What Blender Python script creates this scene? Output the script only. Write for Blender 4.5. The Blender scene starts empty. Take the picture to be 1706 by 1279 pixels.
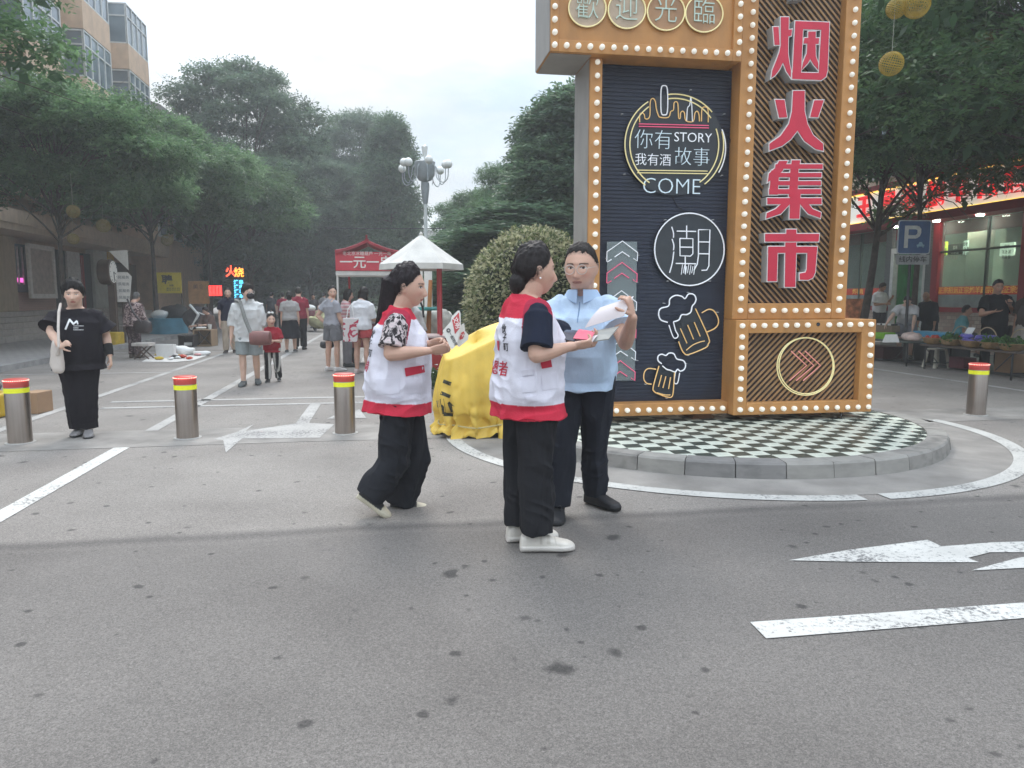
import bpy, math, random
import numpy as np
from mathutils import Vector, Matrix
from mathutils.bvhtree import BVHTree
SC = bpy.context.scene
COL = SC.collection
rng = np.random.default_rng(11)
random.seed(5)

# ---------------------------------------------------------------- camera
CAMH, PITCH, FPX = 1.4, math.radians(6.7), 1232.0
cam = bpy.data.objects.new('camera', bpy.data.cameras.new('camera'))
COL.objects.link(cam)
cam.location = (0, 0, CAMH)
cam.rotation_euler = (math.radians(90) - PITCH, 0, 0)
cam.data.sensor_width = 36
cam.data.lens = 36 * FPX / 1706
cam.data.clip_end = 2000
SC.camera = cam

# ---------------------------------------------------------------- sky, sun, exposure
SUN_EL, SUN_AZ = math.radians(48), math.radians(-8)      # azimuth from +Y, negative = left of the view
w = bpy.data.worlds.new('World'); SC.world = w; w.use_nodes = True
nt = w.node_tree; N = nt.nodes; LK = nt.links
bg = N['Background']
sky = N.new('ShaderNodeTexSky'); sky.sky_type = 'NISHITA'; sky.sun_disc = False
sky.sun_elevation = SUN_EL; sky.sun_rotation = SUN_AZ
sky.air_density = 1.0; sky.dust_density = 1.2; sky.ozone_density = 1.0
tc = N.new('ShaderNodeTexCoord'); mp = N.new('ShaderNodeMapping'); mp.inputs['Scale'].default_value = (1.2, 1.2, 3.2)
nz = N.new('ShaderNodeTexNoise'); nz.inputs['Scale'].default_value = 1.6; nz.inputs['Detail'].default_value = 6; nz.inputs['Roughness'].default_value = .55
LK.new(tc.outputs['Generated'], mp.inputs['Vector']); LK.new(mp.outputs['Vector'], nz.inputs['Vector'])
rp = N.new('ShaderNodeValToRGB'); rp.color_ramp.elements[0].position = .36; rp.color_ramp.elements[1].position = .58
rp.color_ramp.elements[0].color = (.55, .55, .55, 1); rp.color_ramp.elements[1].color = (1, 1, 1, 1)
LK.new(nz.outputs['Fac'], rp.inputs['Fac'])
mx = N.new('ShaderNodeMix'); mx.data_type = 'RGBA'
LK.new(rp.outputs['Color'], mx.inputs['Factor']); LK.new(sky.outputs['Color'], mx.inputs['A'])
mp2 = N.new('ShaderNodeMapping'); mp2.inputs['Scale'].default_value = (1.5, 1.5, 4.5); mp2.inputs['Location'].default_value = (.3, .1, .2); nz2 = N.new('ShaderNodeTexNoise'); nz2.inputs['Scale'].default_value = 2.2; nz2.inputs['Detail'].default_value = 7; nz2.inputs['Roughness'].default_value = .6
LK.new(tc.outputs['Generated'], mp2.inputs['Vector']); LK.new(mp2.outputs['Vector'], nz2.inputs['Vector'])
rp2 = N.new('ShaderNodeValToRGB'); rp2.color_ramp.elements[0].position = .36; rp2.color_ramp.elements[1].position = .62
LK.new(nz2.outputs['Fac'], rp2.inputs['Fac']); mx2 = N.new('ShaderNodeMix'); mx2.data_type = 'RGBA'; LK.new(rp2.outputs['Color'], mx2.inputs['Factor'])
mx2.inputs['A'].default_value = (3.15, 3.85, 4.5, 1); mx2.inputs['B'].default_value = (4.75, 4.85, 4.9, 1); LK.new(mx2.outputs['Result'], mx.inputs['B'])          # thin cloud: pale blue gaps and white, brighter overhead
sz = N.new('ShaderNodeSeparateXYZ'); LK.new(tc.outputs['Generated'], sz.inputs[0])
mr0 = N.new('ShaderNodeMapRange'); mr0.inputs['From Min'].default_value = .2; mr0.inputs['From Max'].default_value = 1; mr0.inputs['To Min'].default_value = 1; mr0.inputs['To Max'].default_value = 3.7
LK.new(sz.outputs['Z'], mr0.inputs['Value'])
mu0 = N.new('ShaderNodeMix'); mu0.data_type = 'RGBA'; mu0.blend_type = 'MULTIPLY'; mu0.inputs['Factor'].default_value = 1
LK.new(mx.outputs['Result'], mu0.inputs['A']); LK.new(mr0.outputs['Result'], mu0.inputs['B']); LK.new(mu0.outputs['Result'], bg.inputs['Color'])
bg.inputs['Strength'].default_value = .12
sun = bpy.data.objects.new('sun', bpy.data.lights.new('sun', 'SUN')); COL.objects.link(sun)
sun.data.energy = 1.0; sun.data.angle = math.radians(20); sun.data.color = (1, .95, .88)
sd = Vector((math.sin(SUN_AZ) * math.cos(SUN_EL), math.cos(SUN_AZ) * math.cos(SUN_EL), math.sin(SUN_EL)))
sun.rotation_euler = sd.to_track_quat('Z', 'Y').to_euler()
SC.view_settings.view_transform = 'Standard'; SC.view_settings.look = 'None'
SC.view_settings.gamma = 1; SC.view_settings.use_curve_mapping = False
SC.view_settings.exposure = 0.67
SC.cycles.volume_bounces = 1
SC.cycles.max_bounces = 6

# ---------------------------------------------------------------- frames: the street runs 9.4 degrees left of the view
A = math.radians(9.4); CA, SA = math.cos(A), math.sin(A)
def S(u, v, z): return (u * CA - v * SA, u * SA + v * CA, z)
def ray(px, py):
    cx = (px - 853) / FPX; cy = (639.5 - py) / FPX
    return (cx, math.cos(PITCH) + cy * math.sin(PITCH), -math.sin(PITCH) + cy * math.cos(PITCH))
def G(px, py, z=0):
    d = ray(px, py); t = (z - CAMH) / d[2]; return (d[0] * t, d[1] * t, z)
def P(px, py, Y):
    d = ray(px, py); t = Y / d[1]; return (d[0] * t, Y, CAMH + d[2] * t)
def PV(px, py, v):
    d = ray(px, py); t = v / (-d[0] * SA + d[1] * CA); return ((d[0] * CA + d[1] * SA) * t, CAMH + d[2] * t)      # (u, z)
def PU(px, py, u):
    d = ray(px, py); t = u / (d[0] * CA + d[1] * SA); return ((-d[0] * SA + d[1] * CA) * t, CAMH + d[2] * t)      # (v, z)
def UV(q): return (q[0] * CA + q[1] * SA, -q[0] * SA + q[1] * CA)

# ---------------------------------------------------------------- materials
MATS = {}
def mat(name, col=(.5, .5, .5), rough=.7, metal=0, var=.12, scale=8, bump=0, bscale=None, attr=False, emit=0, alpha=1, spec=.5, sss=0, coat=0):
    if name in MATS: return MATS[name]
    m = bpy.data.materials.new(name); m.use_nodes = True; MATS[name] = m
    n = m.node_tree.nodes; l = m.node_tree.links; b = n['Principled BSDF']
    b.inputs['Roughness'].default_value = rough; b.inputs['Metallic'].default_value = metal
    b.inputs['Specular IOR Level'].default_value = spec; b.inputs['Coat Weight'].default_value = coat
    tcn = n.new('ShaderNodeTexCoord'); nn = n.new('ShaderNodeTexNoise')
    nn.inputs['Scale'].default_value = scale; nn.inputs['Detail'].default_value = 5
    l.new(tcn.outputs['Object'], nn.inputs['Vector'])
    mr = n.new('ShaderNodeMapRange'); mr.inputs['To Min'].default_value = 1 - var * 1.6; mr.inputs['To Max'].default_value = 1 + var * 1.6
    mr.inputs['From Min'].default_value = .25; mr.inputs['From Max'].default_value = .75
    l.new(nn.outputs['Fac'], mr.inputs['Value'])
    mu = n.new('ShaderNodeMix'); mu.data_type = 'RGBA'; mu.blend_type = 'MULTIPLY'; mu.inputs['Factor'].default_value = 1
    if attr:
        at = n.new('ShaderNodeAttribute'); at.attribute_name = 'col'; l.new(at.outputs['Color'], mu.inputs['A'])
    else: mu.inputs['A'].default_value = (*col, 1)
    l.new(mr.outputs['Result'], mu.inputs['B']); l.new(mu.outputs['Result'], b.inputs['Base Color'])
    if emit:
        l.new(mu.outputs['Result'], b.inputs['Emission Color']); b.inputs['Emission Strength'].default_value = emit
    if bump:
        bn = n.new('ShaderNodeTexNoise'); bn.inputs['Scale'].default_value = bscale or scale * 4; bn.inputs['Detail'].default_value = 3
        l.new(tcn.outputs['Object'], bn.inputs['Vector'])
        bb = n.new('ShaderNodeBump'); bb.inputs['Strength'].default_value = bump; bb.inputs['Distance'].default_value = .01
        l.new(bn.outputs['Fac'], bb.inputs['Height']); l.new(bb.outputs['Normal'], b.inputs['Normal'])
    if alpha < 1: b.inputs['Alpha'].default_value = alpha
    if sss:
        b.inputs['Subsurface Weight'].default_value = sss; b.inputs['Subsurface Radius'].default_value = (.01, .004, .002)
    return m
def nodes(m): return m.node_tree.nodes, m.node_tree.links, m.node_tree.nodes['Principled BSDF']

def asphalt():
    m = mat('asphalt', (.24, .218, .198), .9, 0, .10, .9)
    n, l, b = nodes(m)
    mu = [x for x in n if x.type == 'MIX'][0]; tcn = [x for x in n if x.type == 'TEX_COORD'][0]
    def mult(fac_out, colr, prev):
        k = n.new('ShaderNodeMix'); k.data_type = 'RGBA'; k.blend_type = 'MULTIPLY'
        l.new(fac_out, k.inputs['Factor']); l.new(prev, k.inputs['A']); k.inputs['B'].default_value = (*colr, 1); return k.outputs['Result']
    out = mu.outputs['Result']
    # aggregate
    f = n.new('ShaderNodeTexNoise'); f.inputs['Scale'].default_value = 70; f.inputs['Detail'].default_value = 5; f.inputs['Roughness'].default_value = .85
    l.new(tcn.outputs['Object'], f.inputs['Vector'])
    r = n.new('ShaderNodeMapRange'); r.inputs['From Min'].default_value = .3; r.inputs['From Max'].default_value = .7; r.inputs['To Min'].default_value = .35; r.inputs['To Max'].default_value = 1.65
    l.new(f.outputs['Fac'], r.inputs['Value'])
    k = n.new('ShaderNodeMix'); k.data_type = 'RGBA'; k.blend_type = 'MULTIPLY'; k.inputs['Factor'].default_value = .35
    l.new(out, k.inputs['A']); l.new(r.outputs['Result'], k.inputs['B']); out = k.outputs['Result']
    # pale stones
    vs = n.new('ShaderNodeTexVoronoi'); vs.inputs['Scale'].default_value = 46; l.new(tcn.outputs['Object'], vs.inputs['Vector'])
    st = n.new('ShaderNodeMath'); st.operation = 'LESS_THAN'; st.inputs[1].default_value = .07; l.new(vs.outputs['Distance'], st.inputs[0])
    k = n.new('ShaderNodeMix'); k.data_type = 'RGBA'; l.new(st.outputs[0], k.inputs['Factor']); l.new(out, k.inputs['A']); k.inputs['B'].default_value = (.36, .35, .34, 1); out = k.outputs['Result']
    for sc_, am in ((300, .3), (130, .17)):            # single stones, light and dark
        vg = n.new('ShaderNodeTexVoronoi'); vg.inputs['Scale'].default_value = sc_; l.new(tcn.outputs['Object'], vg.inputs['Vector']); sg_ = n.new('ShaderNodeSeparateColor'); l.new(vg.outputs['Color'], sg_.inputs[0])
        q = n.new('ShaderNodeMapRange'); q.inputs['To Min'].default_value = 1 - am; q.inputs['To Max'].default_value = 1 + am; l.new(sg_.outputs[0], q.inputs['Value'])
        k = n.new('ShaderNodeMix'); k.data_type = 'RGBA'; k.blend_type = 'MULTIPLY'; k.inputs['Factor'].default_value = 1; l.new(out, k.inputs['A']); l.new(q.outputs['Result'], k.inputs['B']); out = k.outputs['Result']
    # grease and gum spots at two sizes
    for sc, th, dk, dist in ((3.0, .165, .36, .05), (7.5, .21, .42, .03), (1.3, .2, .9, .16)):
        nd = n.new('ShaderNodeTexNoise'); nd.inputs['Scale'].default_value = 9; nd.inputs['Detail'].default_value = 3; l.new(tcn.outputs['Object'], nd.inputs['Vector'])
        ad = n.new('ShaderNodeVectorMath'); ad.operation = 'MULTIPLY_ADD'; ad.inputs[1].default_value = (dist * 2,) * 3
        l.new(nd.outputs['Color'], ad.inputs[0]); l.new(tcn.outputs['Object'], ad.inputs[2])
        v = n.new('ShaderNodeTexVoronoi'); v.inputs['Scale'].default_value = sc; l.new(ad.outputs[0], v.inputs['Vector'])
        sp = n.new('ShaderNodeSeparateColor'); l.new(v.outputs['Color'], sp.inputs[0])
        t = n.new('ShaderNodeMath'); t.operation = 'MULTIPLY_ADD'; t.inputs[1].default_value = th * 1.6; t.inputs[2].default_value = -th * .55; l.new(sp.outputs[0], t.inputs[0])
        s = n.new('ShaderNodeMath'); s.operation = 'SUBTRACT'; l.new(t.outputs[0], s.inputs[0]); l.new(v.outputs['Distance'], s.inputs[1])
        q = n.new('ShaderNodeMapRange'); q.inputs['From Min'].default_value = -.04; q.inputs['From Max'].default_value = .09; q.interpolation_type = 'SMOOTHSTEP'; l.new(s.outputs[0], q.inputs['Value'])
        out = mult(q.outputs['Result'], (dk, dk, dk * 1.02), out)
    # darker band along the long joint in the surface
    sx = n.new('ShaderNodeSeparateXYZ'); l.new(tcn.outputs['Object'], sx.inputs[0])
    nj = n.new('ShaderNodeTexNoise'); nj.inputs['Scale'].default_value = 1.3; nj.inputs['Detail'].default_value = 5; l.new(tcn.outputs['Object'], nj.inputs['Vector'])
    a1 = n.new('ShaderNodeMath'); a1.operation = 'MULTIPLY_ADD'; a1.inputs[1].default_value = .16; l.new(nj.outputs['Fac'], a1.inputs[0]); l.new(sx.outputs['Y'], a1.inputs[2])
    a2 = n.new('ShaderNodeMath'); a2.operation = 'SUBTRACT'; a2.inputs[1].default_value = 4.53; l.new(a1.outputs[0], a2.inputs[0])
    a3 = n.new('ShaderNodeMath'); a3.operation = 'ABSOLUTE'; l.new(a2.outputs[0], a3.inputs[0])
    q = n.new('ShaderNodeMapRange'); q.inputs['From Min'].default_value = .05; q.inputs['From Max'].default_value = -.15; l.new(a2.outputs[0], q.inputs['Value'])     # darker tone on the near side of the joint
    out = mult(q.outputs['Result'], (.64, .64, .645), out)
    ft = n.new('ShaderNodeTexNoise'); ft.inputs['Scale'].default_value = .55; ft.inputs['Detail'].default_value = 6; l.new(tcn.outputs['Object'], ft.inputs['Vector'])
    q = n.new('ShaderNodeMapRange'); q.inputs['From Min'].default_value = .48; q.inputs['From Max'].default_value = .68; l.new(ft.outputs['Fac'], q.inputs['Value'])
    out = mult(q.outputs['Result'], (.80, .79, .79), out)
    q = n.new('ShaderNodeMapRange'); q.inputs['From Min'].default_value = .125; q.inputs['From Max'].default_value = .0; q.interpolation_type = 'SMOOTHSTEP'; l.new(a3.outputs[0], q.inputs['Value'])
    out = mult(q.outputs['Result'], (.6, .6, .61), out)
    l.new(out, b.inputs['Base Color'])
    bb = n.new('ShaderNodeBump'); bb.inputs['Strength'].default_value = .35; bb.inputs['Distance'].default_value = .004
    l.new(f.outputs['Fac'], bb.inputs['Height']); l.new(bb.outputs['Normal'], b.inputs['Normal'])
    return m
def paint_mat(name, col, under=(.155, .15, .147), wear=.48):
    m = mat(name, col, .75, 0, .08, 3); n, l, b = nodes(m)
    mu = [x for x in n if x.type == 'MIX'][0]; tcn = [x for x in n if x.type == 'TEX_COORD'][0]
    f = n.new('ShaderNodeTexNoise'); f.inputs['Scale'].default_value = 38; f.inputs['Detail'].default_value = 6; f.inputs['Roughness'].default_value = .75; l.new(tcn.outputs['Object'], f.inputs['Vector'])
    g = n.new('ShaderNodeTexNoise'); g.inputs['Scale'].default_value = 2.2; g.inputs['Detail'].default_value = 4; l.new(tcn.outputs['Object'], g.inputs['Vector'])
    a = n.new('ShaderNodeMath'); a.operation = 'MULTIPLY_ADD'; a.inputs[1].default_value = .55; l.new(g.outputs['Fac'], a.inputs[0]); l.new(f.outputs['Fac'], a.inputs[2])
    q = n.new('ShaderNodeMapRange'); q.inputs['From Min'].default_value = wear + .14; q.inputs['From Max'].default_value = wear + .26; l.new(a.outputs[0], q.inputs['Value'])
    k = n.new('ShaderNodeMix'); k.data_type = 'RGBA'; l.new(q.outputs['Result'], k.inputs['Factor']); k.inputs['A'].default_value = (*under, 1); l.new(mu.outputs['Result'], k.inputs['B'])
    l.new(k.outputs['Result'], b.inputs['Base Color']); return m
def stripe_dirt(name, col, rough=.6, metal=0, amt=.25, sc=(3, 3, .6)):
    """paint with weathering that runs down the face"""
    m = mat(name, col, rough, metal, .06, 4); n, l, b = nodes(m)
    mu = [x for x in n if x.type == 'MIX'][0]; tcn = [x for x in n if x.type == 'TEX_COORD'][0]
    mp = n.new('ShaderNodeMapping'); mp.inputs['Scale'].default_value = sc; l.new(tcn.outputs['Object'], mp.inputs['Vector'])
    f = n.new('ShaderNodeTexNoise'); f.inputs['Scale'].default_value = 3; f.inputs['Detail'].default_value = 7; l.new(mp.outputs[0], f.inputs['Vector'])
    q = n.new('ShaderNodeMapRange'); q.inputs['From Min'].default_value = .45; q.inputs['From Max'].default_value = .75; q.inputs['To Max'].default_value = amt; l.new(f.outputs['Fac'], q.inputs['Value'])
    k = n.new('ShaderNodeMix'); k.data_type = 'RGBA'; l.new(q.outputs['Result'], k.inputs['Factor']); l.new(mu.outputs['Result'], k.inputs['A']); k.inputs['B'].default_value = (col[0] * .35 + .02, col[1] * .35 + .02, col[2] * .35 + .02, 1)
    l.new(k.outputs['Result'], b.inputs['Base Color']); return m
def brick_mat(name, c1, c2, mortar, scale, wide=.5, high=.25, axis='uz', rough=.85):
    m = mat(name, c1, rough); n, l, b = nodes(m)
    tcn = [x for x in n if x.type == 'TEX_COORD'][0]
    sx = n.new('ShaderNodeSeparateXYZ'); l.new(tcn.outputs['Object'], sx.inputs[0]); cb = n.new('ShaderNodeCombineXYZ')
    # street-aligned wall coordinates
    d = n.new('ShaderNodeVectorMath'); d.operation = 'DOT_PRODUCT'; l.new(tcn.outputs['Object'], d.inputs[0])
    d.inputs[1].default_value = (-SA, CA, 0) if axis == 'vz' else (CA, SA, 0)
    l.new(d.outputs['Value'], cb.inputs[0])
    if axis == 'uv':
        d2 = n.new('ShaderNodeVectorMath'); d2.operation = 'DOT_PRODUCT'; l.new(tcn.outputs['Object'], d2.inputs[0]); d2.inputs[1].default_value = (-SA, CA, 0); l.new(d2.outputs['Value'], cb.inputs[1])
    else: l.new(sx.outputs['Z'], cb.inputs[1])
    t = n.new('ShaderNodeTexBrick'); t.inputs['Scale'].default_value = scale; t.inputs['Color1'].default_value = (*c1, 1); t.inputs['Color2'].default_value = (*c2, 1)
    t.inputs['Mortar'].default_value = (*mortar, 1); t.inputs['Brick Width'].default_value = wide; t.inputs['Row Height'].default_value = high; t.inputs['Mortar Size'].default_value = .02
    l.new(cb.outputs[0], t.inputs['Vector']); l.new(t.outputs['Color'], b.inputs['Base Color']); return m
def leaf_mat(name, trans=.3):
    m = bpy.data.materials.new(name); m.use_nodes = True; MATS[name] = m
    n = m.node_tree.nodes; l = m.node_tree.links; b = n['Principled BSDF']; b.inputs['Roughness'].default_value = .5; b.inputs['Specular IOR Level'].default_value = .35
    at = n.new('ShaderNodeAttribute'); at.attribute_name = 'col'; l.new(at.outputs['Color'], b.inputs['Base Color'])
    tr = n.new('ShaderNodeBsdfTranslucent'); l.new(at.outputs['Color'], tr.inputs['Color'])
    ms = n.new('ShaderNodeMixShader'); ms.inputs[0].default_value = trans
    l.new(b.outputs[0], ms.inputs[1]); l.new(tr.outputs[0], ms.inputs[2]); l.new(ms.outputs[0], n['Material Output'].inputs['Surface']); return m
def glass_mat(name, tint=(.8, .85, .85), clear=.75, rough=.05):
    m = bpy.data.materials.new(name); m.use_nodes = True; MATS[name] = m
    n = m.node_tree.nodes; l = m.node_tree.links; b = n['Principled BSDF']; b.inputs['Roughness'].default_value = rough; b.inputs['Base Color'].default_value = (*tint, 1)
    b.inputs['Specular IOR Level'].default_value = .9
    tr = n.new('ShaderNodeBsdfTransparent'); tr.inputs[0].default_value = (*tint, 1); ms = n.new('ShaderNodeMixShader'); ms.inputs[0].default_value = clear
    l.new(b.outputs[0], ms.inputs[1]); l.new(tr.outputs[0], ms.inputs[2]); l.new(ms.outputs[0], n['Material Output'].inputs['Surface']); return m

# ---------------------------------------------------------------- mesh helpers
def world_of(o):
    return o.matrix_basis.copy() if o.parent is None else world_of(o.parent) @ o.matrix_parent_inverse @ o.matrix_basis
def finish(o, name, parent):
    if parent is not None:
        o.parent = parent; o.matrix_parent_inverse = world_of(parent).inverted()
    return o
def link(name, me, mats, parent=None, smooth=False):
    for m in (mats if isinstance(mats, (list, tuple)) else [mats]): me.materials.append(m)
    if smooth: me.polygons.foreach_set('use_smooth', np.ones(len(me.polygons), bool))
    o = bpy.data.objects.new(name, me); COL.objects.link(o)
    return finish(o, name, parent)
def np_mesh(name, V, F, col=None):
    """mesh from arrays: all faces the same size"""
    V = np.asarray(V, np.float32); F = np.asarray(F, np.int32); k = F.shape[1]
    me = bpy.data.meshes.new(name); me.vertices.add(len(V)); me.vertices.foreach_set('co', V.ravel())
    me.loops.add(F.size); me.loops.foreach_set('vertex_index', F.ravel())
    me.polygons.add(len(F)); me.polygons.foreach_set('loop_start', np.arange(0, F.size, k, dtype=np.int32))
    me.update(calc_edges=True)
    if col is not None: set_col(me, col)
    return me
def set_col(me, col):
    col = np.asarray(col, np.float32)
    a = me.attributes.new('col', 'FLOAT_COLOR', 'POINT')
    c = np.ones((len(col), 4), np.float32); c[:, :3] = col; a.data.foreach_set('color', c.ravel())
def tag(o, label=None, cat=None, group=None, kind=None):
    if label: o['label'] = label
    if cat: o['category'] = cat
    if group: o['group'] = group
    if kind: o['kind'] = kind
    return o
def thing(name, label, cat, loc=(0, 0, 0), group=None, rz=0):
    o = bpy.data.objects.new(name, None); COL.objects.link(o); o.location = loc; o.rotation_euler = (0, 0, rz); o.empty_display_size = .1
    o.matrix_basis = Matrix.Translation(loc) @ Matrix.Rotation(rz, 4, 'Z')
    return tag(o, label, cat, group)
def copy_tree(o, parent=None):
    c = o.copy(); COL.objects.link(c)
    if parent is not None: c.parent = parent
    for ch in [x for x in o.children]: copy_tree(ch, c)
    return c
class MB:
    def __init__(s): s.v = []; s.f = []; s.m = []; s.mi = 0
    def add(s, vs, fs):
        b = len(s.v); s.v += [tuple(q) for q in vs]; s.f += [tuple(i + b for i in f) for f in fs]; s.m += [s.mi] * len(fs); return s
    def box(s, x0, x1, y0, y1, z0, z1, fn=None):
        fn = fn or (lambda x, y, z: (x, y, z))
        vs = [fn(x, y, z) for z in (z0, z1) for y in (y0, y1) for x in (x0, x1)]
        return s.add(vs, [(0, 2, 3, 1), (4, 5, 7, 6), (0, 1, 5, 4), (2, 6, 7, 3), (0, 4, 6, 2), (1, 3, 7, 5)])
    def sbox(s, u0, u1, v0, v1, z0, z1): return s.box(min(u0, u1), max(u0, u1), min(v0, v1), max(v0, v1), min(z0, z1), max(z0, z1), S)
    def prism(s, poly, d0, d1, fn):
        """poly: 2D points; fn(x, y, d) -> 3D; from d0 (back) to d1 (front)"""
        n = len(poly); vs = [fn(x, y, d0) for x, y in poly] + [fn(x, y, d1) for x, y in poly]
        return s.add(vs, [tuple(range(n - 1, -1, -1)), tuple(range(n, 2 * n))] + [(i, (i + 1) % n, n + (i + 1) % n, n + i) for i in range(n)])
    def flat(s, pts): return s.add(pts, [tuple(range(len(pts)))])
    def tube(s, pts, r, n=8, cap=True, close=False):
        pts = [Vector(p) for p in pts]; k = len(pts); rs = r if isinstance(r, (list, tuple)) else [r] * k
        vs = []; prev = None
        for i, p in enumerate(pts):
            if close: t = pts[(i + 1) % k] - pts[i - 1]
            else: t = pts[min(i + 1, k - 1)] - pts[max(i - 1, 0)]
            t = t.normalized() if t.length > 1e-9 else Vector((0, 0, 1))
            if prev is None:
                a = t.orthogonal().normalized()
            else:
                a = prev - t * prev.dot(t); a = a.normalized() if a.length > 1e-6 else t.orthogonal().normalized()
            prev = a; b = t.cross(a)
            vs += [p + (a * math.cos(2 * math.pi * j / n) + b * math.sin(2 * math.pi * j / n)) * rs[i] for j in range(n)]
        fs = []
        for i in range(k if close else k - 1):
            for j in range(n):
                i2 = (i + 1) % k
                fs.append((i * n + j, i * n + (j + 1) % n, i2 * n + (j + 1) % n, i2 * n + j))
        if cap and not close: fs += [tuple(range(n - 1, -1, -1)), tuple(range((k - 1) * n, k * n))]
        return s.add(vs, fs)
    def lathe(s, prof, c=(0, 0, 0), n=24, fn=None):
        fn = fn or (lambda x, y, z: (x + c[0], y + c[1], z + c[2])); vs = []; k = len(prof)
        for r, z in prof: vs += [fn(r * math.cos(2 * math.pi * j / n), r * math.sin(2 * math.pi * j / n), z) for j in range(n)]
        fs = [(i * n + j, i * n + (j + 1) % n, (i + 1) * n + (j + 1) % n, (i + 1) * n + j) for i in range(k - 1) for j in range(n)]
        fs += [tuple(range(n - 1, -1, -1)), tuple(range((k - 1) * n, k * n))]
        return s.add(vs, fs)
    def ball(s, c, r, n=14, m=9, sq=(1, 1, 1)):
        prof = [(max(r * math.sin(math.pi * i / m), 1e-4), -r * math.cos(math.pi * i / m)) for i in range(m + 1)]
        return s.lathe(prof, n=n, fn=lambda x, y, z: (c[0] + x * sq[0], c[1] + y * sq[1], c[2] + z * sq[2]))
    def build(s, name, mats, parent=None, smooth=False, bevel=0):
        me = bpy.data.meshes.new(name); me.from_pydata(s.v, [], s.f); me.polygons.foreach_set('material_index', np.array(s.m, np.int32))
        o = link(name, me, mats, parent, smooth)
        if bevel:
            md = o.modifiers.new('bevel', 'BEVEL'); md.width = bevel; md.segments = 2; md.limit_method = 'ANGLE'
        if smooth and hasattr(me, 'set_sharp_from_angle'): me.set_sharp_from_angle(angle=math.radians(50))
        return o
def text(name, body, size, fn, mats, parent=None, depth=.004, off=0, align='CENTER', lo=0, sx=1):
    """lettering as a mesh: fn(x, y, d) -> world"""
    c = bpy.data.curves.new('t', 'FONT'); c.body = body; c.size = size; c.align_x = align; c.align_y = 'CENTER'; c.offset = off * size; c.resolution_u = 3; c.extrude = .5
    o = bpy.data.objects.new('t', c); COL.objects.link(o)
    dg = bpy.context.evaluated_depsgraph_get(); me = bpy.data.meshes.new_from_object(o.evaluated_get(dg))
    bpy.data.objects.remove(o); bpy.data.curves.remove(c)
    for v in me.vertices: v.co = fn(v.co.x * sx, v.co.y, lo + (depth if v.co.z > 0 else 0))
    me.materials.clear()
    return link(name, me, mats, parent)

# value noise, numpy
def vnoise(p, seed=0):
    p = np.asarray(p, np.float64); i = np.floor(p).astype(np.int64); f = p - i; f = f * f * (3 - 2 * f)
    def h(a, b, c):
        n = (a * 374761393 + b * 668265263 + c * 2147483647 + seed * 974711) & 0xFFFFFFFF
        n = ((n ^ (n >> 13)) * 1274126177) & 0xFFFFFFFF
        return ((n ^ (n >> 16)) & 0xFFFF) / 65535.0
    r = 0
    for dx in (0, 1):
        for dy in (0, 1):
            for dz in (0, 1):
                wt = (f[:, 0] if dx else 1 - f[:, 0]) * (f[:, 1] if dy else 1 - f[:, 1]) * (f[:, 2] if dz else 1 - f[:, 2])
                r = r + wt * h(i[:, 0] + dx, i[:, 1] + dy, i[:, 2] + dz)
    return r * 2 - 1
# ================================================================ SETTING: ground, paint, island
ROADM = asphalt()
road = link('road', np_mesh('road', [(-150, -30, 0), (150, -30, 0), (150, 180, 0), (-150, 180, 0)], [(0, 1, 2, 3)]), ROADM)
road.rotation_euler = (0, 0, A); tag(road, kind='structure')
WHITE = paint_mat('road_paint_white', (.58, .565, .53))
WORN = paint_mat('road_paint_worn', (.40, .385, .365), wear=.5)
CONC = mat('concrete', (.265, .246, .226), .92, 0, .2, 2.6, bump=.5, bscale=90)
def street_sheet(name, pts, m, z=.004):
    """flat sheet from (u, v) corners"""
    me = bpy.data.meshes.new(name); me.from_pydata([S(u, v, z) for u, v in pts], [], [tuple(range(len(pts)))]); o = link(name, me, m); return tag(o, kind='structure')
def quad(u0, u1, v0, v1): return [(u0, v0), (u1, v0), (u1, v1), (u0, v1)]
street_sheet('concrete_strip', [(-7.2, 7.25), (-1, 7.32), (.55, 7.3), (.75, 8.2), (-3, 8.25), (-7.2, 8.2)], CONC, .003)
street_sheet('concrete_strip', [(5.9, 7.35), (12, 7.3), (12, 8.3), (5.7, 8.2)], CONC, .003)
for nm, pts, m in (
    ('lane_line', quad(-2.56, -2.42, 2.0, 7.3), WHITE), ('lane_line', quad(-2.56, -2.43, 8.2, 42), WORN),
    ('parking_line', quad(-4.15, -4.03, 8.3, 44), WORN), ('stop_line', quad(-3.7, .5, 10.5, 10.63), WORN), ('stop_line', quad(-3.62, .5, 9.93, 10.05), WORN),
    ('bay_line', quad(-7.1, -4.15, 14.6, 14.7), WORN), ('bay_line', quad(-7.1, -4.15, 20.0, 20.1), WORN), ('bay_line', quad(-7.1, -4.15, 26, 26.1), WORN),
    ('edge_line', quad(9.32, 9.44, -4, 50), WORN), ('edge_line', quad(-.62, -.5, 16, 60), WORN)):
    street_sheet(nm, pts, m)
def pixel_sheet(name, pts, m): return street_sheet(name, [UV(G(*p)) for p in pts], m, .005)
z7 = lambda q: [(x / 2.245, 600 + y / 2.245) for x, y in q]
pixel_sheet('arrow_marking', z7([(1160, 165), (1200, 165), (1156, 236), (1250, 241), (1195, 291), (905, 294), (845, 347), (835, 300), (797, 297), (880, 272), (950, 240), (918, 266), (1105, 238)]), WORN)
pixel_sheet('arrow_marking', z7([(1222, 220), (1250, 208), (1345, 185), (1370, 217)]), WORN)
z8 = lambda q: [(1200 + x / 2.982, 850 + y / 2.982) for x, y in q]
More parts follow.
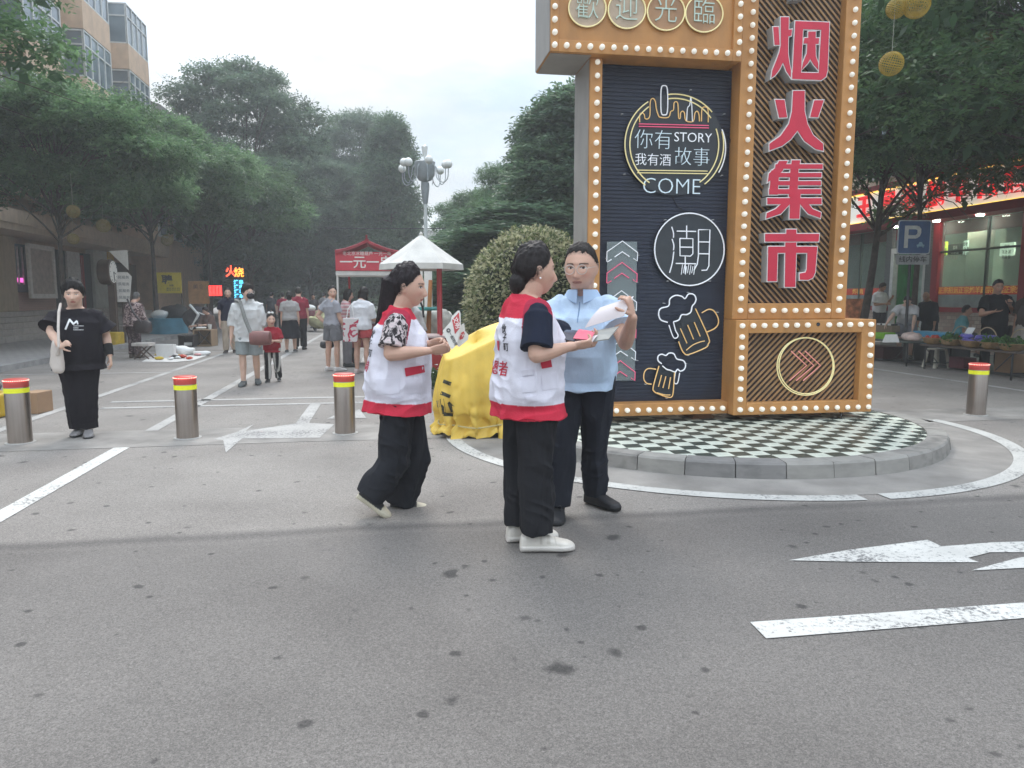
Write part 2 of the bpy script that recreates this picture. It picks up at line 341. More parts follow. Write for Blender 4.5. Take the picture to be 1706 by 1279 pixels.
pixel_sheet('arrow_marking', z8([(340, 252), (640, 200), (1030, 150), (1100, 183), (1350, 163), (1560, 157), (1560, 212), (1440, 212), (1340, 212), (1230, 240), (1285, 262), (700, 260)]), WHITE)
pixel_sheet('arrow_marking', z8([(1245, 303), (1480, 240), (1560, 226), (1560, 287)]), WHITE)
pixel_sheet('dashed_line', z8([(148, 560), (1700, 449), (1760, 520), (228, 641)]), WHITE)
# island: kerb stones in a ring and black and white tiles
IC, IR, IH = (2.12, 7.80), 2.2, .115
def arc_strip(name, r0, r1, a0, a1, m, z, n=60):
    V = []; F = []
    for i in range(n + 1):
        t = math.radians(a0 + (a1 - a0) * i / n); V += [(IC[0] + r * math.cos(t), IC[1] + r * math.sin(t), z) for r in (r0, r1)]
        if i: F.append((2 * i - 2, 2 * i - 1, 2 * i + 1, 2 * i))
    return tag(link(name, np_mesh(name, V, F), m), kind='structure')
RINGP = paint_mat('road_paint_ring', (.52, .51, .48), wear=.47)
arc_strip('ring_line', 2.69, 2.83, 172, 277, RINGP, .006)
arc_strip('ring_line', 2.69, 2.83, 280.5, 372, RINGP, .006)
arc_strip('island_apron', 2.2, 2.69, 165, 400, CONC, .003)
mt = mat('black_white_tile', (.5, .5, .5), .35, 0, .1, 5); n, l, b = nodes(mt)
tcn = [x for x in n if x.type == 'TEX_COORD'][0]; mu = [x for x in n if x.type == 'MIX'][0]
mpn = n.new('ShaderNodeMapping'); mpn.inputs['Rotation'].default_value = (0, 0, -A); l.new(tcn.outputs['Object'], mpn.inputs['Vector'])
ck = n.new('ShaderNodeTexChecker'); ck.inputs['Scale'].default_value = 6.5; ck.inputs['Color1'].default_value = (.66, .70, .61, 1); ck.inputs['Color2'].default_value = (.05, .066, .058, 1)
ad = n.new('ShaderNodeVectorMath'); ad.operation = 'MULTIPLY_ADD'; ad.inputs[1].default_value = (1, 1, 0); ad.inputs[2].default_value = (.013, .021, .05)
l.new(mpn.outputs[0], ad.inputs[0]); l.new(ad.outputs[0], ck.inputs['Vector']); l.new(ck.outputs['Color'], mu.inputs['A'])
V = [(IC[0], IC[1], IH + .004)] + [(IC[0] + 2.04 * math.cos(t), IC[1] + 2.04 * math.sin(t), IH + .004) for t in np.linspace(0, 2 * math.pi, 97)[:-1]]
tag(link('island_paving', np_mesh('island_paving', V, [(0, i + 1, (i + 1) % 96 + 1) for i in range(96)]), mt), kind='structure')
kb = MB(); NS = 36
for i in range(NS):
    a0 = 2 * math.pi * i / NS + .0016; a1 = 2 * math.pi * (i + 1) / NS - .0016; jit = random.uniform(-.004, .004); kb.mi = random.choice((0, 0, 1, 1, 2))
    ring = [(r, z) for r, z in ((2.02, 0), (2.02, IH + .012 + jit * .3), (2.185, IH + .012 + jit * .3), (2.2 + jit, IH - .005), (2.215 + jit, 0))]
    vs = []
    for k in range(5):
        t = a0 + (a1 - a0) * k / 4; vs += [(IC[0] + r * math.cos(t), IC[1] + r * math.sin(t), z) for r, z in ring]
    fs = [(5 * k + j, 5 * k + 5 + j, 5 * k + 6 + j, 5 * k + 1 + j) for k in range(4) for j in range(4)] + [(0, 1, 2, 3, 4), (24, 23, 22, 21, 20)]
    kb.add(vs, fs)
tag(kb.build('island_kerb', [stripe_dirt('kerb_stone', (.27, .255, .235), .9, 0, .75, (2.5, 2.5, 5)), stripe_dirt('kerb_stone_light', (.31, .295, .27), .9, 0, .45, (2, 2, 5)), stripe_dirt('kerb_stone_dark', (.23, .22, .21), .9, 0, .6, (2, 2, 5))]), kind='structure')
# left pavement with its kerb, and the steps up to the shops
pv = MB().sbox(-11.4, -7.35, 4, 70, -.1, .1); tag(pv.build('pavement', brick_mat('pavement_tiles', (.3, .285, .275), (.34, .32, .305), (.2, .19, .185), 2.4, .5, .5, 'uv'), bevel=.01), kind='structure')
kk = MB()
for i in range(60): kk.sbox(-7.35, -7.2, 4 + i * 1.1, 4 + i * 1.1 + 1.092, -.1, .115)
tag(kk.build('pavement_kerb', mat('pavement_kerb_stone', (.3, .29, .28), .9, 0, .2, 3)), kind='structure')
st = MB()
for i in range(5): st.sbox(-13 - .0, -10.75 - i * .34, 9, 44, .1 + i * .165, .1 + (i + 1) * .165)
tag(st.build('shop_steps', stripe_dirt('step_stone', (.42, .385, .35), .85, 0, .4, (4, 4, 2)), bevel=.012), kind='structure')
rp_ = MB().sbox(10.9, 30, -5, 60, -.1, .05); tag(rp_.build('pavement', mat('dark_pavement', (.13, .13, .13), .9, 0, .2, 1.5, bump=.2)), kind='structure')

# ================================================================ THE MARKET SIGN
OR = stripe_dirt('orange_metal', (.53, .255, .08), .5, 0, .4, (2, 2, .7))
ORS = stripe_dirt('side_flare_grey', (.33, .31, .29), .6, 0, .25, (2, 2, .7))
NAVY = mat('navy_panel', (.018, .024, .045), .5, 0, .15, 5)
BROWN = mat('dark_brown_slat_back', (.03, .017, .014), .7)
GOLD = mat('gold_slat', (.36, .2, .085), .5, 0, .15, 6)
BULB = mat('white_bulb', (.8, .76, .66), .25, 0, .05, 10, emit=.22)
RED = mat('letter_red', (.62, .025, .06), .35, 0, .06, 4)
LWHITE = mat('letter_white_edge', (.78, .77, .74), .4, 0, .05, 6)
LGREY = mat('letter_grey_side', (.42, .42, .41), .5, 0, .08, 6)
def neon(name, c): return mat(name, c, .3, 0, .04, 20, emit=.16)
NW, NYL, NPK, NOG, NBL, NGR = neon('neon_white', (.82, .84, .88)), neon('neon_yellow', (.8, .7, .36)), neon('neon_pink', (.85, .14, .26)), neon('neon_amber', (.78, .5, .2)), neon('neon_pale_blue', (.62, .74, .8)), neon('neon_grey_green', (.42, .52, .45))
ACR = mat('dark_acrylic', (.028, .034, .042), .12, 0, .1, 8)
ACG = glass_mat('clear_acrylic', (.75, .82, .82), .8, .08)
VP, VT, VB, VS = 7.17, 7.15, 7.05, 7.05            # front planes: panel, tower, box, top arm
VBK = 7.76
sign = thing('market_sign', 'tall orange light bulb sign with red night market lettering on the chequered island', 'sign', S(3.3, 7.4, IH))
def pl(pts, v): return [PV(x, y, v) for x, y in pts]
def sfn(v): return lambda x, y, d: S(x, v - d, y)
def slab(mb, poly, v0, v1): mb.prism(poly, 0, v1 - v0, lambda x, y, d: S(x, v1 - d, y)); return mb   # from v1 back to v0 front
def rect(x0, x1, z0, z1): return [(x0, z0), (x1, z0), (x1, z1), (x0, z1)]
def frame(mb, o, i, v0, v1):
    """picture-frame ring: o, i = (x0, x1, z0, z1) outer and inner"""
    for r in ((o[0], i[0], o[2], o[3]), (i[1], o[1], o[2], o[3]), (i[0], i[1], o[2], i[2]), (i[0], i[1], i[3], o[3])): mb.sbox(r[0], r[1], v0, v1, r[2], r[3])
TOPZ = 6.2
bx0, bz0 = PV(1221, 692, VB); bx1, bz1 = PV(1457.5, 531.5, VB); bx1 = .5 * (bx1 + PV(1454.6, 686, VB)[0]); bz1 = PV(1221, 533, VB)[1]
bi0, biz0 = PV(1243.5, 671, VB); bi1, biz1 = PV(1436, 553.5, VB)
mb = MB(); frame(mb, (bx0, bx1, bz0, bz1), (bi0, bi1, biz0, biz1), VB, VBK); mb.build('lower_box', OR, sign, bevel=.008)
tx0 = PV(1227, 320, VT)[0]; tx1 = .5 * (PV(1436, 5, VT)[0] + PV(1409, 528, VT)[0]); ti0 = PV(1254, 300, VT)[0]; ti1 = .5 * (PV(1411.7, 2, VT)[0] + PV(1384.7, 503, VT)[0]); tiz0 = PV(1300, 505, VT)[1]
tz0 = bz1 + .003
mb = MB(); frame(mb, (tx0, tx1, tz0, TOPZ), (ti0, ti1, tiz0, TOPZ - .2), VT, VBK); mb.build('tower_frame', OR, sign, bevel=.008)
px0 = PV(983.5, 94, VP)[0]; pz0 = PV(1012, 694, VP)[1]; pi0 = PV(1002, 250, VP)[0]; piz0 = PV(1110, 671, VP)[1]
sz0 = PV(917.4, 88, VS)[1]; sz0 = .5 * (sz0 + PV(1236, 99, VS)[1])
px1 = tx0 - .003
mb = MB(); mb.sbox(px0, pi0, VP, VBK - .02, pz0, sz0 - .003); mb.sbox(pi0, px1, VP, VBK - .02, pz0, piz0); mb.build('panel_frame', OR, sign, bevel=.006)
# corrugated navy sheet with fine ribs
mb = MB(); mb.sbox(pi0, px1, 7.34, VBK - .03, piz0, sz0 - .003)
zz = piz0 + .02
while zz < sz0 - .03: mb.sbox(pi0 + .002, px1 - .002, 7.332, 7.34, zz, zz + .026); zz += .038
mb.build('navy_panel', NAVY, sign)
# top arm with its shallow tray
sx0 = PV(917.4, 88, VS)[0]; sx1 = PV(1236.5, 60, VS)[0]; si0 = PV(930.5, 40, VS)[0]; siz0 = PV(1000, 69, VS)[1]; si1 = PV(1223, 40, VS)[0]
mb = MB(); frame(mb, (sx0, sx1, sz0, TOPZ - 1.0), (si0, si1, siz0, TOPZ - 1.1), VS, VBK); mb.build('top_arm', OR, sign, bevel=.006)
mb = MB().sbox(si0, si1, VS + .035, VBK - .05, siz0, TOPZ - 1.1); mb.build('arm_tray', OR, sign)
# thin weathered sheets added, flare on the street sides painted as grey
mb = MB().sbox(sx0 - .006, sx0 - .001, VS + .03, VBK, sz0 + .01, TOPZ - 1.01).sbox(px0 - .006, px0 - .001, VP + .03, VBK - .02, pz0 + .01, sz0 - .01).sbox(sx0 + .01, px0 - .01, VS + .05, VBK - .01, sz0 - .006, sz0 - .001); mb.build('side_flare_sheets', ORS, sign)
# slats: clip diagonal bands to a rectangle
def clip(poly, x0, x1, z0, z1):
    for ax, lim, sg in ((0, x0, 1), (0, x1, -1), (1, z0, 1), (1, z1, -1)):
        out = []
        for i, p in enumerate(poly):
            q = poly[(i + 1) % len(poly)]; a = (p[ax] - lim) * sg; c = (q[ax] - lim) * sg
            if a >= 0: out.append(p)
            if (a >= 0) != (c >= 0): t = a / (a - c); out.append((p[0] + (q[0] - p[0]) * t, p[1] + (q[1] - p[1]) * t))
        poly = out
        if len(poly) < 3: return []
    return poly
def slats(r, v, sgn, step, wdt):
    x0, x1, z0, z1 = r; mb = MB(); h = z1 - z0; k = x0 - h
    while k < x1 + h:
        p = clip([(k, z0), (k + wdt, z0), (k + wdt + h, z1), (k + h, z1)] if sgn > 0 else [(k + h, z0), (k + wdt + h, z0), (k + wdt, z1), (k, z1)], x0, x1, z0, z1)
        if p: mb.prism(p, 0, .012, lambda x, y, d: S(x, v - d, y))
        k += step
    return mb
mb = MB().sbox(ti0, ti1, VT + .10, VBK - .05, tiz0, TOPZ - .2); mb.build('tower_backing', BROWN, sign)
slats((ti0 + .002, ti1 - .002, tiz0 + .002, TOPZ - .21), VT + .1, -1, .066, .026).build('slat_pattern', GOLD, sign)
mb = MB().sbox(bi0, bi1, VB + .09, VBK - .05, biz0, biz1); mb.build('box_backing', BROWN, sign)
slats((bi0 + .002, bi1 - .002, biz0 + .002, biz1 - .002), VB + .09, 1, .066, .028).build('slat_pattern', GOLD, sign)
# feet
for px in (985, 1173, 1250, 1352):
    u, z = PV(px, 697, 7.3); mb = MB().prism([(u - .13, IH), (u + .13, IH), (u + .08, bz0 + .005), (u - .08, bz0 + .005)], 0, .3, lambda x, y, d: S(x, 7.62 - d, y)); mb.build('foot', mat('brown_foot', (.2, .1, .05), .8), sign)
mb = MB().tube([S(*PV(1400, 690, 7.12)[:1], 7.12, bz0), S(PV(1402, 697, 7.1)[0], 7.1, IH + .01)], .008, 6); mb.build('cable_end', ACR, sign)
# bulbs
bulbs = []
def bline(p0, p1, n, v, skip=()):
    a, c = PV(*p0, v), PV(*p1, v)
    for i in range(n):
        if i in skip: continue
        t = i / max(n - 1, 1); bulbs.append((a[0] + (c[0] - a[0]) * t, a[1] + (c[1] - a[1]) * t, v))
bline((1253.3, 21), (1232.7, 517), 25, VT); bline((1255, -20), (1254, 0), 2, VT); bline((1424.6, -5), (1396, 517), 26, VT); bline((1251, 517), (1378, 517), 8, VT)
bline((1236, 542.5), (1450, 540), 13, VB, (7,)); bline((1235.5, 561), (1232.3, 665), 7, VB); bline((1449.6, 557), (1445.6, 660), 7, VB); bline((1232, 682), (1445, 677), 13, VB)
bline((994.8, 104), (987.5, 662), 27, VP); bline((990, 684.5), (1203, 679.5), 13, VP)
bline((923.7, 75), (1229, 90), 17, VS); bline((1233.5, -14), (1230.6, 71), 5, VS); bline((924, -10), (924, 54), 4, VS)
hole = PV(1363, 540, VB); mb = MB().lathe([(.02, -.002), (.02, .002)], n=16, fn=lambda x, y, z: S(hole[0] + x, VB - .002 - z, hole[1] + y)); mb.build('empty_socket', ACR, sign)
bulbs.sort(key=lambda q: (S(q[0], q[2], 0)[1] + abs(q[1] - 1.4) * .3))
bm0 = MB().ball((0, 0, 0), .0265, 12, 8).lathe([(.026, 0), (.026, .02)], n=12, fn=lambda x, y, z: (x, z, y)).build('bulb', BULB, None, True)
bme = bm0.data; bpy.data.objects.remove(bm0); rest = MB()
for i, (u, z, v) in enumerate(bulbs):
    c = S(u, v - .02, z)
    if i < 100:
        o = bpy.data.objects.new('bulb', bme); COL.objects.link(o); o.location = c; o.rotation_euler = (0, 0, A); finish(o, 'bulb', sign)
    else: rest.ball(c, .0265, 10, 7)
tag(rest.build('bulb_rows', BULB, sign, True), kind='stuff')

# big red characters: strokes traced as polygons, white edge, grey returns
def glyph(name, strokes, toz, v0=VT + .09, vf=VT - .025):
    mbw, mbr = MB(), MB()
    for i, p in enumerate(strokes):
        q = [PV(*toz(*xy), vf) for xy in p]
        ar = sum(q[j][0] * q[(j + 1) % len(q)][1] - q[(j + 1) % len(q)][0] * q[j][1] for j in range(len(q)))
        if ar < 0: q = q[::-1]
        def off(d):
            r = []
            for j in range(len(q)):
                a, c, e = Vector(q[j - 1]), Vector(q[j]), Vector(q[(j + 1) % len(q)])
                n1 = (c - a).normalized(); n2 = (e - c).normalized(); n1 = Vector((n1.y, -n1.x)); n2 = Vector((n2.y, -n2.x)); bis = n1 + n2
                bis = bis / max(bis.length_squared, .5) * 2; r.append(tuple(c + bis * d))
            return r
        mbw.mi = 0; k = len(mbw.f); mbw.prism(off(.010), 0, v0 - vf + i * .0004, lambda x, y, d: S(x, v0 - d, y))
        mbw.m[k + 1] = 1
        mbr.prism(q, 0, .006 + .0004, lambda x, y, d, i=i: S(x, vf - i * .0004 - d, y))
    w_ = mbw.build(name, [LGREY, LWHITE], sign); mbr.build('red_face', RED, w_); return w_
za = lambda x, y: (1190 + x / 4.263, y / 4.263); zb = lambda x, y: (1200 + x / 2.907, 280 + y / 2.907); zi = lambda x, y: (x, y)
glyph('smoke_character', [
    [(472, 122), (528, 122), (526, 212), (550, 208), (546, 252), (524, 258), (522, 380), (534, 460), (543, 500), (541, 548), (512, 505), (487, 440), (462, 492), (430, 535), (405, 552), (412, 500), (440, 430), (462, 370), (472, 320)],
    [(418, 192), (455, 192), (462, 318), (428, 318)], [(575, 150), (630, 152), (612, 562), (553, 560)], [(575, 150), (815, 160), (813, 212), (573, 205)], [(762, 160), (815, 160), (802, 500), (790, 545), (758, 568), (738, 566)], [(553, 515), (790, 520), (785, 548), (755, 568), (553, 560)],
    [(640, 270), (742, 272), (738, 312), (632, 308)], [(667, 225), (718, 225), (716, 310), (665, 310)], [(660, 300), (700, 300), (690, 400), (660, 450), (618, 497), (630, 440), (655, 380)], [(683, 300), (716, 300), (718, 400), (735, 450), (735, 495), (705, 460), (682, 425)]], za)
glyph('fire_character', [[(560, 645), (640, 645), (640, 790), (660, 880), (700, 960), (770, 1020), (772, 1070), (720, 1058), (640, 1000), (590, 925), (540, 990), (480, 1035), (392, 1068), (392, 1020), (470, 965), (530, 880), (552, 790)],
    [(432, 708), (497, 710), (515, 832), (460, 835)], [(710, 712), (775, 712), (735, 832), (680, 830)]], za)
glyph('gather_character', [[(1298, 268), (1312, 268), (1303, 285), (1292, 295), (1279, 303), (1281, 289), (1291, 280)], [(1285, 284), (1298, 282), (1295, 324), (1281, 324)], [(1317, 278), (1330, 278), (1328, 328), (1314, 328)], [(1319, 267), (1333, 267), (1331, 276), (1318, 276)],
    [(1292, 273.5), (1370, 273.5), (1370, 281), (1291, 281)], [(1285, 288), (1368, 288), (1368, 295), (1285, 295)], [(1285, 301.5), (1367, 301.5), (1367, 308.5), (1284, 308.5)], [(1281, 315), (1367, 315), (1367, 323), (1281, 323)],
    [(1278, 330), (1368, 330), (1368, 340), (1278, 340)], [(1316, 322), (1333, 322), (1331, 364), (1315, 364)], [(1304, 337), (1318, 337), (1300, 356), (1276, 364), (1277, 355), (1292, 348)], [(1330, 337), (1344, 337), (1353, 348), (1367, 354), (1366, 363), (1346, 356)]], zi)
glyph('market_character', [[(320, 297), (368, 297), (367, 330), (319, 330)], [(217, 318), (478, 318), (475, 355), (217, 355)], [(315, 360), (367, 360), (362, 575), (312, 575)], [(232, 380), (468, 380), (466, 410), (230, 410)], [(232, 380), (277, 380), (272, 547), (228, 547)], [(422, 380), (468, 380), (458, 505), (447, 530), (425, 541), (384, 540), (384, 510), (412, 505), (418, 490)]], zb)
glyph('upper_character', [[(1317, -60), (1333, -60), (1332, -18), (1350, -18), (1346, -8), (1336, -3), (1322, -3), (1322, -12), (1317, -18)], [(1285, -66), (1372, -66), (1372, -56), (1285, -56)], [(1288, -96), (1376, -96), (1376, -76), (1366, -76), (1366, -86), (1298, -86), (1298, -76), (1288, -76)], [(1324, -108), (1338, -108), (1338, -92), (1324, -92)]], zi)

# ---- neon pieces on the navy panel; poly-lines traced from the photo
VN = 7.30
zp = lambda x, y: (890 + x / 3.654, y / 3.654); zq = lambda x, y: (980 + x / 3.457, 330 + y / 3.457)
def sm(pts, closed=False, n=6):
    """Catmull-Rom through 2D points"""
    out = []; k = len(pts)
    for i in range(k if closed else k - 1):
        p = [np.array(pts[(i + j) % k] if closed else pts[min(max(i + j, 0), k - 1)], float) for j in (-1, 0, 1, 2)]
        for t in np.linspace(0, 1, n, endpoint=False):
            out.append(tuple(.5 * ((2 * p[1]) + (-p[0] + p[2]) * t + (2 * p[0] - 5 * p[1] + 4 * p[2] - p[3]) * t * t + (-p[0] + 3 * p[1] - 3 * p[2] + p[3]) * t ** 3)))
    return out if closed else out + [pts[-1]]
def ntube(name, lines, m, parent, toz, v=VN, r=.0065, close=False):
    mb = MB()
    for ln in lines: mb.tube([S(PV(*toz(x, y), v)[0], v - .012, PV(*toz(x, y), v)[1]) for x, y in ln], r, 6, close=close)
    return mb.build(name, m, parent, True)
def circ(cx, cy, rx, ry=None, a0=0, a1=360, n=48): return [(cx + rx * math.cos(math.radians(a0 + (a1 - a0) * i / n)), cy + (ry or rx) * math.sin(math.radians(a0 + (a1 - a0) * i / n))) for i in range(n + (0 if a1 - a0 == 360 else 1))]
def backing(name, poly, toz, m=ACR, v=VN, parent=None):
    q = [PV(*toz(*p), v) for p in poly]; return MB().prism(q, 0, .006, lambda x, y, d: S(x, v + .006 - d, y)).build(name, m, parent or sign)
def ntext(name, body, px, size, m, parent, toz, v=VN, off=-.018, r=.008, sx=1):
    c = PV(*toz(*px), v); k = abs(PV(*toz(px[0], px[1] + size), v)[1] - c[1])
    return text(name, body, k * 1.08, lambda x, y, d: S(c[0] + x, v - .004 - d, c[1] + y), m, parent, r, off, sx=sx)
rd = backing('story_roundel', circ(850, 880, 305, 310) , zp)
ntube('yellow_ring', [circ(850, 880, 300, 306, -15, 52) , circ(850, 880, 270, 280, -20, 55)], NYL, rd, zp)
ntube('yellow_ring', [circ(850, 880, 300, 306, 126, 238), circ(850, 880, 270, 280, 124, 235), circ(850, 880, 300, 306, 262, 320), circ(850, 880, 272, 280, 262, 325)], NYL, rd, zp)
ntube('outer_arc', [circ(850, 900, 312, 300, -22, 30)], NW, rd, zp)
ntube('skyline', [sm([(640, 745), (640, 700), (655, 688), (668, 700), (672, 722), (690, 724), (702, 700), (704, 620), (720, 600), (735, 620), (740, 660), (752, 700), (765, 715), (815, 715), (828, 680), (845, 670), (848, 630), (860, 620), (872, 635), (876, 715), (886, 720), (888, 690), (900, 678), (912, 690), (920, 735), (965, 740), (975, 690), (990, 678), (1000, 700), (1003, 740)], n=3), sm([(1015, 740), (1018, 665), (1037, 652), (1055, 668), (1056, 745)], n=3)], NOG, rd, zp, r=.0055)
ntube('tall_tower', [sm([(770, 545), (788, 522), (808, 545), (808, 680), (788, 700), (770, 680)], True, 4)], NW, rd, zp, close=True)
ntube('spire', [sm([(925, 740), (930, 660), (944, 640), (950, 590), (956, 640), (960, 740)], n=3)], NW, rd, zp, r=.005)
ntube('double_line', [[(635, 755), (1060, 765)], [(635, 770), (1060, 780)]], NPK, rd, zp, r=.005)
ntube('double_line', [[(625, 1036), (1052, 1042)], [(625, 1052), (1052, 1058)]], NYL, rd, zp, r=.005)
ntext('lettering', '你有', (725, 858), 118, NBL, rd, zp); ntext('lettering', 'STORY', (965, 840), 76, NW, rd, zp, off=-.01, sx=1.0)
ntext('lettering', '我有酒', (722, 977), 74, NPK if False else NW, rd, zp, off=-.01); ntext('lettering', '故事', (960, 962), 112, NBL, rd, zp); ntext('lettering', 'COME', (835, 1138), 128, NBL, rd, zp, off=-.02, sx=1.0)
ch = backing('tide_roundel', circ(580, 295, 207, 213), zq)
ntube('white_ring', [circ(580, 295, 200, 208)], NW, ch, zq, close=True, r=.007)
ntube('tide_character', [sm([(478, 165), (488, 200), (488, 228)], n=4), sm([(480, 235), (490, 270), (488, 300)], n=4), sm([(490, 308), (482, 370), (466, 430)], n=4), [(508, 190), (618, 192)], [(564, 158), (564, 232)], [(525, 232), (600, 234), (600, 320), (586, 334), (526, 332), (525, 232)], [(526, 282), (600, 283)], [(502, 376), (618, 378)], [(556, 336), (556, 435)], [(632, 182), (632, 330), (625, 380), (606, 415)], [(632, 182), (698, 182), (692, 390), (680, 414), (650, 416)], [(632, 252), (694, 253)], [(630, 320), (692, 321)]], NW, ch, zq, r=.006)
mb = MB()
for i in range(7):
    a_ = PV(*zq(540 + i * 12, 382 + (i % 3) * 5), VN); c_ = PV(*zq(532 + i * 12, 440 - (i % 2) * 8), VN); mb.tube([S(a_[0], VN - .014, a_[1]), S(c_[0], VN - .016, c_[1])], .004, 5)
mb.build('cable_ties', NW, ch)
def mug(nm, glass, handle, bars, foam, drip, base):
    b_ = backing(nm, foam[::3] if False else glass, zq)
    ntube('mug_outline', [sm(glass[:-1], n=4)], NOG, b_, zq, r=.0065); ntube('handle_line', [sm(handle, n=4)], NOG, b_, zq); ntube('bars', bars + [sm(base, n=4)], NOG, b_, zq, r=.0055); ntube('foam_line', [sm(foam, n=5)], NW, b_, zq, r=.007)
    if drip: ntube('foam_drip', [sm(drip, n=4)], NW, b_, zq, r=.006)
mug('beer_mug_neon', [(518, 825), (535, 870), (550, 892), (575, 900), (670, 862), (688, 840), (690, 800), (615, 636), (500, 690)], [(652, 660), (690, 640), (722, 650), (745, 690), (745, 725), (725, 750), (682, 770)], [[(528, 750), (566, 835)], [(570, 730), (604, 812)], [(608, 714), (642, 795)]],
    [(455, 715), (415, 700), (403, 665), (415, 635), (460, 620), (468, 580), (500, 560), (535, 565), (555, 578), (575, 552), (605, 555), (618, 580), (610, 605), (596, 622), (588, 655), (565, 670), (535, 672), (520, 700), (488, 712)], [(488, 712), (500, 760), (515, 790), (502, 806), (485, 795), (462, 730)], [(562, 875), (600, 845), (640, 828), (668, 822)])
mug('beer_mug_neon', [(405, 965), (372, 1085), (378, 1112), (400, 1125), (455, 1145), (482, 1138), (490, 1080), (495, 1000), (430, 960)], [(388, 985), (345, 980), (322, 1000), (318, 1040), (335, 1065), (362, 1070)], [[(420, 1018), (402, 1085)], [(445, 1025), (428, 1092)], [(472, 1030), (460, 1098)]],
    [(420, 952), (400, 935), (400, 910), (420, 898), (445, 905), (462, 892), (490, 895), (508, 925), (545, 935), (558, 960), (550, 985), (528, 995), (512, 985), (498, 1000), (470, 990), (450, 985), (425, 965)], [(500, 1000), (492, 1055), (502, 1068), (514, 1058), (524, 1005)], [(395, 1120), (440, 1132), (470, 1132)])
cv = backing('chevron_strip', [(108, 250), (282, 250), (268, 1050), (112, 1050)], zq, ACG)
for y0, c_ in ((247, NW), (370, NPK), (533, NW), (690, NPK), (818, NW), (935, NPK)):
    ntube('chevron', [[(104 + (197 - 104) * 0, y0 + 118), (106, y0 + 62), (195 - (y0 - 247) * .018, y0), (282 - (y0 - 247) * .02, y0 + 66), (280 - (y0 - 247) * .02, y0 + 115), (258 - (y0 - 247) * .02, y0 + 100)], [(108, y0 + 120), (132, y0 + 106)], [(150 - (y0 - 247) * .015, y0 + 92), (194 - (y0 - 247) * .018, y0 + 62), (236 - (y0 - 247) * .02, y0 + 90)]], c_, cv, zq, r=.0055)
# loose wiring and stand-off clips round the neon pieces
mb = MB()
for pts in ([(1121, 326), (1126, 340), (1140, 352), (1146, 356)], [(1148, 476), (1150, 486), (1146, 494)], [(1128, 590), (1118, 596), (1112, 600)], [(1208, 225), (1216, 232), (1218, 260), (1219, 330)], [(1207, 415), (1216, 425), (1218, 500), (1217, 600), (1212, 668)]):
    mb.tube([S(PV(*q, 7.325)[0], 7.322, PV(*q, 7.325)[1]) for q in sm(pts, n=5)], .0035, 5)
mb.build('loose_wiring', mat('wire_black', (.012, .012, .014), .5), sign)
mb = MB()
for x, y in ((1036, 190), (1206, 190), (1040, 290), (1202, 292), (1150, 150), (1108, 366), (1187, 366), (1112, 468), (1182, 468), (1146, 487), (1106, 505), (1195, 520), (1146, 592), (1178, 575), (1075, 640), (1142, 605), (1110, 663), (1063, 425), (1010, 430), (1061, 470), (1061, 600)):
    u_, z_ = PV(x, y, VN); mb.tube([S(u_, VN + .03, z_), S(u_, VN - .016, z_)], .005, 5).tube([S(u_ - .012, VN - .014, z_), S(u_ + .012, VN - .014, z_)], .0035, 4)
mb.build('clip_pattern', mat('clip_grey', (.45, .45, .45), .4), sign)
# welcome roundels on the top arm
for i, (t, cx, cy) in enumerate((('歡', 978, 14), ('迎', 1043.8, 17), ('光', 1109, 20), ('臨', 1172.4, 23))):
    b_ = backing('welcome_roundel', circ(cx, cy, 31), zi, mat('cream_disc', (.5, .38, .27), .4) if i < 2 else mat('amber_disc', (.4, .22, .11), .4), VS + .02)
    ntube('yellow_ring', [circ(cx, cy, 31)], NYL, b_, zi, VS + .02, close=True, r=.007)
    ntext('lettering', t, (cx, cy), 41, NGR, b_, zi, VS + .02, off=-.012)
ar = ntube('arrow_roundel', [circ(1341.7, 609, 45, 46.5), circ(1341, 610, 47.5, 48)], NYL, sign, zi, VB + .06, close=True)
ntube('arrow_neon', [[(340, 885), (415, 955), (332, 1028)], [(375, 885), (450, 955), (365, 1028)], [(408, 885), (482, 955), (398, 1028)]], neon('neon_faded_pink', (.75, .3, .26)), ar, zb, VB + .055)

# ================================================================ BOLLARDS
bl = thing('bollard', '', 'bollard')
MB().lathe([(.104, 0), (.104, .54), (.102, .545)], n=40).build('steel_column', None or stripe_dirt('brushed_steel', (.36, .31, .275), .34, .9, .3, (14, 14, .25)), bl, True)
MB().lathe([(.107, .49), (.107, .535)], n=40).build('yellow_band', mat('glowing_yellow', (.72, .75, .02), .4, emit=.15), bl, True)  # band brightened by a faint glow of its own, no lamp
MB().lathe([(.105, .543), (.106, .575), (.102, .615), (.094, .622)], n=40).build('warning_cap', mat('cap_red', (.5, .06, .045), .4), bl, True)
mb = MB()
for i in range(36):
    t = 2 * math.pi * i / 36; mb.ball((.103 * math.cos(t), .103 * math.sin(t), .606), .006, 6, 4)
mb.build('led_lamps', mat('led_red_glow', (1, .3, .24), .4, emit=2.0), bl)
MB().lathe([(.13, .0), (.13, .006), (.102, .008)], n=40).build('ground_ring', mat('bollard_ring', (.4, .39, .37), .6, 0, .2, 6), bl)
bls = []
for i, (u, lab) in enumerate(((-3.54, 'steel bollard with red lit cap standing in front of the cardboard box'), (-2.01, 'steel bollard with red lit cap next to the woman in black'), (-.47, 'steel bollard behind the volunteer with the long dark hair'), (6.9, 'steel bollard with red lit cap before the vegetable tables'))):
    o = bl if i == 0 else copy_tree(bl); o.location = S(u, 7.72, 0.003); tag(o, lab, 'bollard', 'bollards across the street entrance')
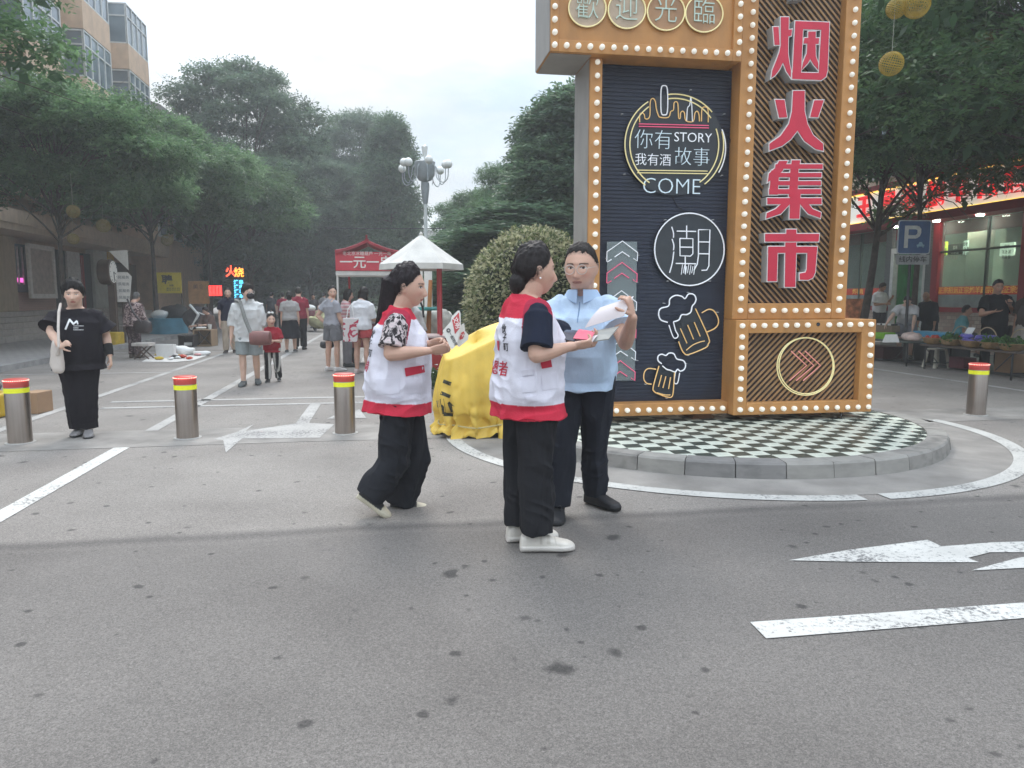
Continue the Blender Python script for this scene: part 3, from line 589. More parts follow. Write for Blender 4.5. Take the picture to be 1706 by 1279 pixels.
# ================================================================ YELLOW COVERED LOAD beside the island
tarp = thing('covered_load', 'yellow plastic sheet with black print bundled over a load beside the island', 'covered goods', G(790, 735))
NA, NR = 120, 60; Vt = []; cxy = np.array(P(795, 735, 7.55)[:2])
for j in range(NR + 1):
    t = j / NR
    for i in range(NA):
        a_ = 2 * math.pi * i / NA; cs, sn = math.cos(a_), math.sin(a_)
        k = (abs(cs) ** 3.2 + abs(sn) ** 3.2) ** (-1 / 3.2); ex, ey = cs * k * .41, sn * k * .36
        top = .80 + .34 * (ex / .41 * .5 + .5) + .05 * (ey / .36)
        if t < .72:                                    # the sides, gathered near the ground by a rope
            s_ = t / .72; z = .012 + s_ * (top - .012); sc = 1.0 + .07 * math.sin(s_ * 3.0) - .10 * math.exp(-((s_ - .13) / .07) ** 2) + .06 * math.exp(-((s_ - .03) / .05) ** 2) - .2 * max(0, s_ - .62) * (1 - cs) * .9 - .06 * s_
        else: s_ = (t - .72) / .28; sc = .93 * (1 - s_) * (1 - .2 * .38 * (1 - cs) * .9); z = top + .03 * math.sin(s_ * 1.57) - .34 * (ex / .41 * .5) * s_ * .9
        fold = (.028 * (1 - min(1, t / .72)) ** 1.2 + .003) * (math.sin(a_ * 11 + 2 * math.sin(a_ * 3) + t * 3) + .6 * math.sin(a_ * 23 + 1.3 + t * 5))
        if t > .72: fold *= (1 - s_)
        Vt.append((ex * sc + cs * fold, ey * sc + sn * fold, z))
Vt = np.array(Vt); rdg = lambda q, s_: 1 - np.abs(vnoise(q, s_)) * 2; wz = np.clip(1.1 - Vt[:, 2:] / .72, .07, 1) ** 1.3; Vt += wz * (.058 * (np.stack([rdg(Vt * [5, 5, 2.6], s) for s in (1, 2, 3)], 1) - .3) + .034 * np.stack([rdg(Vt * [11, 11, 7] + 3, s) for s in (4, 5, 6)], 1)); Vt[:, 2] = np.maximum(Vt[:, 2], .004)
Vt = Vt @ np.array([[CA, SA, 0], [-SA, CA, 0], [0, 0, 1]]); Vt[:, :2] += cxy
Ft = [(j * NA + i, j * NA + (i + 1) % NA, (j + 1) * NA + (i + 1) % NA, (j + 1) * NA + i) for j in range(NR) for i in range(NA)]
YT = mat('yellow_tarpaulin', (.74, .50, .085), .6, 0, .09, 5, bump=.25, bscale=22)
to = link('tarpaulin', np_mesh('tarpaulin', Vt, Ft), YT, tarp, True)
tbv = BVHTree.FromPolygons([Vector(v) for v in Vt], [f for f in Ft])
mb = MB()
def cast(px, py, lift=.004):
    d = Vector(ray(px, py)).normalized(); h = tbv.ray_cast(Vector((0, 0, CAMH)), d); return None if h[0] is None else h[0] + h[1] * (lift if h[1].dot(d) < 0 else -lift)
def print_strip(pts, wd):
    for (x0, y0), (x1, y1) in zip(pts, pts[1:]):
        L = math.hypot(x1 - x0, y1 - y0); nx, ny = -(y1 - y0) / L * wd / 2, (x1 - x0) / L * wd / 2; n_ = max(2, int(L / 2.5)); row = []
        for i in range(n_ + 1):
            t = i / n_; row.append((cast(x0 + (x1 - x0) * t + nx, y0 + (y1 - y0) * t + ny), cast(x0 + (x1 - x0) * t - nx, y0 + (y1 - y0) * t - ny)))
        for p_, q_ in zip(row, row[1:]):
            if None not in (*p_, *q_) and (p_[0] - q_[0]).length < .08: mb.add([p_[0], q_[0], q_[1], p_[1]], [(0, 1, 2, 3)])
z4 = lambda x, y: (540 + x / 3.553, 380 + y / 3.553)
for ln, wd in (([(706, 905), (752, 922)], 6), ([(692, 975), (748, 997)], 6), ([(697, 1010), (712, 1098)], 6), ([(708, 1100), (762, 1105)], 6), ([(740, 1040), (757, 1088)], 5), ([(735, 1030), (765, 1060)], 5), ([(1000, 915), (1040, 870), (1052, 800), (1040, 740)], 7), ([(1005, 915), (1040, 955)], 7), ([(1040, 955), (1058, 915)], 6), ([(672, 1020), (680, 1060)], 4)):
    print_strip([z4(*p) for p in ln], wd)
mb.build('printed_lettering', mat('black_print', (.035, .035, .02), .5), tarp)
mb = MB().tube([Vector((cxy[0], cxy[1], 0)) + Vector((math.cos(t) * .4, math.sin(t) * .35, .125 + .01 * math.sin(5 * t))) for t in np.linspace(0, 2 * math.pi, 40)[:-1]], .008, 6, close=True); mb.build('rope', mat('pale_rope', (.5, .42, .2), .9), tarp)

# ================================================================ FOOD CARTS
CARTRED = stripe_dirt('cart_red', (.42, .035, .035), .45, 0, .2); POSTRED = mat('post_red', (.48, .05, .06), .45, 0, .1, 6); OFFW = mat('canvas_off_white', (.62, .6, .56), .8, 0, .1, 4, bump=.15)
GLYW = mat('sign_white', (.78, .75, .7), .5, 0, .05); STEEL = mat('pale_steel', (.45, .45, .45), .35, .7, .1); DARK = mat('dark_grey', (.03, .03, .032), .6); RUB = mat('black_rubber', (.02, .02, .02), .8)
c0 = UV(P(705, 640, 11.9)); cu, cvv = c0
cart = thing('snack_cart', 'small red snack cart with a white hexagonal canopy on red posts', 'food cart', S(cu, cvv, 0))
mb = MB(); n_ = 6; apex = P(707, 392, 11.9)[2]; ez = P(707, 440, 11.9)[2]
def can(r, z, i, rot=.1): t = 2 * math.pi * i / n_ + rot; x, y, _ = S(cu, cvv, 0); return (x + r * math.cos(t), y + r * math.sin(t), z)
for i in range(n_):
    for (r0, z0, r1, z1) in ((.66, ez, .34, ez + .22), (.34, ez + .22, .03, apex), (.67, ez - .09, .66, ez)):
        mb.add([can(r0, z0, i), can(r0, z0, i + 1), can(r1, z1, i + 1), can(r1, z1, i)], [(0, 1, 2, 3)])
    for (r0, z0, r1, z1) in ((.64, ez - .01, .03, apex - .03),): mb.add([can(r0, z0, i), can(r0, z0, i + 1), can(r1, z1, i + 1), can(r1, z1, i)], [(3, 2, 1, 0)])
mb.ball((*S(cu, cvv, 0)[:2], apex + .02), .03); mb.build('canopy', OFFW, cart)
mb = MB()
for i in range(n_): mb.tube([can(.63, ez - .02, i), can(.03, apex - .05, i)], .012, 6)
mb.build('canopy_ribs', STEEL, cart)
for du, dv in ((-.28, -.25), (.28, -.25), (-.28, .25), (.28, .25)):
    MB().tube([S(cu + du, cvv + dv, .7), S(cu + du, cvv + dv, ez + .1)], .026, 8).build('post', POSTRED, cart, True)
MB().sbox(cu - .42, cu + .45, cvv - .36, cvv + .34, .22, .76).build('cart_body', CARTRED, cart, bevel=.015)
MB().sbox(cu - .46, cu + .49, cvv - .40, cvv + .38, .763, .80).build('counter', mat('pinkish_counter', (.5, .38, .37), .4), cart, bevel=.008)
for du, dv in ((-.3, -.3), (.32, -.3), (-.3, .28), (.32, .28)):
    mb = MB().lathe([(.05, -.03), (.12, -.03), (.13, 0), (.12, .03), (.05, .03)], n=20, fn=lambda x, y, z: S(cu + du + z, cvv + dv + x, .133 + y)); wl = mb.build('wheel', RUB, cart, True)
    MB().lathe([(.02, -.034), (.07, -.034), (.07, .034), (.02, .034)], n=14, fn=lambda x, y, z: S(cu + du + z, cvv + dv + x, .133 + y)).build('hub', STEEL, wl)
# red stall with tiled roof
su, sv = UV(P(617, 606, 15.6))
stall = thing('skewer_stall', 'red street stall with small tiled roof and white lettered sign board', 'food stall', S(su, sv, 0))
w2 = .62; zt = P(567, 421, 15.3)[2]; zs = P(567, 452, 15.3)[2]
mb = MB().sbox(su - w2, su + w2, sv - .66, sv - .60, zs, zt); sb = mb.build('sign_board', mat('board_red', (.55, .05, .07), .45, 0, .06), stall, bevel=.006)
text('lettering', '一元一串', .26, lambda x, y, d: S(su - .02 + x * 1.0, sv - .662 - d, zs + .155 + y), GLYW, sb, .006, .012)
text('small_lettering', '老北京冰糖葫芦 一元一串', .085, lambda x, y, d: S(su + x, sv - .662 - d, zs + .335 + y), GLYW, sb, .004, .0)
mb = MB(); rz = P(617, 404, 15.3)[2]
for sg in (-1, 1):
    for k in range(14):
        a0, a1 = k / 14, (k + 1) / 14
        for vv in np.linspace(-.66, .6, 2)[:1]:
            u0, u1 = su + sg * .62 * (1 - a0), su + sg * .62 * (1 - a1); z0, z1 = zt + (rz - zt) * a0 ** 1.5, zt + (rz - zt) * a1 ** 1.5
            mb.add([S(u0, sv - .72, z0), S(u0, sv + .66, z0), S(u1, sv + .66, z1 + .0), S(u1, sv - .72, z1), S(u0, sv - .72, z0 - .03), S(u1, sv - .72, z1 - .03)], [(0, 1, 2, 3), (4, 0, 3, 5)])
for i in range(11):
    vv = sv - .70 + i * .135
    for sg in (-1, 1): mb.tube([S(su + sg * .62 * (1 - a), vv, zt + (rz - zt) * a ** 1.5 + .012) for a in np.linspace(0, 1, 8)], .022, 6)
mb.tube([S(su, sv - .74, rz + .02), S(su, sv + .68, rz + .02)], .04, 8)
mb.tube([S(su, sv - .74, rz + .03), S(su, sv - .76, rz + .12)], .02, 6); mb.build('tiled_roof', mat('roof_red', (.30, .035, .045), .6, 0, .2, 6), stall)
MB().sbox(su - w2, su + w2, sv - .64, sv + .6, zs - .09, zs - .005).build('awning_rail', OFFW, stall)
for du, dv, m_ in ((-.6, -.6, OFFW), (.6, -.6, OFFW), (-.42, .5, POSTRED), (.5, .5, POSTRED)):
    MB().tube([S(su + du, sv + dv, 0), S(su + du * (1.0 if m_ is POSTRED else .985), sv + dv, zs)], .022, 8).build('post', m_, stall, True)
MB().sbox(su - .5, su + .6, sv - .1, sv + .55, .35, .85).build('counter', stripe_dirt('counter_maroon', (.2, .04, .04), .5), stall, bevel=.01)
MB().sbox(su - .52, su + .62, sv - .14, sv + .57, .853, .9).build('counter_top', STEEL, stall)
for du in (-.35, .45):
    MB().lathe([(.08, -.03), (.23, -.03), (.25, 0), (.23, .03), (.08, .03)], n=22, fn=lambda x, y, z: S(su + du + z, sv + .2 + x, .25 + y)).build('wheel', RUB, stall, True)

# ================================================================ LAMP POST
LGR = mat('lamp_grey_metal', (.34, .37, .39), .5, .2, .1, 5); LPOLE = mat('lamp_white_pole', (.6, .62, .61), .5, 0, .08)
GLOBE = mat('milk_globe', (.8, .8, .77), .25, 0, .03)
Yl = 26; lx, ly, _ = P(709.5, 400, Yl); q = lambda py: P(709.5, py, Yl)[2]; kx = Yl / FPX
lamp = thing('street_lamp', 'ornate street lamp with a ring of white globes over the carts', 'street lamp', (lx, ly, 0))
MB().lathe([(.16, 0), (.16, .5), (.075, .6), (.06, q(338))], (lx, ly, 0), 16).build('pole', LPOLE, lamp, True)
MB().lathe([(.06, q(340)), (.09, q(337)), (.15, q(312)), (.14, q(304)), (.06, q(303))], (lx, ly, 0), 16).build('collar', LGR, lamp, True)
MB().lathe([(.06, q(303)), (.22, q(300)), (.33, q(292)), (.35, q(272)), (.36, q(270)), (.33, q(269)), (.1, q(268))], (lx, ly, 0), 20).build('drum', LGR, lamp, True)
MB().lathe([(.03, q(268)), (.03, q(262)), (.07, q(258)), (.1, q(248)), (.11, q(244)), (.06, q(243)), (.02, q(240))], (lx, ly, 0), 12).build('finial_lamp', GLOBE, lamp, True)
for i in range(8):
    t = 2 * math.pi * i / 8 + .3; r = .95 if i % 2 else .72; dz = 0 if i % 2 else .1
    d_ = (math.cos(t), math.sin(t)); zz = q(275)
    arm = MB().tube([(lx + d_[0] * a, ly + d_[1] * a, zz + z) for a, z in sm([(.34, 0), (.42, -.12), (.5, -.48), (r * .8, -.62), (r * .97, -.48), (r, -.18 + dz)], n=4)], .016, 6).build('arm', LGR, lamp, True)
    MB().ball((lx + d_[0] * r, ly + d_[1] * r, zz - .04 + dz), .14, 16, 10).build('globe', GLOBE, arm, True)
for dx in (-.24, .24):
    MB().lathe([(.03, 0), (.1, .1), (.1, .14)], n=12, fn=lambda x, y, z: (lx + dx * (1 + z), ly + y, q(303) - .12 + z + x * .3)).build('spotlight', LGR, lamp)
# second pole further along the street and the overhead cable
p2 = thing('utility_pole', 'slim mast rising behind the trees left of the lamp', 'pole', P(651, 500, 62)[:2] + (0,)); b_ = P(651, 500, 62); MB().tube([(b_[0], 62, 0), (b_[0], 62, P(651, 195, 62)[2])], [.12, .05], 8).build('mast', LGR, p2)
tag(MB().tube([P(540 + i * 10, 379.5 + 1.2 * math.sin(i / 25 * 3.1), 30) for i in range(26)], .018, 5).build('overhead_cable', DARK), 'dark cable strung across the street above the carts', 'cable')

# ================================================================ PARKING SIGN
Yp = 15.6; u0, v0 = UV(P(1522, 400, Yp)); zc = P(1522, 395, Yp)[2]; hs = 27.5 * Yp / FPX
ps = thing('parking_sign', 'blue parking sign with a white letter P over a smaller white plate', 'road sign', (*P(1522, 400, Yp)[:2], .05))
pf = lambda x, y, d: (P(1522, 400, Yp)[0] + x * math.cos(.03), Yp + x * math.sin(.03) - d, zc + y)
MB().tube([pf(-.02, -zc + .05, -.05), pf(-.02, hs, -.05)], .03, 8).build('post', mat('post_dark_grey', (.06, .06, .065), .5, .3), ps, True)
def rrect(x0, x1, y0, y1, r, n=5):
    out = []
    for cx, cy, a0 in ((x1 - r, y1 - r, 0), (x0 + r, y1 - r, 90), (x0 + r, y0 + r, 180), (x1 - r, y0 + r, 270)): out += [(cx + r * math.cos(math.radians(a0 + 90 * i / n)), cy + r * math.sin(math.radians(a0 + 90 * i / n))) for i in range(n + 1)]
    return out
bd = MB().prism(rrect(-hs, hs, -hs, hs, .05), 0, .02, pf).build('sign_panel', mat('sign_border_grey', (.42, .45, .48), .4), ps)
MB().prism(rrect(-hs + .022, hs - .022, -hs + .022, hs - .022, .04), .02, .023, pf).build('blue_face', mat('sign_blue', (.022, .075, .2), .35), bd)
PW = mat('sign_letter_white', (.52, .54, .52), .45)
MB().prism([(-.21, -.22), (-.13, -.22), (-.13, .235), (-.21, .235)], .023, .027, pf).prism([(-.13, .16), (.02, .16), (.05, .235), (-.13, .235)], .023, .0272, pf).prism([(-.13, -.03), (.02, -.03), (.06, .04), (-.13, .04)], .023, .0272, pf).prism([(.02, .235), (.09, .22), (.135, .17), (.14, .09), (.115, .02), (.06, -.02), (.02, -.03), (.02, .04), (.05, .06), (.062, .1), (.055, .145), (.02, .16)][::-1], .023, .0268, pf).build('letter', PW, bd)
MB().prism(rrect(.06, .22, -.19, -.15, .015), .023, .027, pf).prism([(.09, -.15), (.19, -.15), (.165, -.1), (.115, -.1)], .023, .027, pf).prism(rrect(.07, .1, -.21, -.192, .006), .023, .027, pf).prism(rrect(.18, .21, -.21, -.192, .006), .023, .027, pf).build('car_symbol', mat('car_symbol_pale', (.25, .4, .5), .45), bd)
z2 = P(1522, 432.5, Yp)[2] - zc
pt = MB().prism(rrect(-hs, hs, z2 - .1, z2 + .1, .02), 0, .015, pf).build('lower_plate', mat('plate_grey', (.33, .34, .34), .45), ps)
text('lettering', '线内停车', .13, lambda x, y, d: pf(x * 1.15, z2 + y, .016 + d), DARK, pt, .004, .012)

# ================================================================ STREET CLOCK at the left
Yc = 20.9; kx_, ky_, _ = P(193, 578, Yc); WOODD = mat('dark_brown_wood', (.075, .045, .03), .6, 0, .2, 6)
ck_ = thing('street_clock', 'round clock head on a brown post at the left pavement', 'clock', (kx_, ky_, .1))
MB().sbox(*[c + d for c, d in ((UV((kx_, ky_))[0], -.09), (UV((kx_, ky_))[0], .09))], UV((kx_, ky_))[1] - .09, UV((kx_, ky_))[1] + .09, .1, P(190, 436, Yc)[2]).build('post', WOODD, ck_, bevel=.01)
cz = P(190, 453, Yc)[2]; fd = Vector((.985, .17, 0)); sd_ = Vector((-.17, .985, 0)); cc = Vector((kx_ - .05, ky_ - .12, cz))
hd = MB().lathe([(.01, -.16), (.33, -.16), (.35, -.12), (.35, .14), (.31, .16), (.01, .16)], n=36, fn=lambda x, y, z: tuple(cc + fd * z + sd_ * x + Vector((0, 0, y)))).build('clock_case', WOODD, ck_, True)
fc = MB().lathe([(.005, .161), (.3, .161), (.3, .168), (.005, .168)], n=36, fn=lambda x, y, z: tuple(cc + fd * z + sd_ * x + Vector((0, 0, y)))).build('dial', GLYW, hd)
mb = MB()
for L, t in ((.17, 1.9), (.24, 3.0)): mb.tube([cc + fd * .172, cc + fd * .172 + (sd_ * math.sin(t) + Vector((0, 0, 1)) * math.cos(t)) * L], .012, 4)
for i in range(12):
    t = i * math.pi / 6; d_ = sd_ * math.sin(t) + Vector((0, 0, 1)) * math.cos(t); mb.tube([cc + fd * .17 + d_ * .24, cc + fd * .17 + d_ * .28], .008, 4)
mb.build('hands', DARK, hd)

# ================================================================ LEFT SHOP ROW AND FLATS
UF = -12.4
OCH = stripe_dirt('ochre_render', (.5, .3, .16), .9, 0, .3, (1.5, 1.5, .6)); TAN = stripe_dirt('tan_render', (.58, .42, .30), .9, 0, .25, (1, 1, .4)); BROWNW = stripe_dirt('brown_wall', (.46, .32, .23), .85, 0, .3)
PGLASS = mat('window_blue_grey', (.16, .2, .23), .12, 0, .25, 1.2, spec=.8); WFR = mat('white_window_frame', (.55, .56, .55), .5, 0, .08); CUR = mat('curtain', (.42, .36, .32), .9, 0, .15, 6)
flats = thing('apartment_block', 'tan apartment block with stacked enclosed balconies above the left shops', 'building', S(UF - 4, 25, 0))
FZ = .93
MB().sbox(UF - 10, UF, 8, 39.1, 4.0, 14.1).build('wall', TAN, flats)
MB().sbox(UF - 10.3, UF + .35, 7.8, 39.3, 14.103, 14.4).build('roof_edge', mat('grey_concrete_edge', (.3, .29, .28), .9), flats)
zs_ = [5.76 + 2.76 * i for i in range(3)]
for v_ in (11.6, 16.4, 21.2, 26.0, 30.75, 35.7):
    for k, z in enumerate(zs_):
        if z + 1.0 > 16: continue
        by = MB().sbox(UF + .003, UF + 1.5, v_, v_ + 2.75, z - .05, z + 1.0).build('balcony', TAN, flats)
        m1 = MB(); z0, z1 = z + 1.0, z + 2.68
        for vv in np.linspace(v_ + .03, v_ + 2.72, 5): m1.sbox(UF + 1.44, UF + 1.5, vv - .03, vv + .03, z0, z1)
        for zz in (z0 + .03, z0 + 1.15, z1 - .03): m1.sbox(UF + 1.445, UF + 1.495, v_, v_ + 2.75, zz - .03, zz + .03)
        for uu in np.linspace(UF + .05, UF + 1.45, 3): m1.sbox(uu - .03, uu + .03, v_, v_ + .06, z0, z1).sbox(uu - .03, uu + .03, v_ + 2.69, v_ + 2.75, z0, z1)
        for zz in (z0 + .03, z0 + 1.15, z1 - .03): m1.sbox(UF, UF + 1.44, v_ + .005, v_ + .055, zz - .03, zz + .03)
        m1.build('window_frame', WFR, by)
        MB().sbox(UF + .02, UF + 1.46, v_ + .03, v_ + 2.72, z0 + .01, z1 - .01).build('pane', PGLASS, by)
# ground floor of the shops
shops = thing('shop_row', 'row of brown and ochre shop fronts under a flat canopy at the left', 'shop', S(UF, 20, 0))
MB().sbox(UF - 6, UF - .25, 8, 41, .1, 4.0).build('wall', BROWNW, shops)
MB().sbox(UF - .2, UF + 1.25, 8, 41, 3.42, 3.62).sbox(UF + 1.1, UF + 1.3, 8, 41, 3.625, 4.05).build('canopy', stripe_dirt('canopy_tan', (.56, .44, .34), .85, 0, .3), shops)
def facade(name, x0, x1, m, zb=FZ, zt=None, du=.0, th=.12, parent=shops):
    v0_ = PU(x0, 480, UF)[0]; v1_ = PU(x1, 480, UF)[0]; return MB().sbox(UF - th + du, UF + du, v0_, v1_, zb, zt or 3.4).build(name, m, parent)
GREYP = stripe_dirt('grey_pillar', (.5, .5, .46), .8); YEL = mat('yellow_pillar', (.6, .38, .09), .8, 0, .15)
facade('pier', -60, 24, stripe_dirt('olive_brown_pier', (.42, .34, .24), .85), du=.1, th=.3); facade('low_wall', 24, 92, brick_mat('pinkish_tile', (.46, .31, .25), (.42, .28, .23), (.3, .23, .2), 4, axis='vz'), zt=FZ + .62)
facade('window', 27, 50, PGLASS, FZ + .63, 3.2, -.02); facade('doorway', 92, 114, mat('dark_doorway', (.015, .015, .018), .5), zt=3.2, du=-.05)
facade('door', 115, 136, mat('grey_white_door', (.66, .63, .62), .5), zt=3.2); facade('curtain', 137.5, 141.5, mat('red_curtain', (.3, .04, .05), .9), zt=3.1, du=.02)
facade('doorway', 143, 155, mat('dark_doorway'), zt=3.2, du=-.03); facade('pillar', 155.5, 178, GREYP, du=.08, th=.3); facade('pillar', 179, 189, YEL, du=.1, th=.3)
facade('window', 190, 232, mat('dark_shop_glass', (.05, .035, .03), .15, spec=.8), FZ, 3.0, -.02); facade('pillar', 232, 243, YEL, du=.1, th=.3); facade('door', 243.5, 256, mat('blue_door', (.05, .08, .16), .5), zt=3.0); facade('wall', 256.5, 300, OCH)
mb = MB()
for k in range(3): v_ = PU(30 + k * 8, 480, UF)[0]; mb.tube([S(UF + .05, v_, FZ + .9), S(UF + .05, v_, 3.1)], .03, 6)
mb.build('light_tube', mat('pale_tube', (.7, .62, .66), .4), shops)
v_, _z = PU(32, 466, UF); MB().sbox(UF + .01, UF + .06, v_ - .15, v_ + .15, 1.9, 2.05).build('lamp_glow', mat('magenta_lamp', (.7, .1, .45), .4, emit=1.2), shops)
# open casement in a white frame
def casement(x0, x1, y0, y1, u):
    v0_, v1_ = PU(x0, 450, u)[0], PU(x1, 450, u)[0]; z0, z1 = PU(x0, y1, u)[1], PU(x0, y0, u)[1]; m1 = MB()
    for a_, b_ in ((v0_, v0_ + .16), (v1_ - .16, v1_)): m1.sbox(u - .05, u + .05, a_, b_, z0, z1)
    m1.sbox(u - .05, u + .05, v0_ + .16, v1_ - .16, z0, z0 + .16).sbox(u - .05, u + .05, v0_ + .16, v1_ - .16, z1 - .16, z1); f_ = m1.build('casement', mat('warm_white_frame', (.68, .64, .6), .5), shops, bevel=.01)
    MB().sbox(u - .02, u, v0_ + .16, v1_ - .16, z0 + .16, z1 - .16).build('pane', CUR, f_)
casement(47, 91, 405, 497, UF + .35)
# hexagonal notice board and white pennant next to the clock
def board(name, px, py, Y, hw, hh, m, label, cat, poly=None, turn=.5, th=.06, post=None):
    c_ = Vector(P(px, py, Y)); r_ = Vector((math.cos(turn), math.sin(turn), 0)); nrm = Vector((math.sin(turn), -math.cos(turn), 0)); fn = lambda x, y, d: tuple(c_ + r_ * x + Vector((0, 0, 1)) * y + nrm * d)
    t_ = thing(name, label, cat, (c_[0], c_[1], 0)); pn = MB().prism(poly or rect(-hw, hw, -hh, hh), -th, 0, fn).build('panel', m, t_)
    if post:
        for x in post: MB().tube([fn(x, -c_[2], -th - .03), fn(x, hh, -th - .03)], .035, 6).build('post', WOODD, t_)
    return t_, pn, fn
t_, pn, fn = board('notice_board', 203.5, 478, 21.2, .2, .4, GLYW, 'white angled notice board hung beside the street clock', 'notice board', [(-.25, .3), (-.14, .42), (.16, .42), (.26, .3), (.17, -.42), (-.17, -.42)], post=(0,))
for i in range(4): text('lettering', '便民服务', .095, lambda x, y, d, i=i: fn(x, .27 - i * .19 + y, .002 + d), mat('grey_ink', (.2, .2, .2), .6), pn, .003, .01)
t_, pn, fn = board('pennant_sign', 199, 430, 21.6, .2, .2, GLYW, 'white triangular pennant hanging under the left canopy', 'pennant', [(-.26, .2), (.22, .24), (.22, -.34)], post=(.22,))
t_, pn, fn = board('job_banner', 279.5, 471, 27.5, .47, .38, mat('banner_yellow', (.62, .5, .05), .6, 0, .06), 'yellow recruitment banner with one big black character', 'banner', turn=.12, post=(-.45, .45))
text('lettering', '聘', .34, lambda x, y, d: fn(-.02 + x * 1.15, .1 + y, .002 + d), DARK, pn, .004, .03); text('lettering', '长期', .08, lambda x, y, d: fn(.12 + x, -.1 + y, .002 + d), DARK, pn, .004, .01)
for i in range(2): text('lettering', '服务员 营业员 电话', .055, lambda x, y, d, i=i: fn(.18 + x, -.2 - i * .07 + y, .002 + d), DARK, pn, .003)
t_, pn, fn = board('orange_board', 331, 487, 28, .36, .42, mat('board_orange_brown', (.34, .17, .06), .6, 0, .15), 'orange brown poster board leaning beside the seated vendor', 'poster', turn=.3, post=(-.3, .3))
text('lettering', '美食', .2, lambda x, y, d: fn(x, .2 + y, .002 + d), mat('ink_brown', (.09, .04, .02), .6), pn, .003, .01)
LED = mat('led_red', (1, .035, .03), .4, emit=2.2)
t_, pn, fn = board('led_screen', 356.5, 484, 29.5, .36, .25, DARK, 'red lit scrolling screen low beside the seated vendor', 'screen', turn=.1, post=(-.3, .3))
for i in range(5): MB().prism(rect(-.32 + i * .13, -.22 + i * .13, -.2, .2), .002, .012, fn).build('lit_column', LED, pn)
t_, pn, fn = board('neon_flame_sign', 390, 453, 31.5, .35, .3, DARK, 'red and orange neon sign high above the blue neon board', 'neon sign', turn=.1, post=(0,))
fl = mat('neon_flame_red', (1, .07, .03), .4, emit=2.6); f2 = mat('neon_flame_orange', (1, .3, .04), .4, emit=2.2)
text('lettering', '火', .5, lambda x, y, d: fn(-.12 + x, y, .002 + d), fl, pn, .01, .012); text('lettering', '烧', .42, lambda x, y, d: fn(.2 + x, -.04 + y, .002 + d), f2, pn, .01, .01)
t_, pn, fn = board('neon_blue_sign', 398, 482, 31, .2, .4, mat('dark_blue_board', (.01, .03, .06), .4), 'upright blue lit neon board below the red neon sign', 'neon sign', turn=.1, post=(0,))
for i in range(4): text('lettering', '烤串', .2, lambda x, y, d, i=i: fn(x, .29 - i * .19 + y, .002 + d), mat('neon_blue_lit', (.1, .55, .85), .4, emit=1.9), pn, .008, .012)
# lower building beyond the flats
lowb = thing('low_house', 'lower tan house with sloping eaves past the end of the flats', 'building', S(-14, 45, 0))
MB().sbox(-20, -11.6, 39.9, 50, 0, 10.3).build('wall', TAN, lowb)
mb = MB().prism([(-20.6, 10.35), (-10.7, 10.35), (-10.7, 10.65), (-15.5, 12.3), (-20.6, 10.65)], 39.4, 50.6, lambda x, y, d: S(x, d, y)); mb.build('roof', mat('grey_roof', (.22, .21, .2), .8), lowb)
for v_ in (41, 43.8, 46.6):
    for z in (4.5, 7.4): wf = MB().sbox(-11.6, -11.5, v_, v_ + 1.4, z, z + 1.5).build('window', WFR, lowb); MB().sbox(-11.5, -11.48, v_ + .08, v_ + 1.32, z + .08, z + 1.42).build('pane', PGLASS, wf)

# ================================================================ RIGHT RESTAURANT
UR = 14.0
rest_ = thing('restaurant', 'single storey restaurant with glowing white fascia, red lettering and red window frames', 'building', S(16, 18, 0))
RW = stripe_dirt('red_fascia_frame', (.3, .022, .03), .5, 0, .2)
PTILE = brick_mat('pink_wall_tile', (.36, .25, .2), (.5, .42, .35), (.26, .2, .17), 3.0, .5, .28, 'vz'); GBRICK = brick_mat('grey_brick', (.075, .085, .095), (.1, .11, .115), (.22, .22, .21), 5.2, .5, .2, 'vz')
vN, vF = 8.0, 30.0
ve0 = PU(1552, 480, UR)[0]          # brick column to the big window
vd0, vd1 = PU(1556 - 15, 480, UR)[0], PU(1488, 480, UR)[0]
MB().sbox(UR, UR + .25, vN, ve0 - .02, .05, 1.02).build('base_wall', PTILE, rest_); MB().sbox(UR, UR + .25, vd1 + .1, vF, .05, 1.02).build('base_wall', PTILE, rest_)
MB().sbox(UR - .04, UR + .2, vN, ve0 - .02, 1.023, 1.14).sbox(UR - .04, UR + .2, vd1 + .1, vF, 1.023, 1.14).build('sill', RW, rest_)
MB().sbox(UR - .03, UR + .25, ve0, vd0, .05, 3.3).build('brick_column', GBRICK, rest_)
MB().sbox(UR - .05, UR + .12, ve0 - .22, ve0 - .003, 1.14, 3.3).build('window_jamb', RW, rest_)
vj = PU(1700, 460, UR)[0]
MB().sbox(UR - .05, UR + .12, vj - .2, vj, 1.14, 3.3).build('window_jamb', RW, rest_)
# interior
INW = mat('interior_pale_wall', (.42, .46, .40), .9, 0, .1, 3); 
MB().sbox(UR + 4, UR + 4.1, vN, vF, .05, 3.3).sbox(UR + .25, UR + 4, vN - .1, vN, .05, 3.3).sbox(UR + .25, UR + 4, vF, vF + .1, .05, 3.3).sbox(UR + .25, UR + 4, ve0 + 1.5, ve0 + 1.6, .05, 3.3).build('interior_wall', INW, rest_)
MB().sbox(UR + .1, UR + 4.2, vN, vF, 3.3, 3.4).build('ceiling', INW, rest_)
vc0, vc1 = PU(1618, 470, UR + .8)[0], PU(1664, 470, UR + .8)[0]
MB().sbox(UR + .6, UR + .9, vc1, vc0, .1, 3.29).build('inner_partition', stripe_dirt('pale_green_slats', (.45, .5, .42), .7, 0, .1, (12, 12, .3)), rest_)
LIT = mat('ceiling_tube_lit', (.92, 1, .86), .4, emit=38)
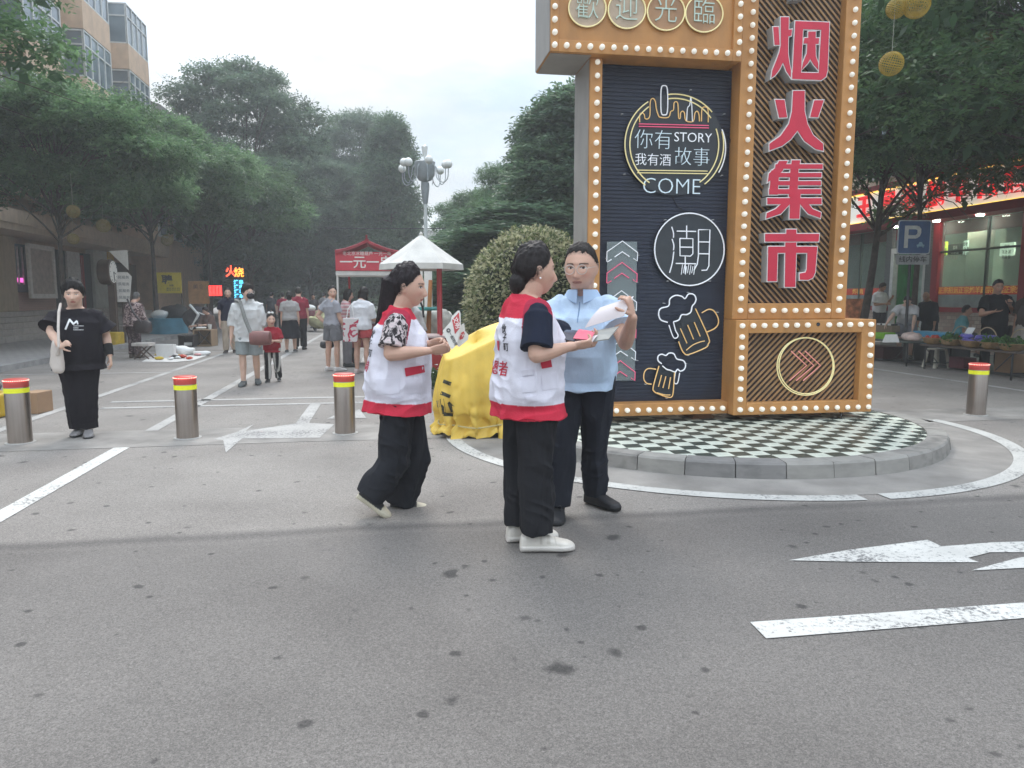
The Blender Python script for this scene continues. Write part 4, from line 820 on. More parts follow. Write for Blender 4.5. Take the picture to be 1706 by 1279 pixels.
for v_ in (11.5, 14.5, 17.0, 19.3): MB().sbox(UR + .5, UR + .62, v_ - .6, v_ + .6, 3.22, 3.28).build('ceiling_tube', LIT, rest_)
for (x0, x1, y0, y1, cl, em, words_) in ((1566, 1577, 402, 424, (.62, .72, .05), 1.0, ''), (1579, 1604, 405, 423, (.05, .06, .055), 0, '价目'), (1604, 1612, 400, 424, (.6, .7, .6), .7, ''), (1665, 1690, 403, 425, (.6, .68, .55), .8, '')):
    q0, q1 = PU(x0, y1, UR + .4), PU(x1, y0, UR + .4); lb = MB().sbox(UR + .4, UR + .45, q1[0], q0[0], PU(x1, y1, UR + .4)[1], q1[1]).build('menu_board', mat('menu_%d' % x0, cl, .5, emit=em), rest_)
    for i in range(3): text('lettering', '羊汤 面' if i else '菜单', .1, lambda x, y, d, i=i: S(UR + .398 - d, (q0[0] + q1[0]) / 2 - x * .8, q1[1] - .1 - i * .12 + y), GLYW if em == 0 else mat('menu_ink', (.06, .09, .04), .6), lb, .004, .01)
WG = glass_mat('shop_glass', (.78, .86, .82), .86, .04)
MB().sbox(UR + .04, UR + .05, vN, ve0 - .22, 1.14, 3.3).build('window', WG, rest_); MB().sbox(UR + .04, UR + .05, vd1 + .4, vF, 1.14, 3.3).build('window', WG, rest_)
FRO = mat('frosted_film', (.28, .33, .32), .5, 0, .3, 2.5)
MB().sbox(UR + .026, UR + .03, vN, ve0 - .225, 1.15, 1.46).sbox(UR + .026, UR + .03, vd1 + .45, vF, 1.15, 1.46).build('frosted_strip', FRO, rest_)
bn_ = MB().sbox(UR + .02, UR + .026, vN, ve0 - .225, 1.463, 1.66).sbox(UR + .02, UR + .026, vd1 + .45, vF, 1.463, 1.66).build('banner_strip', mat('banner_orange_red', (.5, .06, .03), .6, emit=.08), rest_)
BY = mat('banner_yellow_ink', (.75, .48, .1), .5, emit=.1)
for t_, px in (('正宗招远正宗炖羊肉', 1600), ('正宗招远正宗炖羊肉', 1676), ('炖羊肉', 1428)):
    v_ = PU(px, 487, UR)[0]; text('lettering', t_, .17, lambda x, y, d: S(UR + .018 - d, v_ - x * 1.02, 1.56 + y), BY, bn_, .004, .012)
mb = MB()
for v_ in np.arange(vN + .5, vF, 2.4):
    if not (ve0 < v_ < vd1 + .6): MB().sbox(UR + .005, UR + .065, v_ - .03, v_ + .03, 1.145, 3.29).build('mullion', mat('dark_mullion', (.06, .07, .06), .5), rest_)
mb = MB().sbox(UR, UR + .06, vN, ve0 - .23, 2.52, 2.57); mb.build('window_bar', mat('dark_mullion', (.06, .07, .06), .5), rest_)
# doorway with a green plastic curtain
MB().sbox(UR - .04, UR + .1, vd1, vd1 + .12, .05, 2.75).sbox(UR - .04, UR + .1, vd0 + .003, vd0 + .08, .05, 2.75).sbox(UR - .04, UR + .1, vd0 + .08, vd1, 2.6, 2.75).build('door_frame', WFR, rest_)
mb = MB(); gz = np.linspace(vd0 + .45, vd1 - .03, 40); mb.add([S(UR + .12 + .025 * math.sin(i * 1.9), v_, z) for i, v_ in enumerate(gz) for z in (.1, 2.6)], [(2 * i, 2 * i + 1, 2 * i + 3, 2 * i + 2) for i in range(39)]); mb.build('green_curtain', mat('green_plastic', (.02, .2, .045), .35, 0, .15, 3), rest_)
mb = MB(); gz = np.linspace(vd0 + .08, vd0 + .44, 14); mb.add([S(UR + .1 + .03 * math.sin(i * 2.1), v_, z) for i, v_ in enumerate(gz) for z in (.1, 2.6)], [(2 * i, 2 * i + 1, 2 * i + 3, 2 * i + 2) for i in range(13)]); mb.build('clear_curtain', mat('pale_plastic', (.5, .6, .56), .25, 0, .2, 3), rest_)
MB().sbox(UR - .02, UR + .1, vd1 + .13, vd1 + .38, .05, 3.3).build('brick_column', GBRICK, rest_)
# fascia
MB().sbox(UR - .55, UR + .1, vN, vF, 3.32, 3.52).sbox(UR - .5, UR - .3, vN, vF, 4.36, 4.5).build('fascia_frame', RW, rest_)
MB().sbox(UR + .12, UR + .3, vN, vF, 3.0, 4.4).build('lintel', RW, rest_)
MB().sbox(UR - .4, UR + .1, vN + .3, vF, 3.523, 4.355).build('fascia_panel', mat('fascia_white_lit', (.8, .81, .77), .5, 0, .05, 3, emit=.3), rest_)
MB().sbox(UR - .47, UR - .41, vN, vF, 3.525, 3.55).sbox(UR - .47, UR - .41, vN, vF, 4.33, 4.355).build('led_edge', mat('led_warm', (1, .66, .12), .4, emit=.9), rest_)
RL = mat('fascia_red_lit', (.9, .02, .03), .4, emit=.38)
for i, (t_, px) in enumerate((('王', 1441), ('家', 1479), ('老', 1515), ('炖', 1558), ('羊', 1597), ('肉', 1645), ('馆', 1688))):
    v_ = PU(px, 345, UR - .42)[0]; text('red_character', t_, .66, lambda x, y, d: S(UR - .42 - d, v_ - x * .92, 3.94 + y), RL, rest_, .06, .03)
for px in (1492, 1560, 1632): v_ = PU(px, 372, UR - .3)[0]; MB().lathe([(.07, 3.29), (.09, 3.315)], n=12, fn=lambda x, y, z: S(UR - .3 + x, v_ + y, z)).build('downlight', LIT, rest_)
up = thing('upper_house', 'pale beige upper storey set back above the restaurant roof', 'building', S(18, 18, 4.5))
MB().sbox(UR + .6, UR + 10, 6, 30, 4.0, 7.2).build('wall', stripe_dirt('beige_render', (.5, .4, .3), .9), up); MB().sbox(UR + .1, UR + 10.4, 5.8, 30.3, 7.2, 7.4).build('roof', mat('grey_roof'), up)
for v_ in (9, 12.5, 16, 19.5, 23): wf = MB().sbox(UR + .52, UR + .6, v_, v_ + 1.6, 4.9, 6.5).build('window', WFR, up); MB().sbox(UR + .5, UR + .52, v_ + .08, v_ + 1.52, 4.98, 6.42).build('pane', PGLASS, wf)
far = thing('far_flats', 'distant flats with a sloping roof behind the trees left of the sign', 'building', S(16, 45, 0))
MB().sbox(12.2, 22, 33, 52, 0, 14).build('wall', TAN, far); MB().prism([(11.2, 14), (22.8, 14), (22.8, 14.3), (17, 16.5), (11.2, 14.3)], 32, 53, lambda x, y, d: S(x, d, y)).build('roof', mat('grey_roof'), far)
for v_ in range(35, 51, 4):
    for z in (2, 4.8, 7.6, 10.4): wf = MB().sbox(12.1, 12.2, v_, v_ + 1.6, z, z + 1.6).build('window', WFR, far); MB().sbox(12.08, 12.1, v_ + .08, v_ + 1.52, z + .08, z + 1.52).build('pane', PGLASS, wf)
end = thing('far_block', 'pale low block closing the far end of the street under the cable', 'building', P(745, 500, 120)[:2] + (0,))
x0, x1 = P(700, 400, 120)[0], P(800, 400, 120)[0]; MB().box(x0, x1, 120, 130, 0, P(750, 388, 120)[2]).build('wall', mat('pale_render', (.5, .5, .48), .9), end); MB().box(x0 - .5, x1 + .5, 119.5, 130.5, P(750, 388, 120)[2] + .01, P(750, 384, 120)[2]).build('roof_edge', mat('grey_roof'), end)
# ================================================================ TREES AND PLANTS
LEAF = leaf_mat('foliage', .48); BARK = mat('bark', (.07, .055, .045), .95, 0, .3, 9, bump=.6, bscale=30)
def leaf_quads(base, d, up, L, W):
    """base, direction and face-up arrays -> rhombic leaves"""
    s = np.cross(d, up); s /= np.linalg.norm(s, axis=1, keepdims=True) + 1e-9; L = L[:, None]; W = W[:, None]
    n = len(base); V = np.empty((n, 4, 3)); droop = np.zeros((n, 3)); droop[:, 2] = -.12
    V[:, 0] = base; V[:, 1] = base + d * L * .45 + s * W * .5; V[:, 2] = base + d * L + droop * L; V[:, 3] = base + d * L * .45 - s * W * .5
    return V.reshape(-1, 3), np.arange(n * 4).reshape(-1, 4)
def unit(a): return a / (np.linalg.norm(a, axis=-1, keepdims=True) + 1e-9)
def foliage_mesh(name, clumps, r, per, leaf, hue=(.045, .075, .03), hue2=(.085, .12, .045), core=.25, seed=0):
    """clumps: (x, y, z, rx, rz); sprays of leaflets over and through each clump"""
    g = np.random.default_rng(seed); BV, DV, UV_, LV, WV, CV = [], [], [], [], [], []
    for (x, y, z, rx, rz) in clumps:
        n = int(per * (rx / r) ** 1.6); dirs = unit(g.normal(size=(n, 3))); dirs[:, 2] = np.where(dirs[:, 2] < -.3, -dirs[:, 2] * .6, dirs[:, 2])
        rad = g.uniform(.35, 1.0, n) ** .6; p = np.array([x, y, z]) + dirs * rad[:, None] * np.array([rx, rx, rz])
        d = unit(dirs * np.array([1, 1, .35]) + g.normal(size=(n, 3)) * .45 + np.array([0, 0, -.12]))
        tint = g.uniform(0, 1, n); light = g.uniform(.65, 1.3)
        k = 6
        for j in range(k):
            t = (j + .5) / k; side = 1 if j % 2 else -1
            sv = unit(np.cross(d, np.array([0, 0, 1.0])) + g.normal(size=(n, 3)) * .25) * side
            b_ = p + d * (t * leaf * 2.6)
            BV.append(b_); DV.append(unit(d * .55 + sv * .9 + g.normal(size=(n, 3)) * .2)); UV_.append(unit(np.array([0, 0, 1.0]) + g.normal(size=(n, 3)) * .45))
            LV.append(leaf * g.uniform(.75, 1.25, n)); WV.append(leaf * .46 * g.uniform(.8, 1.2, n))
            CV.append((np.array(hue)[None] * (1 - tint[:, None]) + np.array(hue2)[None] * tint[:, None]) * light * g.uniform(.8, 1.2, (n, 1)))
        m = int(n * core); p = np.array([x, y, z]) + unit(g.normal(size=(m, 3))) * (g.uniform(0, .8, m) ** .5)[:, None] * np.array([rx, rx, rz]); BV.append(p); DV.append(unit(g.normal(size=(m, 3)))); UV_.append(unit(g.normal(size=(m, 3)))); LV.append(leaf * g.uniform(1.8, 3, m)); WV.append(leaf * g.uniform(.8, 1.4, m)); CV.append(np.repeat(np.array(hue)[None] * .9, m, 0))
    V, F = leaf_quads(np.concatenate(BV), np.concatenate(DV), np.concatenate(UV_), np.concatenate(LV), np.concatenate(WV))
    return np_mesh(name, V, F, np.repeat(np.concatenate(CV), 4, 0))
def tree_proto(kind, H, R, zb, seed, nclump, per, leaf, tr=.13, hue=(.045, .075, .03), hue2=(.085, .12, .045), fork=.6, flat=.5, core=.25):
    g = np.random.default_rng(seed); cl = []; mb = MB(); zc = (zb + H) / 2
    lean = g.normal(size=2) * .03
    for i in range(nclump):
        t = (i + .5) / nclump; z = zb + (H - zb) * (t ** .85)
        if kind == 'cone': rr = R * (1 - t) ** .8 * g.uniform(.55, 1)
        elif kind == 'round': rr = R * math.sqrt(max(0.02, 1 - ((z - zc) / (H - zb) * 1.9) ** 2)) * math.sqrt(g.uniform(.1, 1))
        else: rr = R * (math.sin(math.pi * min(1, .16 + .84 * t) ** .8) * .75 + .3) * math.sqrt(g.uniform(.12, 1.1))
        a_ = i * 2.39996 + g.normal() * .4; rx = (R * .30 + .15) * g.uniform(.7, 1.25); cl.append((rr * math.cos(a_) + lean[0] * z, rr * math.sin(a_) + lean[1] * z, z, rx, rx * flat * g.uniform(.8, 1.3)))
    fz = zb * fork; top = (lean[0] * H * .7, lean[1] * H * .7, H * .85)
    pts = [(lean[0] * z + .03 * math.sin(z * 1.7), lean[1] * z + .03 * math.cos(z * 1.3), z) for z in np.linspace(-.05, H * .85, 12)]
    mb.tube(pts, [tr * 1.35] + [tr * (1 - .85 * i / 11) for i in range(1, 12)], 9)
    for i, c in enumerate(cl):
        if i % 2 and nclump > 30: continue
        z0 = fz + (c[2] - fz) * g.uniform(.25, .6) if kind != 'cone' else c[2] - .1; z0 = max(fz, min(z0, H * .8)); s_ = (lean[0] * z0, lean[1] * z0, z0)
        dst = math.hypot(c[0] - s_[0], c[1] - s_[1]); m_ = [s_[j] + (c[j] - s_[j]) * (.42 if j < 2 else .5) + (dst * .16 if j == 2 else 0) + .12 * g.normal() for j in range(3)]; r0 = tr * .45 * (1 - .6 * z0 / H)
        mb.tube([s_, [(s_[j] * .6 + m_[j] * .4) + .08 * g.normal() for j in range(3)], m_, c[:3]], [r0, r0 * .8, r0 * .55, r0 * .2], 5, cap=False)
        for _ in range(3):
            e = [c[j] + g.normal() * c[3] * .6 for j in range(3)]; mb.tube([m_, [(m_[j] + e[j]) / 2 + g.normal() * .06 for j in range(3)], e], [r0 * .4, r0 * .25, .006], 4, cap=False)
    t_ = thing('tree', '', 'tree'); mb.build('trunk', BARK, t_, True)
    link('crown', foliage_mesh('crown', cl, R * .30 + .15, per, leaf, hue, hue2, core, seed), LEAF, t_); return t_
DG, DG2 = (.08, .16, .075), (.15, .255, .105)
protoA = tree_proto('spread', 9.4, 3.5, 3.4, 3, 50, 430, .115, .11, DG, DG2, flat=.42, core=.16)
protoF = tree_proto('spread', 7.3, 3.3, 4.3, 77, 46, 430, .115, .11, DG, DG2, fork=.55, flat=.42, core=.16)
protoB = tree_proto('spread', 8.4, 3.3, 3.5, 8, 46, 430, .115, .12, DG, DG2, flat=.42, core=.16)
protoC = tree_proto('round', 14.5, 4.2, 3.2, 21, 58, 300, .19, .2, (.085, .14, .095), (.14, .2, .12), flat=.45, core=.18)
protoD = tree_proto('cone', 7.6, 2.1, .8, 33, 60, 190, .15, .1, (.08, .14, .09), (.13, .2, .105), flat=.55)
protoE = tree_proto('spread', 10.0, 4.3, 3.7, 51, 80, 380, .105, .16, (.055, .115, .052), (.11, .19, .075), flat=.4, core=.18)
TREES = 'trees along the market street'
used = set()
def plant(pr, x, y, s, rz, label, sz=None, group=TREES):
    o = pr if pr.name not in used else copy_tree(pr); used.add(pr.name); o.matrix_basis = Matrix.Translation((x, y, 0)) @ Matrix.Rotation(rz, 4, 'Z') @ Matrix.Diagonal((s, s, sz or s, 1)); tag(o, label, 'tree', group); return o
def at_uv(u, v): return S(u, v, 0)[:2]
plant(protoF, P(106, 500, 19.5)[0], 19.5, .80, .4, 'leafy tree whose trunk stands behind the woman in black', .87)
plant(protoB, *at_uv(-9.35, 12.6), .98, 2.0, 'leafy tree hanging into the upper left corner before the flats', 1.05)
plant(protoF, P(262, 500, 27)[0], 27, 1.0, 4.2, 'leafy tree with thin trunk beside the blue round tub', .98)
plant(protoF, P(352, 500, 33)[0], 33, 1.05, 3.0, 'leafy tree behind the yellow recruitment banner', 1.0)
plant(protoC, P(418, 500, 41)[0], 41, .92, .3, 'tallest dark tree rising left of the street', .93)
plant(protoC, P(335, 500, 48)[0], 48, .8, 2.2, 'dark tree next to the low house with sloping eaves', .72)
plant(protoC, P(520, 500, 50)[0], 50, .9, 1.2, 'dark tree between the tallest tree and the red stall', .74)
plant(protoC, P(590, 500, 56)[0], 56, .8, 3.9, 'thin topped tree above the red tiled stall', .98)
plant(protoD, P(652, 500, 46)[0], 46, 1.15, .7, 'dark conifer left of the street lamp', 1.55)
plant(protoD, P(622, 500, 52)[0], 52, 1.7, 2.7, 'broad dark conifer behind the red stall', 1.3)
plant(protoD, P(908, 500, 24)[0], 24, 1.0, 1.9, 'conifer just left of the big sign with pointed top', .93)
plant(protoD, P(958, 500, 21)[0], 21, 1.1, 3.3, 'conifer partly hidden by the left edge of the big sign', .9)
plant(protoB, P(858, 500, 31)[0], 31, .62, .9, 'rounded tree behind the clipped bush', .76)
plant(protoB, P(800, 500, 38)[0], 38, .6, 5.1, 'small loose tree right of the street lamp', .76)
plant(protoB, P(752, 500, 62)[0], 62, .8, 3.3, 'far tree below the cable right of the lamp', .8)
plant(protoD, P(822, 500, 27)[0], 27, 1.3, 4.4, 'low bushy conifer behind the pale rock', .5)
plant(protoD, P(880, 500, 20)[0], 20, 1.5, 5.4, 'low dark conifer directly behind the clipped bush', .48)
plant(protoD, P(770, 500, 34)[0], 34, 1.6, .2, 'low dark conifer behind the white canopy', .55)
plant(protoA, P(1437, 500, 17.7)[0], 17.7, .95, 1.1, 'thin trunked tree at the right edge of the big sign', 1.0)
plant(protoF, P(1526, 500, 17.2)[0], 17.2, .74, 2.9, 'tree with low leafy branches directly behind the parking sign', 1.02)
plant(protoE, P(1800, 500, 12.6)[0], 12.6, 1.0, .6, 'large leafy tree overhanging the parking sign from the right')
for i, (px, Y, s, k) in enumerate(((470, 75, .9, 0), (540, 85, 1.0, 1), (610, 80, .95, 0), (680, 95, .8, 1), (440, 62, .8, 1), (565, 68, .7, 0))):
    plant(protoC, P(px, 500, Y)[0], Y, s, i * 1.3, 'dark tree in the far grove that closes the street', s * .62, 'far grove at the street end')
for i, (px, Y, s) in enumerate(((395, 52, 1.6), (445, 70, 1.9), (505, 66, 1.9), (560, 72, 2.0), (610, 66, 1.7), (655, 75, 1.8), (705, 84, 1.7), (345, 60, 1.8))):
    plant(protoD, P(px, 500, Y)[0], Y, s, i * 1.9, 'low dark shrub tree filling the far end of the street', s * .5, 'far undergrowth at the street end')
# clipped bush with pale edged leaves
bx, by, _ = P(888, 545, 10.6); g = np.random.default_rng(4); n_ = 15000
d = unit(g.normal(size=(n_, 3))); d = d[d[:, 2] > -.75]; n_ = len(d); rr = g.uniform(.86, 1.03, n_) + .05 * vnoise(d * 5, 7); zb_ = 1.36
sx_ = np.where(d[:, 2] > 0, .95, .95)[:, None] * np.array([1, 1, 1.0]); p = d * rr[:, None] * np.array([.98, .98, 1.02]); p[:, :2] *= (1 - .12 * np.maximum(d[:, 2], 0))[:, None]; p += np.array([bx, by, zb_])
ld = unit(d * .8 + g.normal(size=(n_, 3)) * .6); lu = unit(d + g.normal(size=(n_, 3)) * .5)
V, F = leaf_quads(p, ld, lu, g.uniform(.045, .085, n_), g.uniform(.028, .045, n_)); tn = g.uniform(0, 1, n_)
cols = np.where(tn[:, None] < .58, np.array([[.46, .45, .28]]) * g.uniform(.7, 1.2, (n_, 1)), np.array([[.14, .175, .075]]) * g.uniform(.6, 1.3, (n_, 1)))
bush = thing('clipped_bush', 'big rounded clipped bush with pale edged leaves behind the volunteers', 'bush', (bx, by, 0))
link('crown', np_mesh('crown', V, F, np.repeat(cols, 4, 0)), LEAF, bush)
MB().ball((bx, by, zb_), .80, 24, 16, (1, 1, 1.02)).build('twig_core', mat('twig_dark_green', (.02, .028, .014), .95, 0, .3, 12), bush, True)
mb = MB().tube([(bx, by, 0), (bx + .02, by, .7)], .09, 8)
for i in range(7): mb.tube([(bx, by, .2), (bx + .4 * math.cos(i), by + .4 * math.sin(i), .9)], [.03, .015], 5)
mb.build('trunk', BARK, bush)
# flower bed
g = np.random.default_rng(14); n_ = 9000
pu = g.uniform(.2, 3.4, n_); pvv = g.uniform(10.4, 14.0, n_) ; hgt = .22 + .2 * (vnoise(np.stack([pu * 1.4, pvv * 1.4, pu * 0], 1), 3) * .5 + .5)
keep = ~((np.abs(pu - cu) < .6) & (np.abs(pvv - cvv) < .5)); pu, pvv, hgt = pu[keep], pvv[keep], hgt[keep]; n_ = len(pu)
base = np.stack([pu * CA - pvv * SA, pu * SA + pvv * CA, g.uniform(0, 1, n_) * hgt], 1); dd = unit(np.stack([g.normal(size=n_) * .6, g.normal(size=n_) * .6, np.abs(g.normal(size=n_)) + .3], 1))
V, F = leaf_quads(base, dd, unit(g.normal(size=(n_, 3))), g.uniform(.09, .2, n_), g.uniform(.02, .05, n_))
fb = link('flower_bed', np_mesh('flower_bed', V, F, np.repeat(np.array([[.07, .12, .04]]) * g.uniform(.5, 1.5, (n_, 1)), 4, 0)), LEAF); tag(fb, 'low green bed dotted with white flowers behind the yellow sheet', 'flower bed', kind='stuff')
mb = MB()
for i in range(420):
    k = int(g.integers(n_)); c_ = base[k] * [1, 1, 0] + [0, 0, hgt[k] + g.uniform(.02, .12)]
    for j in range(5):
        t = j * 1.2566; a_ = Vector((math.cos(t) * .028, math.sin(t) * .028, .004)); s_ = Vector((-math.sin(t) * .014, math.cos(t) * .014, .006)); c_v = Vector(c_); mb.add([c_v, c_v + a_ * .6 + s_, c_v + a_, c_v + a_ * .6 - s_], [(0, 1, 2, 3)])
mb.build('blossom', mat('white_petal', (.75, .75, .7), .7), fb)
bm_ = MB().sbox(.3, 3.4, 10.35, 10.45, 0, .1); tag(bm_.build('bed_kerb', CONC), kind='structure')
# pale rock, white panels, orange oar, teal stool beyond the cart
rx_, ry_, _ = P(727, 520, 13.6); V = []; mb = MB().ball((0, 0, 0), 1, 28, 18); Vr = np.array(mb.v); Vr = np.sign(Vr) * np.abs(Vr) ** .8; Vr *= (1 + .16 * vnoise(Vr * 1.8, 2) + .07 * vnoise(Vr * 5, 3))[:, None]; Vr = Vr * [.36, .22, .42] + [rx_, ry_, .78]; mb.v = [tuple(q_) for q_ in Vr]
mr = mat('pale_rock', (.5, .48, .43), .9, 0, .35, 6, bump=.6, bscale=12); rk = mb.build('garden_rock', mr, None, True); tag(rk, 'pale craggy garden rock seen between the cart posts', 'rock')
MB().box(rx_ - .3, rx_ + .3, ry_ - .18, ry_ + .18, 0, .5).build('plinth', mat('rock_plinth', (.2, .19, .17), .9, 0, .3, 5), rk, bevel=.04)
wx, wy, _ = P(706, 520, 14.4); pn_ = thing('garden_sign', 'pair of tall narrow white panels standing behind the cart', 'sign', (wx, wy, 0))
for dx in (-.09, .09): MB().box(wx + dx - .075, wx + dx + .075, wy, wy + .05, .05, P(706, 440, 14.4)[2]).build('panel', GLYW, pn_, bevel=.005)
MB().box(wx - .3, wx - .17, wy - .03, wy + .1, 0, 2.15).build('dark_post', DARK, pn_)
ox, oy, _ = P(712, 500, 13.2); oar = thing('garden_spade', 'orange upright prop with a round teal disc in the flower bed', 'ornament', (ox, oy, 0))
MB().tube([(ox - .02, oy, .2), (ox + .06, oy, 1.7)], [.05, .035], 8).build('orange_shaft', mat('orange_wood', (.5, .2, .07), .6, 0, .15, 5), oar)
MB().lathe([(.0, -.03), (.21, -.03), (.22, 0), (.21, .03), (.0, .03)], (ox + .02, oy - .08, P(712, 514, 13.2)[2]), 22).build('teal_disc', mat('teal_disc', (.06, .3, .28), .5), oar)
# wicker ball lanterns hung in the trees
WICK = mat('yellow_wicker', (.42, .3, .04), .6, 0, .15, 8)
def wicker(r=.16, WICK=WICK):
    t_ = thing('wicker_lantern', '', 'lantern'); mb = MB()
    for i in range(14): mb.tube([(r * math.sin(f) * math.cos(i * math.pi / 14), r * math.sin(f) * math.sin(i * math.pi / 14), r * math.cos(f)) for f in np.linspace(0, 2 * math.pi, 25)[:-1]], .0045, 4, close=True)
    for z in np.linspace(-.85, .85, 10): k = r * math.sqrt(1 - z * z); mb.tube([(k * math.cos(f), k * math.sin(f), z * r) for f in np.linspace(0, 2 * math.pi, 25)[:-1]], .0045 if abs(z) > .1 else .008, 4, close=True)
    ct, st_ = math.cos(.5), math.sin(.5); mb.v = [(x, y * ct - z * st_, y * st_ + z * ct) for x, y, z in mb.v]; mb.build('wicker_shell', WICK, t_); MB().tube([(0, 0, r), (.01, 0, r + .8)], .004, 4).build('cord', mat('pale_cord', (.35, .36, .3), .8), t_); return t_
wl0 = wicker(); wl1 = wicker(.16, mat('dull_wicker', (.2, .155, .05), .7, 0, .15, 8))
for i, (px, py, Y, s, rx, lab) in enumerate(((1485, 106, 8.7, .80, .25, 'yellow wicker ball hanging lowest beside the big sign'), (1493, 14, 8.75, .66, -.2, 'smaller yellow wicker ball on the same cord above the lowest one'), (1527, 8, 8.65, .87, .5, 'larger yellow wicker ball cut off at the top beside the small one'), (1640, 72, 12.0, 1.05, .1, 'dull wicker ball half hidden among the leaves at the right'), (122, 352, 17.5, .9, .1, 'wicker ball hanging under the left tree above the woman in black'), (122, 398, 17.8, .8, .3, 'wicker ball low on the left tree beside its trunk'), (172, 376, 18.5, 1.0, .2, 'ochre wicker ball below the left canopy'), (278, 400, 26, 1.2, .2, 'ochre wicker ball hanging above the yellow recruitment banner'))):
    o = (wl0 if i == 0 else copy_tree(wl0)) if i < 3 else (wl1 if i == 3 else copy_tree(wl1)); o.matrix_basis = Matrix.Translation(P(px, py, Y)) @ Matrix.Rotation(i * 1.1 + rx, 4, 'Z') @ Matrix.Diagonal((s, s, s, 1)); tag(o, lab, 'lantern', 'wicker balls hung in the trees')

# ================================================================ RIGHT MARKET TABLES AND GOODS
TBT = mat('table_dark_board', (.1, .075, .06), .6, 0, .2, 5); TBL = mat('table_leg_metal', (.05, .05, .052), .45, .5)
def table(u0, u1, v0, v1, h, lab, m):
    t_ = thing('trestle_table', lab, 'table', S((u0 + u1) / 2, (v0 + v1) / 2, .0), 'market tables on the right')
    MB().sbox(u0, u1, v0, v1, h - .035, h).build('tabletop', m, t_, bevel=.005)
    for uu in (u0 + .04, u1 - .04):
        for vv in (v0 + .12, v1 - .12): MB().tube([S(uu, vv, .0 if uu < 10.9 else .05), S(uu, vv, h - .035)], .018, 6).build('leg', TBL, t_)
    for vv in (v0 + .12, v1 - .12): MB().tube([S(u0 + .05, vv, .12), S(u1 - .05, vv, .12)], .012, 5).build('stretcher', TBL, t_); MB().tube([S(u0 + .05, vv + .03, h - .06), S(u0 + .05, vv + (.35 if vv < (v0 + v1) / 2 else -.35), .14)], .01, 5).build('brace', TBL, t_)
    return t_
TH = .49
t1 = table(10.3, 10.95, 10.75, 13.05, TH, 'low folding table loaded with vegetable baskets', TBT); t2 = table(10.32, 10.95, 13.35, 15.6, TH + .02, 'low folding table with dark legs holding cardboard trays and papers', mat('table_green_grey', (.09, .11, .1), .6, 0, .2, 5)); t3 = table(10.28, 10.9, 8.2, 10.45, TH, 'low folding table at the right edge with piled greens', TBT)
BASK = mat('basket_straw', (.36, .23, .11), .75, 0, .25, 14, bump=.5, bscale=60); GRN = mat('vegetable_green', (.045, .13, .03), .55, 0, .35, 9); TOM = mat('tomato_red', (.5, .06, .03), .3, 0, .2, 5); PURP = mat('violet_wrapper', (.12, .1, .42), .35, 0, .25, 6); YELV = mat('pepper_yellow', (.6, .42, .03), .4, 0, .15, 6); KRAFT = stripe_dirt('cardboard', (.35, .22, .13), .9, 0, .15); WPL = mat('white_paper', (.75, .75, .73), .7, 0, .04)
def basket(u, v, z, handle, lab, fill, rz=0.0, s=1.0):
    t_ = thing('straw_basket', lab, 'basket', S(u, v, z), 'straw baskets on the vegetable table'); fn = lambda x, y, zz: S(u + x * s, v + y * s * 1.25, z + zz * s)
    MB().lathe([(.10, .003), (.15, .03), (.185, .12), (.2, .125), (.19, .13), (.175, .12), (.14, .04), (.03, .035)], n=24, fn=fn).build('bowl', BASK, t_, True)
    if handle: MB().tube([fn(0, .19 * math.cos(f), .1 + .26 * math.sin(f)) for f in np.linspace(0, math.pi, 14)], .011, 6).build('handle', mat('handle_cane', (.4, .31, .2), .6), t_, True)
    gg = np.random.default_rng(int(u * 100 + v * 37)); mb = MB()
    for i in range(16):
        a_, r_ = gg.uniform(0, 6.28), .15 * math.sqrt(gg.uniform(0, 1)); c_ = fn(r_ * math.cos(a_), r_ * math.sin(a_), .1 + gg.uniform(.0, .05)); mb.ball(c_, gg.uniform(.03, .045), 8, 6, (1, 1.2, .85))
    mb.build('produce', fill, t_, True)
    if fill is GRN:
        nn = 160; c_ = np.array(fn(0, 0, .14)); p = c_ + gg.normal(size=(nn, 3)) * [.09, .09, .03]; V, F = leaf_quads(p, unit(gg.normal(size=(nn, 3)) + [0, 0, .5]), unit(gg.normal(size=(nn, 3))), gg.uniform(.06, .12, nn), gg.uniform(.03, .06, nn)); link('leaves', np_mesh('leaves', V, F, np.repeat(np.array([[.06, .15, .03]]) * gg.uniform(.5, 1.5, (nn, 1)), 4, 0)), LEAF, t_)
    return t_
for u, v, hd, lab, fl_ in ((10.44, 12.85, 0, 'straw basket of tomatoes farthest along the vegetable table', TOM), (10.44, 12.38, 0, 'straw basket of loose greens in front of the tomatoes', GRN), (10.46, 11.9, 0, 'straw basket under violet packets', PURP), (10.44, 11.42, 0, 'straw basket next to the violet packets with dark greens', GRN), (10.42, 10.98, 0, 'straw basket of leafy greens nearest the steel bollard', GRN),
                           (10.78, 12.55, 1, 'handled straw basket of orange tomatoes', TOM), (10.8, 11.95, 1, 'handled straw basket of greens in front of the man in black', GRN), (10.8, 11.2, 1, 'handled straw basket of yellow peppers at the table end', YELV), (10.45, 10.2, 0, 'straw basket of greens on the table at the right edge', GRN), (10.75, 9.9, 1, 'handled straw basket on the table at the right edge', GRN)): basket(u, v, TH, hd, lab, fl_)
def simple(name, lab, cat, mb, m, group=None, bev=.006, sm_=False): return tag(mb.build(name, m, None, sm_, bev), lab, cat, group)
def crumple(mb, amp, f, seed=1):
    V = np.array(mb.v); V += amp * np.stack([vnoise(V * f, seed + i) for i in range(3)], 1); mb.v = [tuple(q_) for q_ in V]; return mb
